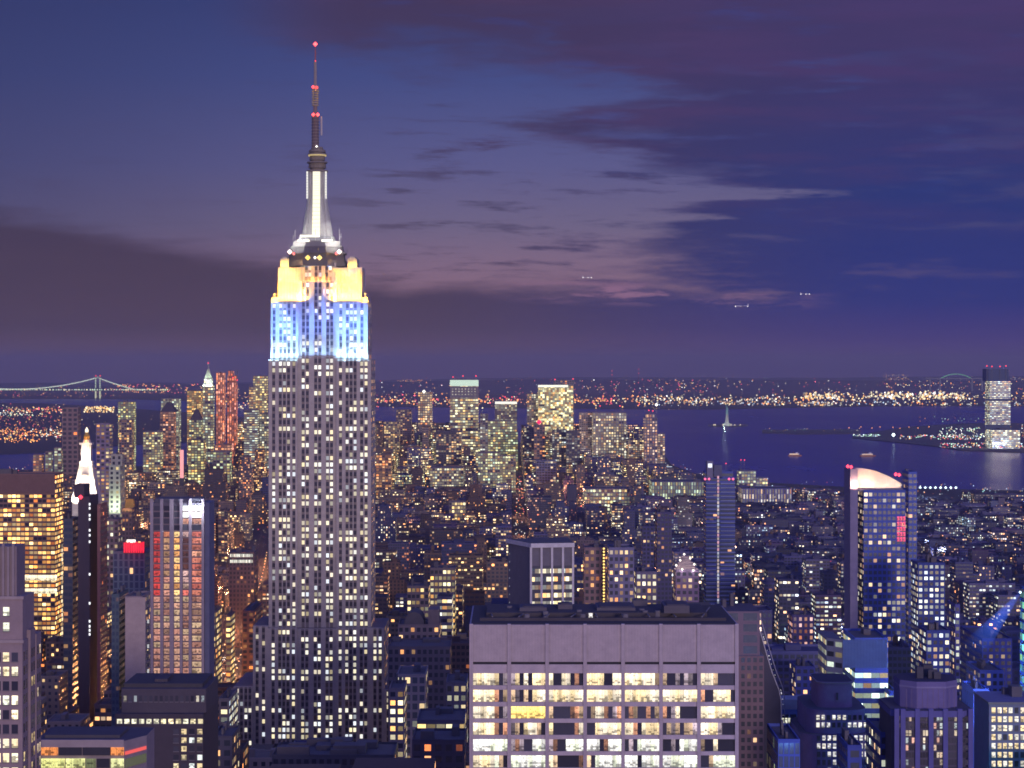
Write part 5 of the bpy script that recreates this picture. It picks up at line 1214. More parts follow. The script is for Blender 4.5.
# left part of downtown
def fin_pyr(px0, px1, ya, yb, D_, col):
    def f(t, a, b, zg, zt):
        q = MB(); xm = (X(px0, D_) + X(px1, D_)) / 2; w = (X(px1, D_) - X(px0, D_)) / 2
        q.frust(xm, D_ + w, w * 1.414, w * .3, Z(ya, D_), Z(yb, D_), 4, rot=R(45), wallc=col); q.tube((xm, D_ + w, Z(yb, D_)), (xm, D_ + w, Z(yb, D_) + 14), 1.2, 4, r2=.3, wallc=col); t.part('pyramid_roof', q)
    return f
t = far_tower('far pointed skyscraper with a green-white floodlit spire', 202.5, 214.5, 385, 6000., FS(1.2, (.92, 1, .7), .95, cw=7, fh=7), 430, 'the green-white spire', tiers=((204, 212, 378, 4, 20),), finish=fin_pyr(204.5, 211.5, 378, 369, 6000., (.6, .7, .5)), beacon=[(208, 363)])
lamp_area('spire_floodlight', (X(208, 6000.), 5990., Z(386, 6000.)), 30, 2, 90000, (.8, 1, .7), (R(180 - 14), 0, 0), t)
q = MB(); q.frust(X(208, 6000.), 6010., 8, 2, Z(378, 6000.), Z(369.5, 6000.), 6, mat='glow', glow=(.85, 1, .7, .9)); t.part('lit_lantern', q)
t = far_tower('tall far tower streaked with orange-red light, left half', 216, 225.5, 373, 5200., FS(1.9, (1, .40, .26), 1.15, cw=5, fh=5.2, vert=1, hw=.3, hh=.46, wall=(.32, .1, .08)), 442, 'the orange-streaked twin tower', beacon=[(233, 377.5)])
far_tower('tall far tower streaked with orange-red light, right half with a red lamp', 227, 237.5, 376, 5230., FS(1.7, (1, .36, .24), 1.05, cw=5, fh=5.2, vert=1, hw=.3, hh=.46, wall=(.32, .1, .08)), 442, None, tiers=((228, 233, 371, 4, 20),), beacon=[(235, 379), (237, 380)])
far_tower('far golden lit tower touching the skyscraper shaft', 253, 268, 376, 6000., FS(1.7, (1, .85, .4), .95, cw=6, fh=6.5, hw=.42), 395, tiers=())
far_tower('far golden lower wing beside the skyscraper shaft', 249, 256, 387, 5950., FS(1.2, (1, .75, .35), .9, cw=6, fh=6.5, hw=.42), 402)
far_tower('white-green lit office tower left of the skyscraper under a dark roof', 244, 259, 410, 4600., FS(1.6, (.88, 1, .8), .85, cw=6, fh=4.6, hw=.46, hh=.22), 448, 'the white-green office')
far_tower('dark office with broken rows between the white-green office and the skyscraper', 259.5, 270, 414, 4650., FS(.8, (.9, 1, .85), .8, cw=5, fh=5, wall=(.12, .12, .14)), 448)
far_tower('far golden floodlit office beside the green-white spire', 187, 203, 391, 5800., FS(1.6, (1, .72, .3), 1.0, cw=6, fh=5.5, hw=.42, wall=(.4, .28, .12)), 410)
far_tower('dark pointed-roof tower with reddish windows, left one of the pair', 160, 176, 412, 4800., FS(.7, (1, .55, .35), .85, wall=(.2, .12, .12)), 460, 'the dark pointed roof', finish=fin_pyr(160, 176, 412, 402, 4800., (.07, .06, .08)))
far_tower('dark pointed-roof tower with yellow window columns, right one of the pair', 189, 203, 420, 4700., FS(.9, (.9, 1, .6), .85, vert=.6, wall=(.14, .12, .13)), 462, None, finish=fin_pyr(190, 202, 420, 409, 4700., (.07, .06, .08)))
far_tower('pale green domed civic tower behind the dark pointed roofs', 161, 181, 399, 5500., FS(.9, GRN, .8, wall=(.3, .3, .28)), 420)
far_tower('yellow-green lit bank building far left of the orange-streaked towers', 118, 136, 402, 5200., FS(1.2, (.9, 1, .5), .85), 420)
far_tower('tall brick apartment tower right of the far brown slab', 119, 134, 420, 4600., FS(.5, YEL, .8, wall=(.24, .18, .2)), 455)
far_tower('bright yellow-windowed block below the bank building', 143, 163, 432, 4500., FS(1.1, (1, 1, .55), .9), 452)
far_tower('brown brick tower with orange windows before the orange-streaked towers', 215, 232, 445, 4300., FS(.9, (1, .5, .3), .9, wall=(.3, .16, .13)), 470)
far_tower('green-grey lit block low in front of the white-green office', 213, 232, 452, 4000., FS(1.0, (.85, 1, .6), .85), 470)
far_tower('dark brown tower with lit yellow columns left of the orange-streaked towers', 188, 206, 440, 4200., FS(.9, (.95, 1, .55), .9, vert=.8, wall=(.12, .1, .11)), 470)
for lab, x0, x1, yt in (('low grey riverside apartment block with white window columns, left of the far brown slab', 45, 53, 452), ('low red-brown riverside apartment block between two pale ones, far left', 33, 44, 455), ('pale violet riverside apartment slab beside the far brown slab', 54, 63, 448)):
    far_tower(lab, x0, x1, yt, 4200., FS(.8, GRN if x0 > 40 else ORG, .6, vert=.9, wall=(.3, .2, .2)), 475)
# pink light pylon
D = 3900.; q = MB(); q.box(X(180, D), X(183.2, D), D, D + 5, Z(478, D), Z(450, D), mat='glow', glow=(1, .38, .38, 1.2)); q.box(X(179.5, D), X(183.7, D), D - .5, D + 6, Z(500, D), Z(478, D), wallc=(.1, .1, .1)); tag(q.build('light_pylon'), 'tall slim pylon glowing pink below the dark pointed roofs', 'light pylon')
HERO.append(dict(x0=X(178, D), x1=X(185, D), y0=D - 5, y1=D + 10, p0=178, p1=185, ytop=449, D=D, yvis=480, anchor='the pink pylon'))
# skyscraper across the river, right
D = 6990.
gst = FS(2.0, (1, 1, .72), .95, cw=6.5, fh=5.0, hw=.47, hh=.28, wall=(.22, .24, .3))
t = far_tower('lone riverside skyscraper across the water with full white floors and a dark rounded top', 985, 1010.5, 381, D, gst, 448, 'the lone riverside skyscraper', beacon=[(987, 366), (992, 366.5), (1000, 366.5), (1006, 366)])
q = MB(); q.prism(chamf(X(986, D), X(1009.5, D), D + 2, D + 60, 8), Z(381, D), Z(369, D), wallc=(.08, .11, .2), topc=(.05, .05, .08)); q.box(X(985, D), X(1010.5, D), D - 1, D - .1, Z(430.5, D), Z(424.5, D), wallc=(.09, .12, .2)); q.box(X(985, D), X(1010.5, D), D - 1, D - .1, Z(401, D), Z(399, D), wallc=(.09, .12, .2)); t.part('dark_crown', q)
far_tower('lower bright wing at the foot of the lone riverside skyscraper', 986, 1020, 430, 6900., FS(2.2, (1, 1, .8), 1.0, cw=6.5, fh=6, hw=.47, hh=.36), 449)
lamp_area('pier_floodlight', (X(999, 6880.), 6875., 14), 60, 4, 60000, (.9, 1, .9), (R(60), 0, 0))

# ------------------------------------------------------------------ suspension bridge over the narrows
D = 18000.; t = Thing('suspension_bridge', 'long suspension bridge strung with pale green lights across the bay entrance', 'bridge', (X(98, D), D, drop(D)))
BC = (.25, .27, .27)
def bridge_tower(px_):
    q = MB(); x = X(px_, D); zb = drop(D); zt = Z(376.8, D)
    for s in (-1, 1): q.box(x + s * 17 - 6, x + s * 17 + 6, D - 8, D + 8, zb, zt, wallc=BC)
    for z in (zt - 12, Z(389, D) - 14): q.box(x - 11, x + 11, D - 6, D + 6, z, z + 11, wallc=BC)
    t.part('tower', q)
    q = MB()
    for s in (-1, 1):
        for k in range(6): q.ball((x + s * 17, D - 12, Z(378.5 + k * 1.7, D)), 6.5, (.8, 1, .72, .8))
    for s in (-1, 1): q.box(x + s * 17 - 6.3, x + s * 17 + 6.3, D - 9, D - 8.1, Z(399, D), Z(391, D), mat='glow', glow=(.95, 1, .6, .8))
    t.part('tower_light', q, kind='stuff')
    for s in (-1, 1): q = MB(); q.ball((x + s * 17, D, zt + 8), 7, (1, .06, .06, 2.2)); t.part('beacon', q)
bridge_tower(98); bridge_tower(-66)
zdk = Z(390.3, D); q = MB(); q.box(X(-140, D), X(168, D), D - 12, D + 12, zdk - 4, zdk + 3, wallc=(.12, .12, .13)); t.part('deck', q)
def cab(px_):
    if px_ <= -66: return 377.5 + 12 * min(1, (-66 - px_) / 60.) 
    if px_ <= 98: f = (px_ - 16) / 82.; return 389.3 - 11.8 * f * f
    f = min(1, (px_ - 98) / 38.); return 377.5 + 12.6 * (f ** .85)
q = MB(); ql = MB(); k = -130
while k < 150:
    p0, p1 = (X(k, D), D, Z(cab(k), D)), (X(k + 2, D), D, Z(cab(k + 2), D)); q.tube(p0, p1, 2.6, 4, wallc=BC); k += 2
k = -10.
while k < 137:
    ql.ball((X(k, D), D - 4, Z(cab(k) - .1, D)), 6.6, (.84, .97, .74, 1.1)); k += 1.5
t.part('cable', q); t.part('cable_light', ql, kind='stuff')
q = MB(); k = -130
while k < 150:
    q.tube((X(k, D), D, zdk), (X(k, D), D, Z(cab(k), D)), .5, 3, wallc=BC); k += 4
t.part('hanger', q, kind='stuff')
q = MB(); k = -6.
while k < 168:
    q.ball((X(k, D), D - 14, zdk + 5), rnd.uniform(5, 8.5), rnd.choice([(.85, 1, .6, 1.6), (.7, 1, .7, 1.2), (1, .9, .5, 1.6), (1, 1, .8, 1.1)])); k += rnd.uniform(1.6, 3.4)
t.part('deck_light', q, kind='stuff')

# green-lit arch bridge on the horizon
D = 22000.; t = Thing('arch_bridge', 'small green-lit arch bridge on the western horizon', 'bridge', (X(956, D), D, drop(D)))
q = MB(); q.box(X(925, D), X(985, D), D - 10, D + 10, Z(379, D), Z(378, D), wallc=BC)
for px_ in (930, 940, 972, 982): q.box(X(px_, D) - 8, X(px_, D) + 8, D - 8, D + 8, drop(D) - 5, Z(379, D), wallc=BC)
t.part('deck', q); q = MB()
n = 26
for k in range(n):
    f0, f1 = k / n, (k + 1) / n; g = lambda f: Z(378.2 - 4.2 * (1 - (2 * f - 1) ** 2), D)
    q.tube((X(941 + 30 * f0, D), D, g(f0)), (X(941 + 30 * f1, D), D, g(f1)), 4.6, 4, mat='glow', glow=(.18, .85, .35, .55))
t.part('arch', q)

# statue on its island
D = 9520.; xs_ = X(727, D); zb = drop(D) + 3
t = Thing('statue', 'tiny floodlit robed statue with a raised torch on a stone pedestal, alone in the bay', 'statue', (xs_, D, zb))
q = MB(); q.frust(xs_, D, 24, 22, zb, zb + 9, 11, wallc=(.4, .38, .33)); q.frust(xs_, D, 12, 9.5, zb + 9, zb + 22, 4, rot=R(45), wallc=(.45, .42, .36)); q.frust(xs_, D, 8.5, 7, zb + 22, zb + 47, 4, rot=R(45), wallc=(.45, .42, .36)); t.part('pedestal', q)
q = MB(); z = zb + 47; q.frust(xs_, D, 6.2, 4.6, z, z + 18, 10, wallc=(.25, .5, .42)); q.frust(xs_, D, 4.6, 3.4, z + 18, z + 29, 10, wallc=(.25, .5, .42)); q.frust(xs_, D, 1.5, 2.2, z + 29, z + 31, 8, wallc=(.25, .5, .42)); q.frust(xs_, D, 2.2, 1.6, z + 31, z + 35.5, 8, wallc=(.25, .5, .42))
for k in range(7): a = R(-60 + 20 * k); q.tube((xs_, D, z + 34.5), (xs_ + 4.4 * math.sin(a), D, z + 34.5 + 4.0 * math.cos(a)), .3, 3, r2=.1, wallc=(.25, .5, .42))
q.tube((xs_ - 2.6, D, z + 27), (xs_ - 4.6, D - 1, z + 42), 1.4, 6, r2=.9, wallc=(.25, .5, .42)); q.box(xs_ + 2.4, xs_ + 5, D - 3, D - 1.5, z + 19, z + 26, wallc=(.25, .5, .42)); q.tube((xs_ + 2.6, D, z + 26), (xs_ + 4.2, D - 2, z + 20), 1.2, 6, wallc=(.25, .5, .42)); bd = t.part('figure', q)
q = MB(); q.frust(xs_ - 4.8, D - 1.2, .8, 1.6, z + 42, z + 44, 6, mat='glow', glow=(1, .8, .4, 1.5)); q.frust(xs_ - 4.8, D - 1.2, 1.7, .2, z + 44, z + 47.5, 6, mat='glow', glow=(1, .8, .4, 2.5)); t.part('torch', q, bd)
lamp_point('statue_floodlight', (xs_ - 14, D - 40, zb + 12), 42000, (.75, 1, .85), 2, t).data.specular_factor = .1
q = MB()
for dx_ in (-58, -52, -20, 14, 30, 52): q.ball((xs_ + dx_, D - 30, zb + 4), 2.6, (1, .85, .5, 1.8))
tag(q.build('island_lights'), 'row of small yellow lights along the statue island', 'lights', kind='stuff')

# ferries, seen at rest
def ferry(label, px_, py_, L, g, s_, hd):
    x, y = G(px_, py_); z = drop(math.hypot(x, y)); t = Thing('ferry', label, 'ferry', (x, y, z), 'ferries crossing the dark bay')
    ca, sa = math.cos(hd), math.sin(hd)
    def tr(pts): return [(x + a * ca - b * sa, y + a * sa + b * ca) for a, b in pts]
    hull = [(-L / 2, -5), (L * .32, -6), (L / 2, 0), (L * .32, 6), (-L / 2, 5)]
    q = MB(); q.prism(tr(hull), z - .5, z + 4, wallc=(.45, .2, .1), topc=(.3, .3, .3)); t.part('hull', q)
    q = MB(); q.prism(tr([(-L * .42, -4.5), (L * .26, -4.5), (L * .32, 0), (L * .26, 4.5), (-L * .42, 4.5)]), z + 4, z + 8, wallc=(.7, .7, .7)); h_ = t.part('deckhouse', q)
    q = MB(); q.prism(tr([(-L * .40, -4.7), (L * .25, -4.7), (L * .25, 4.7), (-L * .40, 4.7)]), z + 4.8, z + 7.2, mat='glow', glow=(*g, s_)); t.part('cabin_window', q, h_)
    q = MB(); q.prism(tr([(L * .05, -2.5), (L * .2, -2.5), (L * .2, 2.5), (L * .05, 2.5)]), z + 8, z + 11, wallc=(.7, .7, .7)); t.part('wheelhouse', q)
    q = MB(); q.frust(x - L * .12 * ca, y - L * .12 * sa, 1.6, 1.4, z + 8, z + 13, 8, wallc=(.25, .1, .06)); t.part('funnel', q)
ferry('orange-lit ferry alone on the bay above the slim balcony tower', 795, 456.2, 38, (1, .68, .40), 1.0, R(-8)); ferry('slender orange-lit ferry on the bay above the curved-crown tower', 868, 456.4, 46, (1, .66, .42), .8, R(9))

# aircraft climbing out over the bay
def aircraft(label, px_, py_, D, hd, s=1.0):
    x, z = X(px_, D), Z(py_, D); t = Thing('aircraft', label, 'aircraft', (x, D, z), 'airliners low over the horizon'); L = 60 * s; ca, sa = math.cos(hd), math.sin(hd)
    T = lambda a, b, c: (x + a * ca - b * sa, D + a * sa + b * ca, z + c)
    q = MB(); q.tube(T(-L / 2, 0, 1), T(L * .38, 0, 0), 1.6 * s, 8, r2=2.6 * s, wallc=(.7, .7, .75)); q.tube(T(L * .38, 0, 0), T(L / 2, 0, -.5), 2.6 * s, 8, r2=.6 * s, wallc=(.7, .7, .75)); t.part('fuselage', q)
    for sg in (-1, 1): q = MB(); P = [T(L * .1, sg * 2, 0), T(-L * .1, sg * L * .48, 1.5), T(-L * .15, sg * L * .48, 1.5), T(-L * .1, sg * 2, 0)]; q.face(P, wallc=(.6, .6, .65)); q.face([(a, b, c - .6) for a, b, c in reversed(P)], wallc=(.5, .5, .55)); t.part('wing', q)
    q = MB(); P = [T(-L * .36, 0, 1), T(-L * .5, 0, 1), T(-L * .54, 0, 11 * s), T(-L * .47, 0, 11 * s)]; q.face(P, wallc=(.6, .6, .65)); q.face([(a + .5, b, c) for a, b, c in reversed(P)], wallc=(.6, .6, .65)); t.part('tail_fin', q)
    for dx_ in (L * .5, L * .1, -L * .45): q = MB(); q.ball(T(dx_, -2.5 * s, -1), 3.4 * s, (1, .93, .8, 2.2)); t.part('landing_light', q)
aircraft('small airliner with bright lights above the tan grid tower, highest of the three', 587, 277.5, 15000., R(10)); aircraft('airliner with a row of lights low over the bay, middle of the three', 742, 306, 14000., R(175), 1.3); aircraft('airliner low over the west bank, rightmost of the three', 805, 294, 15000., R(-12), 1.0)

# radio masts on the ridge
for i, (px_, py_) in enumerate(((612, 371), (638.5, 369.5))):
    D = 23500.; t = Thing('radio_mast', ('shorter' if i == 0 else 'taller') + ' red-lit radio mast on the ridge beyond the bay, %s one' % ('eastern' if i == 0 else 'western'), 'radio mast', (X(px_, D), D, drop(D)), 'red-lit radio masts on the ridge')
    q = MB(); q.frust(X(px_, D), D, 5, 1.2, drop(D), Z(py_, D), 4, wallc=(.3, .1, .1)); t.part('mast', q)
    for yy in (py_, py_ + 3.8): q = MB(); q.ball((X(px_, D), D - 6, Z(yy, D)), 7.5, (1, .12, .18, 1.0)); t.part('beacon', q)

# ------------------------------------------------------------------ lights of the far shores (uncountable)
rl = random.Random(5)
OR_, AM, YL, WH, GR, RD, BL = (1, .33, .07), (1, .55, .16), (1, .85, .5), (1, .97, .9), (.6, 1, .7), (1, .12, .15), (.6, .8, 1)
def ground_light(mb, px_, py_, col, s_, size=1.0, lift=8):
    if py_ < 383.2:
        d = 24000. + (383.2 - py_) * 1400; z = Z(py_, d); mb.ball((X(px_, d), d - 300, z), .5 * d / F * size * 1.25, (*col, s_ * 1.6)); return
    d = dist_of(py_); x = X(px_, d); r = .5 * d / F * size; mb.ball((x, d, drop(math.hypot(x, d)) + 2 + lift + r), r * 1.4, (*col, s_ * 1.6))
mb = MB()
def sprinkle(n, x0, x1, y0, y1, cols, smin=.4, smax=2.0, size=(.6, 1.5), gauss=False):
    for _ in range(n):
        px_ = rl.uniform(x0, x1); py_ = rl.gauss((y0 + y1) / 2, (y1 - y0) / 4) if gauss else rl.uniform(y0, y1)
        c = rl.choice(cols); s_ = smin + (smax - smin) * rl.random() ** 2; ground_light(mb, px_, py_, c, s_, rl.uniform(*size))
def hill_lights(n, x0, x1, d, ycrest, cols, smin=.5, smax=1.8, size=(.5, 1.1)):
    for _ in range(n):
        px_ = rl.uniform(x0, x1); f = rl.random(); dd = d - 2500 + 2500 * f; xx = X(px_, dd); za = drop(math.hypot(X(px_, d - 2500), d - 2500)); zb_ = Z(ycrest + rl.uniform(.6, 1.6), d)
        mb.ball((xx, dd - 60, za + (zb_ - za) * f + 14), .6 * dd / F * rl.uniform(*size), (*rl.choice(cols), 2.2 * (smin + (smax - smin) * rl.random() ** 2)))
hill_lights(260, 380, 1030, 24000, 380.2, [OR_, AM, RD, WH, YL]); hill_lights(90, 540, 720, 24000, 380, [OR_, RD, RD, AM, WH], .6, 2.2); hill_lights(60, 0, 300, 24000, 385.5, [OR_, RD, AM], .4, 1.4); hill_lights(70, 520, 1030, 34000, 377.6, [OR_, AM, RD, WH, GR], .5, 1.8, (.4, .8)); hill_lights(60, 880, 1030, 24000, 380.5, [OR_, AM, YL], .6, 2.0)
sprinkle(430, 370, 640, 397, 408, [OR_, OR_, OR_, AM, YL, RD], .6, 2.6, gauss=True); sprinkle(120, 370, 660, 386, 399, [OR_, RD, AM, YL], .4, 1.8, (.5, 1.2))
sprinkle(230, 640, 800, 396.5, 406, [OR_, AM, YL, YL, WH], .5, 2.2, gauss=True)
sprinkle(330, 800, 1030, 393, 405, [OR_, AM, AM, YL, YL, WH], .5, 2.4, gauss=True)
sprinkle(130, 870, 965, 393, 401, [YL, AM, YL, WH], .8, 2.4, (1.0, 2.2), gauss=True)
sprinkle(60, 805, 840, 394, 402, [YL, WH, AM], .8, 2.4, (1.0, 2.0), gauss=True)
sprinkle(240, 640, 1030, 403, 407.5, [AM, YL, WH, OR_, BL], .4, 1.6)
sprinkle(260, 370, 1030, 383, 397, [OR_, AM, RD, YL, RD, WH], .3, 1.1, (.4, 1.1))
sprinkle(110, 540, 720, 383, 393, [OR_, AM, RD, RD, WH], .4, 1.4, (.6, 1.2))
sprinkle(70, 400, 1030, 376.5, 383, [OR_, AM, RD, RD, WH], .25, .9, (.35, .8))
sprinkle(60, 880, 905, 374.5, 380, [OR_, AM, YL], .4, 1.2, (.5, .9)); sprinkle(30, 690, 770, 374, 377, [AM, WH], .3, .9, (.4, .7))
sprinkle(36, 398, 425, 379.5, 381.5, [OR_, AM], .5, 1.2, (.5, 1.0)); sprinkle(30, 980, 1030, 376, 380, [OR_, AM, WH], .5, 1.2, (.5, .9))
hill_lights(90, 112, 205, 24000, 384.2, [OR_, OR_, RD, AM], 1.0, 2.4, (.7, 1.3)); sprinkle(90, 130, 260, 388, 395, [OR_, OR_, RD, AM], .6, 2.0, (.5, 1.1)); sprinkle(60, -5, 130, 393, 399, [OR_, AM, RD], .4, 1.4, (.5, 1.0)); sprinkle(90, 225, 262, 384, 412, [OR_, AM, YL], .6, 2.0, (.6, 1.2))
sprinkle(60, 240, 372, 392, 410, [OR_, AM, YL], .4, 1.4); sprinkle(50, 800, 830, 404, 408, [WH, AM], .4, 1.6)
tag(mb.build('shore_lights'), 'countless orange and white lights strung along the far shore and hills', 'lights', kind='stuff')
mb = MB()
sprinkle(150, -5, 64, 408, 417, [AM, YL, OR_, OR_, RD], .4, 2.0, (.5, 1.2), gauss=True); sprinkle(60, -5, 34, 413, 418, [YL, GR, WH], .6, 1.8, (.5, 1.1))
sprinkle(120, 84, 114, 408.5, 414.5, [AM, YL, AM], .9, 2.4, (.6, 1.3)); sprinkle(130, -5, 62, 417, 432, [OR_, AM, RD], .3, 1.6, (.4, 1.0)); sprinkle(130, -5, 62, 430, 444, [OR_, OR_, OR_, RD, AM, WH], .4, 2.0, (.4, 1.1), gauss=True)
sprinkle(80, -4, 40, 432, 446, [OR_, OR_, AM], 1, 2.4, (.6, 1.4)); sprinkle(60, 62, 250, 416, 440, [OR_, AM, YL], .3, 1.2, (.4, .9)); sprinkle(60, 40, 62, 432, 440, [YL, OR_, WH], .6, 2, (.5, 1.1))
tag(mb.build('brooklyn_lights'.replace('brooklyn', 'east_shore')), 'clusters of orange and green-white dock lights on the eastern shore', 'lights', kind='stuff')
mb = MB()
sprinkle(26, 762, 860, 431, 434, [WH, AM, GR], .3, 1.4, (.3, .8)); 
for px_ in (849, 861, 872, 880, 893, 900, 909, 918, 929): ground_light(mb, px_, 430 + rl.uniform(-.6, 1.2), OR_, 1.6, .8); 
sprinkle(50, 852, 880, 437.5, 439.5, [GR, BL, WH, GR], .6, 2.0, (.4, .9)); sprinkle(120, 900, 985, 438, 443, [GR, WH, BL, RD, AM], .6, 2.0, (.4, 1.0)); sprinkle(90, 938, 985, 430, 441, [WH, GR, YL], .6, 1.8, (.4, 1.1)); sprinkle(130, 940, 1030, 446, 451.5, [WH, BL, RD, AM, GR], .7, 2.2, (.4, 1.2)); sprinkle(60, 1005, 1030, 425, 447, [OR_, WH, AM], .5, 1.8, (.4, 1.2)); sprinkle(20, 915, 990, 419, 424, [OR_, GR], .5, 1.4, (.4, .8))
ground_light(mb, 893.5, 439, (.8, 1, 1), 3.5, 2.6); ground_light(mb, 656.5, 407.5, (1, .9, .75), 2.6, 2.4)
sprinkle(16, 640, 700, 407, 412, [BL, AM], .3, 1.0, (.4, .7))
tag(mb.build('pier_lights'), 'green and white lights of the western piers and islands', 'lights', kind='stuff')

# ------------------------------------------------------------------ lit sports pier on the river, right
D = 4700.; t = Thing('pier_hall', 'long white floodlit pier hall at the river edge right of the curved-crown tower', 'pier building', (X(938, D), D, drop(D)))
zb = Z(498, D); q = MB(); q.box(X(917, D), X(958, D), D, D + 60, drop(D), Z(489.5, D), wallc=(.5, .55, .6)); t.part('wall', q)
for k in range(8):
    q = MB(); x = X(920 + k * 5.1, D); q.box(x - 3, x + 3, D - 2, D - 1, Z(497, D), Z(491, D), mat='glow', glow=(.55, .95, 1, rnd.uniform(.5, 1.1))); t.part('window', q)
    q = MB(); q.tube((x, D - 1, Z(490, D)), (x, D - 1, Z(487.4, D)), .5, 4, wallc=(.3, .3, .3)); q.ball((x, D - 2, Z(487.6, D)), 3.0, (.75, .95, 1, 2.4)); t.part('floodlight', q)
reg(916, 959, 487, D, 70, 500, 'the white pier hall')
D = 4700.
mb = MB()
for _ in range(190):
    px_ = rl.uniform(962, 1030); py_ = rl.gauss(494.5, 2.2); d = rl.uniform(4500, 4900); mb.ball((X(px_, d), d, Z(py_, d)), rl.uniform(.8, 1.9), (*rl.choice([(.5, 1, .95), BL, WH, (.4, .95, 1), AM]), rl.uniform(.5, 1.8)))
tag(mb.build('quay_lights'), 'row of teal and white quay lights along the river edge at the right', 'lights', kind='stuff')
t = Thing('billboard', 'small white lit billboard on a roof by the water under the rounded reddish tower', 'billboard', (X(668, 4900.), 4900., drop(4900.)))
q = MB(); q.box(X(664.5, 4900.), X(672, 4900.), 4899, 4901, Z(471.5, 4900.), Z(466.5, 4900.), mat='glow', glow=(.75, .88, 1, 1.3)); t.part('panel', q); q = MB()
for px_ in (666, 670.5): q.box(X(px_, 4900.) - .5, X(px_, 4900.) + .5, 4900.1, 4900.9, drop(4900.), Z(471.5, 4900.), wallc=(.1, .1, .1))
t.part('post', q)

# ------------------------------------------------------------------ the ordinary city, block by block
rg = random.Random(21)
def in_poly(x, y, P):
    c = False
    for i in range(len(P)):
        (x0, y0), (x1, y1) = P[i], P[i - 1]
        if (y0 > y) != (y1 > y) and x < (x1 - x0) * (y - y0) / (y1 - y0) + x0: c = not c
    return c
shore_pts = [G(a, b) for a, b in SHORE]
def on_land(px_, d): return d < np.interp(px_, [p[0] for p in SHORE], [dist_of(p[1]) for p in SHORE]) - 40
# streets kept clear: the avenue left of the skyscraper, and the diagonal street beyond
AVE = [(X(203, 1500.), 1500.), (X(215, 1640.), 1640.), (X(236, 2050.), 2050.), (X(256, 2700.), 2700.), (X(268, 3600.), 3600.)]
DIAG = [(X(655, 3300.), 3300.), (X(600, 3800.), 3800.), (X(540, 4400.), 4400.), (X(500, 4700.), 4700.)]
def seg_d(x, y, P):
    m = 1e9
    for i in range(len(P) - 1):
        (ax, ay), (bx, by) = P[i], P[i + 1]; dx_, dy_ = bx - ax, by - ay; f = max(0, min(1, ((x - ax) * dx_ + (y - ay) * dy_) / (dx_ * dx_ + dy_ * dy_)))
        m = min(m, math.hypot(x - ax - f * dx_, y - ay - f * dy_))
    return m
WARM_W = [(.22, .13, .11), (.27, .19, .16), (.16, .11, .12), (.33, .27, .25), (.2, .15, .17), (.12, .09, .11)]
COLD_W = [(.06, .08, .24), (.09, .10, .26), (.13, .13, .32), (.05, .06, .18), (.13, .09, .24), (.16, .16, .34)]  # navy walls carry the blue light cast of the right side in their colour
def hgt(px_, d):
    r_ = rg.random()
    if d < 1450: h = rg.uniform(48, 88) if r_ < .8 else rg.uniform(88, 125)
    elif d < 2100: h = rg.uniform(24, 58) if r_ < .85 else rg.uniform(58, 90)
    elif d < 4200: h = rg.uniform(13, 30) if r_ < .87 else rg.uniform(34, 72)
    elif d < 4900: h = rg.uniform(18, 45) if r_ < .8 else rg.uniform(45, 80)
    else: h = rg.uniform(30, 75) if r_ < .6 else rg.uniform(75, 140)
    if px_ < 260 and 2000 < d < 4900 and rg.random() < .3: h *= 1.7
    if px_ > 690 and d > 2400: h = min(h, rg.uniform(12, 34))
    if d > 4900 and px_ > 640: h = min(h, 30)
    return h
cand = []; AVW, AVG = 262., 25.       # avenues every 262 m, 25 m wide
y = 745.
while y < 6500:
    depth = 31; k_rows = 2
    xl = -0.26 * y - 120; x = -3600.
    for row in range(2):
        yy = y + row * (depth + 3); x = -3600. + (row * 7)
        while x < 3600:
            w = rg.choice([12, 16, 20, 24, 30, 38]) * (1.0 if y > 1500 else 1.15) * (1.25 if y > 4800 else 1)
            blk = math.floor(x / AVW) * AVW
            if x - blk < AVG: x = blk + AVG
            end = blk + AVW
            if x + w > end - 9: w = end - x
            px_ = CX + F * (x + w / 2) / yy
            if -260 < px_ < 1284:
                cand.append((x, x + w - .6, yy, yy + depth * rg.uniform(.8, 1.0), px_))
            x += w
    y += 2 * depth + 20 + (4 if y > 3000 else 0)
gen = []
for (xa, xb, ya, yb, px_) in cand:
    d = ya
    if not on_land(px_, yb + 20): continue
    if seg_d((xa + xb) / 2, (ya + yb) / 2, AVE) < 17 + (xb - xa) / 2 or seg_d((xa + xb) / 2, (ya + yb) / 2, DIAG) < 20 + (xb - xa) / 2: continue
    if any(h['x0'] - 2 < xb and h['x1'] + 2 > xa and h['y0'] - 3 < yb and h['y1'] + 3 > ya for h in HERO): continue
    p0, p1 = CX + F * xa / ya, CX + F * xb / ya
    if xa > 0: p0 = CX + F * xa / yb
    if xb < 0: p1 = CX + F * xb / yb
    h = hgt(px_, d); top = Y0 + F * (H - (h + drop(d))) / d
    lim = max([hh['yvis'] for hh in HERO if hh['D'] > d and hh['p0'] - 1 < p1 and hh['p1'] + 1 > p0] + [0])
    # clear views the photograph has: the water line on the right, the avenue canyon
    lim = max(lim, np.interp(px_, [0, 236, 240, 640, 665, 700, 760, 1100], [474, 470, 420, 425, 466, 480, 488, 496]))
    if d < 1500 and px_ < 41: lim = max(lim, 700)
    if 200 < (p0 + p1) / 2 < 246 and d < 1500: lim = max(lim, 690 if px_ > 214 else 700)
    if top < lim:
        h2 = H - (lim - Y0 + rg.uniform(0, 9)) * d / F - drop(d)
        if h2 < 7: continue
        h = h2; top = lim
    gen.append(dict(xa=xa, xb=xb, ya=ya, yb=yb, h=h, px=px_, p0=p0, p1=p1, top=top, D=d))
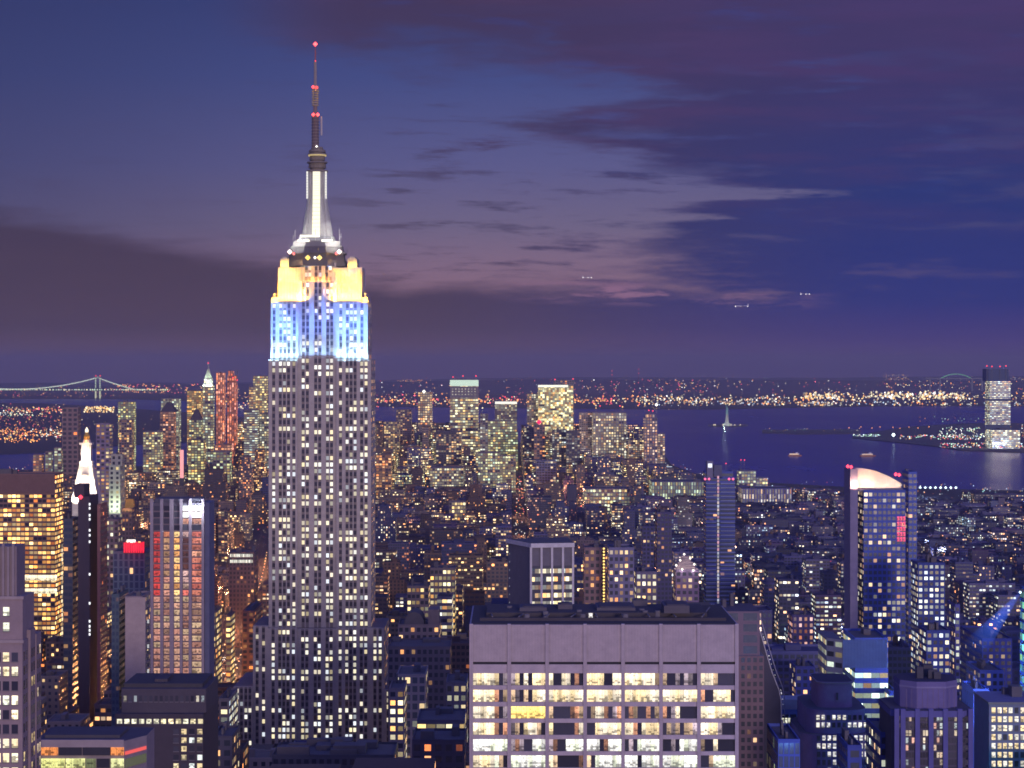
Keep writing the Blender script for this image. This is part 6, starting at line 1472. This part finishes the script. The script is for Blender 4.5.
# visibility: near to far, count the pixels each one shows
occ = np.zeros((768, 1024), bool)
allb = [(g['D'], g['p0'], g['p1'], g['top'], g) for g in gen] + [(h['D'], h['p0'], h['p1'], h['ytop'] if h['anchor'] != 'the floodlit skyscraper' else 360, None) for h in HERO]
for D_, p0, p1, top, g in sorted(allb, key=lambda q: q[0]):
    i0, i1 = max(0, int(round(p0))), min(1024, max(int(round(p0)) + 1, int(round(p1)))); j0, j1 = max(0, int(round(top))), min(768, int(Y0 + F * (H - drop(D_)) / D_) + 1)
    if i1 <= i0 or j1 <= j0:
        if g: g['vis'] = 0
        continue
    sub = occ[j0:j1, i0:i1]
    if g: g['vis'] = int((~sub).sum())
    sub[:] = True
hidden = [g for g in gen if g['vis'] <= 0]; gen = [g for g in gen if g['vis'] > 0]
NEARH = [h for h in HERO if h['anchor']]
def gstyle(g):
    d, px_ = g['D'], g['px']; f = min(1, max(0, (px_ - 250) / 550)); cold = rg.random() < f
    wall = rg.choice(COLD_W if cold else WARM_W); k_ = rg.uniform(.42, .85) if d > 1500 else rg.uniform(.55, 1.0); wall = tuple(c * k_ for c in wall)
    far = d / F
    lit = rg.choice([.06, .12, .18, .26, .4, .6]) if d > 1500 else rg.choice([.04, .10, .2, .35, .6])
    if 4100 < d and 130 < px_ < 640: lit = rg.choice([.15, .35, .6, .9, .3])
    if d > 4500 and px_ > 640: lit = rg.choice([.1, .3, .6])
    kinds = ['apartment_building', 'loft_building', 'office_building']
    k = 'office_building' if g['h'] > 45 and rg.random() < .6 else rg.choice(['apartment_building', 'apartment_building', 'loft_building'])
    if px_ < 260: tint = rg.choice([(1, .72, .45), (1, .6, .35), (1, .85, .6), (1, .95, .8)])
    elif px_ < 640: tint = rg.choice([(1, .78, .58), (1, .9, .7), (1, .97, .88), (.88, .97, 1.05), (1, .95, .8), (1, .65, .5)])
    else: tint = rg.choice([(.95, .78, .78), (.72, .95, 1.3), (.85, .98, 1.25), (.55, .85, 1.4), (.7, .92, 1.35)])
    if 4300 < d < 5500 and px_ > 370: tint = rg.choice([(.95, 1, .7), (.9, 1, .85), (1, .9, .6), (1, .85, .6)])
    cw = max(3.0 * rg.uniform(.8, 1.2), 1.7 * far); fh = max(3.3, 2.2 * far)
    if d < 1500: cw, fh = rg.uniform(2.8, 3.6), rg.uniform(3.5, 4.1)
    g['kind'] = k; g['lit'] = lit; g['wallc'] = wall; g['tint'] = tint
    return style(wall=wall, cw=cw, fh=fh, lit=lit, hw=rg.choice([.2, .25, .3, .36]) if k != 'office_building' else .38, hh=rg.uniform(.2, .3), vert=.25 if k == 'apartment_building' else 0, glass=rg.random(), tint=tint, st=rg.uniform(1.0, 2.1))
def gen_mesh(g, wall, roof, extra=True):
    st = gstyle(g) if 'st' not in g else g['st']; xa, xb, ya, yb, h = g['xa'], g['xb'], g['ya'], g['yb'], g['h']; z0 = drop(ya) + 2; z1 = z0 + h
    rc = tuple(c * .55 for c in g['wallc']); g['set'] = False
    if h > 30 and (xb - xa) > 18 and rg.random() < .5:
        zz = z0 + h * rg.uniform(.6, .86); m = (xb - xa) * rg.uniform(.1, .2); wall.prism(rect(xa, xb, ya, yb), z0, zz, st=st, topc=rc); wall.prism(rect(xa + m, xb - m, ya + 3, yb - 3), zz, z1, st=st, topc=rc); g['set'] = True; R_ = (xa + m, xb - m, ya + 3, yb - 3)
    else: wall.prism(rect(xa, xb, ya, yb), z0, z1, st=st, top=False); roof.face([(xa, ya, z1), (xb, ya, z1), (xb, yb, z1), (xa, yb, z1)], wallc=rc); R_ = (xa, xb, ya, yb)
    if extra: parapet(roof, *R_, z1, rg.uniform(.6, 1.3), .4, tuple(c * 1.1 for c in g['wallc']))
    g['z1'] = z1; g['R'] = R_
ORD = ['', 'second ', 'third ', 'fourth ', 'fifth ', 'sixth ', 'seventh ', 'eighth ', 'ninth ', 'tenth ', 'eleventh ', 'twelfth ', '13th ', '14th ', '15th ', '16th ', '17th ', '18th ', '19th ', '20th ']
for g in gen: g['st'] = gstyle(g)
gen.sort(key=lambda g: -g['vis'])
count = {}; indiv = []; mass = []
for g in gen:
    c = count.get(g['kind'], 0)
    if c < 250 and g['vis'] >= 14: count[g['kind']] = c + 1; indiv.append(g)
    else: mass.append(g)
used = {}
def cname(c):
    v = sum(c) / 3
    base = 'blue-grey' if c[2] > c[0] * 1.15 else 'plum' if c[2] > c[1] * 1.35 else 'brick' if c[0] > c[2] * 1.35 else 'brown'
    return ('dark ' if v < .12 else 'pale ' if v > .2 else '') + base
def lname(g):
    l = g['lit']; tn = g['tint']; cc = 'orange' if tn[2] < .5 else 'cool' if tn[0] < .9 else 'yellow' if tn[2] < .75 else 'white'
    return ('hardly any lit windows' if l < .05 else 'a few %s windows' % cc if l < .13 else 'scattered %s windows' % cc if l < .3 else 'many %s windows' % cc)
for g in indiv:
    best = min(NEARH, key=lambda h: math.hypot((g['px'] - (h['p0'] + h['p1']) / 2), (g['top'] - h['ytop']) * .8) + (0 if h['ytop'] > 360 else 60))
    side = 'left of' if g['px'] < best['p0'] else 'right of' if g['px'] > best['p1'] else ('beyond' if g['D'] > best['D'] else 'in front of')
    g['pos'] = '%s %s' % (side, best['anchor']); g['dist'] = abs(g['px'] - (best['p0'] + best['p1']) / 2) + abs(g['top'] - best['ytop'])
KW = dict(apartment_building='apartments', loft_building='loft block', office_building='office block')
for g in sorted(indiv, key=lambda g: g['dist']):
    base = '%s %s, %s' % (cname(g['wallc']), KW[g['kind']], lname(g)); key = (base, g['pos']); n = used.get(key, 0); used[key] = n + 1
    tail = g['pos']
    g['label'] = (ORD[n] if n < len(ORD) else '%dth ' % (n + 1)) + base + ', ' + tail if n == 0 else ORD[min(n, 19)] + 'nearest ' + base + ', ' + tail
for g in indiv:
    if len(g['label'].split()) > 16: g['label'] = g['label'].replace('hardly any lit windows', 'unlit').replace(' windows', ' lights')
    while len(g['label'].split()) > 16: w = g['label'].split(); g['label'] = ' '.join(w[:-1])
CATS = dict(apartment_building='apartment building', loft_building='loft building', office_building='office building')
GR_ = dict(apartment_building='apartment buildings of the city blocks', loft_building='loft buildings of the city blocks', office_building='office buildings of the city blocks')
for g in indiv:
    t = Thing(g['kind'], g['label'], CATS[g['kind']], ((g['xa'] + g['xb']) / 2, g['ya'], drop(g['ya']) + 2), GR_[g['kind']])
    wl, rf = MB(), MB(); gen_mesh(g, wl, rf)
    a, b, c, d_ = g['R']; z1 = g['z1']
    t.part('wall', wl); ro = t.part('roof', rf)
    clutter_parts(t, ro, a, b, c, d_, z1, tuple(v * .8 for v in g['wallc']), 1 if g['vis'] < 160 else 2)
    if g['kind'] != 'office_building' and g['D'] < 3200 and rg.random() < .5 and b - a > 9: t.part('water_tank', tank_mb(rg.uniform(a + 3, b - 3), (c + d_) / 2, z1, 1.8), ro)
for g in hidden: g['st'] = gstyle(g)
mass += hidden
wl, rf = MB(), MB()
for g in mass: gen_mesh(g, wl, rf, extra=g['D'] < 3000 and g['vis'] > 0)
if rf.f:
    base_n = len(wl.v)
    wl.v += rf.v; wl.f += [tuple(i + base_n for i in f) for f in rf.f]; wl.uv += rf.uv; wl.m += rf.m
    for k in wl.a: wl.a[k] += rf.a[k]
tag(wl.build('far_city'), 'mass of low far city buildings with scattered lit windows', 'city blocks', kind='stuff')
print('GEN', len(gen), 'INDIV', len(indiv), count, 'MASS', len(mass))

dup_ = {}
for o in C.objects:
    if o.get('category') and o.get('label'): dup_.setdefault(o['label'], []).append(o.name)
print('DUP', [(k, v[:3]) for k, v in dup_.items() if len(v) > 1])
# ------------------------------------------------------------------ the avenue, its lamps and traffic; street lights between the blocks
def road(name, P, w, zoff=.15):
    mb = MB(); mk = MB()
    for i in range(len(P) - 1):
        (ax, ay), (bx, by) = P[i], P[i + 1]; L = math.hypot(bx - ax, by - ay); nx, ny = (by - ay) / L * w / 2, -(bx - ax) / L * w / 2; za, zb = drop(math.hypot(ax, ay)) + 2 + zoff, drop(math.hypot(bx, by)) + 2 + zoff
        mb.face([(ax - nx, ay - ny, za), (ax + nx, ay + ny, za), (bx + nx, by + ny, zb), (bx - nx, by - ny, zb)], 'asphalt')
        k = 0.
        while k < L:
            f0, f1 = k / L, min(1, (k + 4) / L)
            for s in (-.33, 0, .33):
                cx0, cy0, cx1, cy1 = ax + (bx - ax) * f0 + nx * s * 2, ay + (by - ay) * f0 + ny * s * 2, ax + (bx - ax) * f1 + nx * s * 2, ay + (by - ay) * f1 + ny * s * 2
                mk.face([(cx0 - .1, cy0, za + .08 + (zb - za) * f0), (cx0 + .1, cy0, za + .08 + (zb - za) * f0), (cx1 + .1, cy1, za + .08 + (zb - za) * f1), (cx1 - .1, cy1, za + .08 + (zb - za) * f1)], 'paint')
            k += 12
    struct(name, mb); struct('road_markings', mk)
road('road', AVE, 22); road('road', DIAG, 22)
def along(P, s):
    for i in range(len(P) - 1):
        (ax, ay), (bx, by) = P[i], P[i + 1]; L = math.hypot(bx - ax, by - ay)
        if s <= L: return ax + (bx - ax) * s / L, ay + (by - ay) * s / L, (bx - ax) / L, (by - ay) / L
        s -= L
    return P[-1][0], P[-1][1], 0, 1
def lamp_mesh():
    q = MB(); q.tube((0, 0, 0), (0, 0, 8.5), .14, 5, r2=.09, wallc=(.12, .12, .12)); q.tube((0, 0, 8.5), (1.8, 0, 8.9), .07, 4, wallc=(.12, .12, .12)); return q
def head_mesh(r=.55): q = MB(); q.ball((1.8, 0, 8.8), r, (1, .55, .22, 3.2)); return q
t0 = Thing('street_lamp', 'street lamp', 'street lamp', (0, 0, 0), 'orange street lamps along the streets'); lp = t0.part('post', lamp_mesh()); hd_ = t0.part('lamp_head', head_mesh())
first = True; nl = 0
for P, nm, step, r_ in ((AVE, 'the avenue left of the skyscraper', 42, 1), (DIAG, 'the glowing diagonal street in mid city', 46, 1)):
    Lt = sum(math.hypot(P[i + 1][0] - P[i][0], P[i + 1][1] - P[i][1]) for i in range(len(P) - 1)); s = 10.
    while s < min(Lt, 1500):
        for sd in (-1, 1):
            x, y_, ux, uy = along(P, s + sd * 6); x += uy * sd * 10; y_ -= ux * sd * 10
            if first: r0 = t0.o; first = False
            else:
                r0 = t0.o.copy(); C.objects.link(r0)
                for ch in (lp, hd_): c_ = ch.copy(); C.objects.link(c_); c_.parent = r0
            r0.location = (x, y_, drop(math.hypot(x, y_)) + 2.15); r0.rotation_euler = (0, 0, 0 if sd < 0 else math.pi); r0['label'] = 'small orange street lamp along ' + nm; r0['group'] = 'lamps along ' + nm; r0['category'] = 'street lamp'; nl += 1
            if nl % 3 == 0: lamp_point('street_light', (x - uy * sd * 2, y_ + ux * sd * 2, drop(y_) + 14), 36000 if P is AVE else 16000, (1, .36, .13), 1.0)
        s += step
# scattered street and sign lights between the buildings
mb = MB()
for _ in range(4200):
    d = 1500 * (5600 / 1500.) ** rl.random(); px_ = rl.uniform(-5, 1029)
    if not on_land(px_, d): continue
    x = X(px_, d); h = rl.uniform(6, 22); col = rl.choice([OR_, OR_, AM, YL, WH, RD] if px_ < 640 else [AM, WH, BL, OR_, BL, RD])
    mb.ball((x, d, drop(d) + 2 + h), .5 * d / F * rl.uniform(.5, 1.25), (*col, rl.uniform(.3, 1.8)))
for k_ in range(-6, 12):                            # lamps and traffic down every avenue
    xa = k_ * AVW + AVG / 2; y_ = 1450.
    while y_ < 5000:
        y_ += rl.uniform(9, 26) * y_ / 2000.; px_ = CX + F * xa / y_
        if not (-5 < px_ < 1029) or not on_land(px_, y_): continue
        col = rl.choice([OR_, AM, RD, WH, OR_] if px_ < 640 else [AM, WH, BL, RD, OR_]); mb.ball((xa + rl.uniform(-8, 8), y_, drop(y_) + 2 + rl.choice([1.0, 8.5])), .5 * y_ / F * rl.uniform(.6, 1.3), (*col, rl.uniform(.7, 2.6)))
for _ in range(150):
    s = rl.uniform(0, 1700); x, y_, ux, uy = along(DIAG, s); mb.ball((x + rl.uniform(-9, 9), y_, drop(y_) + rl.uniform(4, 10)), rl.uniform(.8, 1.9), (*rl.choice([OR_, (1, .2, .12), (1, .3, .2), AM, WH]), rl.uniform(.6, 2.2)))
tag(mb.build('street_lights'), 'scattered street and sign lights between the city blocks', 'lights', kind='stuff')
for _ in range(80):                              # lit crossings: avenues meet streets
    d = 1600 * (4800 / 1600.) ** rl.random(); px_ = rl.uniform(0, 1024)
    if on_land(px_, d): lamp_point('street_light', (round(X(px_, d) / AVW) * AVW + AVG / 2, d, drop(d) + 16), 11000 * (d / 1600.), (1, .42, .18) if px_ < 620 else rl.choice([(.5, .6, 1), (1, .5, .3), (.4, .55, 1)]), 2)
for (px_, d, e, c) in ((588, 4000, 60000, (1, .3, .2)), (565, 4250, 60000, (1, .35, .2)), (625, 3600, 50000, (1, .3, .22)), (240, 1900, 40000, (1, .4, .15)), (232, 1750, 30000, (1, .42, .16)), (160, 3300, 50000, (1, .4, .2)), (410, 3300, 40000, (1, .45, .25)), (30, 3300, 60000, (1, .4, .2))):
    lamp_point('street_glow', (X(px_, d), d, 24 + drop(d)), e, c, 4)
# cars on the avenue
def car_parts():
    t = Thing('car', 'car', 'car', (0, 0, 0), 'cars along the avenue left of the skyscraper')
    q = MB(); q.prism([(-.9, -2.2), (.9, -2.2), (.9, 2.2), (-.9, 2.2)], .35, .95, wallc=(.1, .1, .12)); q.prism([(-.75, -1.2), (.75, -1.2), (.7, 1.3), (-.7, 1.3)], .95, 1.45, wallc=(.05, .05, .06)); ps = [t.part('body', q)]
    for sx in (-.6, .6): q = MB(); q.ball((sx, -2.3, .7), .3, (1, .95, .8, 5)); ps.append(t.part('headlight', q))
    for sx in (-.85, .85):
        for sy in (-1.4, 1.4): q = MB(); q.tube((sx - .1, sy, .33), (sx + .1, sy, .33), .33, 8, wallc=(.02, .02, .02)); ps.append(t.part('wheel', q))
    return t, ps
t, ps = car_parts(); ct = 0
for k in range(34):
    x, y_, ux, uy = along(AVE, 8 + k * 17 + rl.uniform(-4, 4)); off = rl.choice([-7.5, -3.6, 3.6])
    if k == 0: r0 = t.o
    else:
        r0 = t.o.copy(); C.objects.link(r0)
        for ch in ps: c_ = ch.copy(); C.objects.link(c_); c_.parent = r0
    r0.location = (x + off, y_, drop(y_) + 2.16); r0.rotation_euler = (0, 0, math.atan2(-ux, uy)); r0['label'] = 'dark car with headlights on the avenue left of the skyscraper'

# ------------------------------------------------------------------ searchlight at the right edge
D = 900.; ox, oz = X(1020, D), Z(592, D)
t = Thing('searchlight', 'blue searchlight on the corner of the teal-lit tower throwing a beam down left', 'searchlight', (ox, D, oz))
q = MB(); q.tube((ox + 1.2, D + .5, oz + .8), (ox, D, oz), .7, 10, r2=.9, wallc=(.1, .1, .1)); t.part('housing', q)
q = MB(); q.ball((ox, D - .6, oz), .55, (.5, .75, 1, 6)); t.part('lamp', q)
sp = bpy.data.lights.new('searchlight', 'SPOT'); sp.energy = 900000; sp.color = (.08, .22, 1); sp.spot_size = R(26); sp.spot_blend = .6; sp.shadow_soft_size = .6
so = bpy.data.objects.new('searchlight_lamp', sp); C.objects.link(so); so.parent = t.o; so.location = (-.4, -1.6, -.2)
dirv = Vector((X(955, 1000.) - ox, 100., Z(672, 1000.) - oz)); so.rotation_euler = dirv.to_track_quat('-Z', 'Y').to_euler()
for (px_, py_, dd, e, c) in ((1000, 640, 960, 60000, (.1, .25, 1)), (960, 690, 930, 50000, (.1, .3, 1)), (985, 760, 780, 9000, (.1, .9, .9)), (800, 755, 680, 9000, (.1, .3, 1)), (772, 770, 850, 6000, (.1, .35, 1))):
    lamp_point('blue_fill', (X(px_, dd), dd - 14, Z(py_, dd)), e, c, 3)  # added blue fill lamps hanging free
# the beam itself: a cone that glows by itself in place of scattered light
bm = bpy.data.materials.new('beam_glow'); bm.use_nodes = True; bm.node_tree.nodes.clear(); E.nt = bm.node_tree
out = E.nt.nodes.new('ShaderNodeOutputMaterial'); vol = E.nt.nodes.new('ShaderNodeEmission'); vol.inputs[0].default_value = (.05, .16, 1, 1); g_ = E.nt.nodes.new('ShaderNodeNewGeometry'); df = E.nt.nodes.new('ShaderNodeVectorMath'); df.operation = 'DISTANCE'; df.inputs[1].default_value = (ox, D, oz); lk(g_.outputs['Position'], df.inputs[0])
fall = pw(smooth(E(df.outputs['Value']), 92.0, 4.0), 1.6) * .055; lk(fall, vol.inputs[1]); lk(vol.outputs[0], out.inputs['Volume'])
q = MB(); q.tube((ox, D - 1, oz), (ox + dirv.x * .8, D - 1 + dirv.y * .8, oz + dirv.z * .8), .4, 16 , r2=6.5); bo = q.build('light_beam'); bo.data.materials.clear(); bo.data.materials.append(bm)
tag(bo, 'blue light beam slanting down through the mist at the right', 'light beam', kind='stuff')
#@@HAZE@@

# ------------------------------------------------------------------ evening haze, one closed box round everything
hz = bpy.data.materials.new('evening_haze'); hz.use_nodes = True; hz.node_tree.nodes.clear(); E.nt = hz.node_tree
out = E.nt.nodes.new('ShaderNodeOutputMaterial'); pv = E.nt.nodes.new('ShaderNodeVolumePrincipled')
pv.inputs['Color'].default_value = (.90, .86, .97, 1); pv.inputs['Density'].default_value = 3.5e-5; pv.inputs['Anisotropy'].default_value = .4
lk(pv.outputs[0], out.inputs['Volume'])
q = MB(); q.box(-76000, 76000, -76000, 76000, -420, 470, bottom=True); ho = q.build('haze'); ho.data.materials.clear(); ho.data.materials.append(hz); tag(ho, 'thin violet evening haze over city and bay', 'haze', kind='stuff')
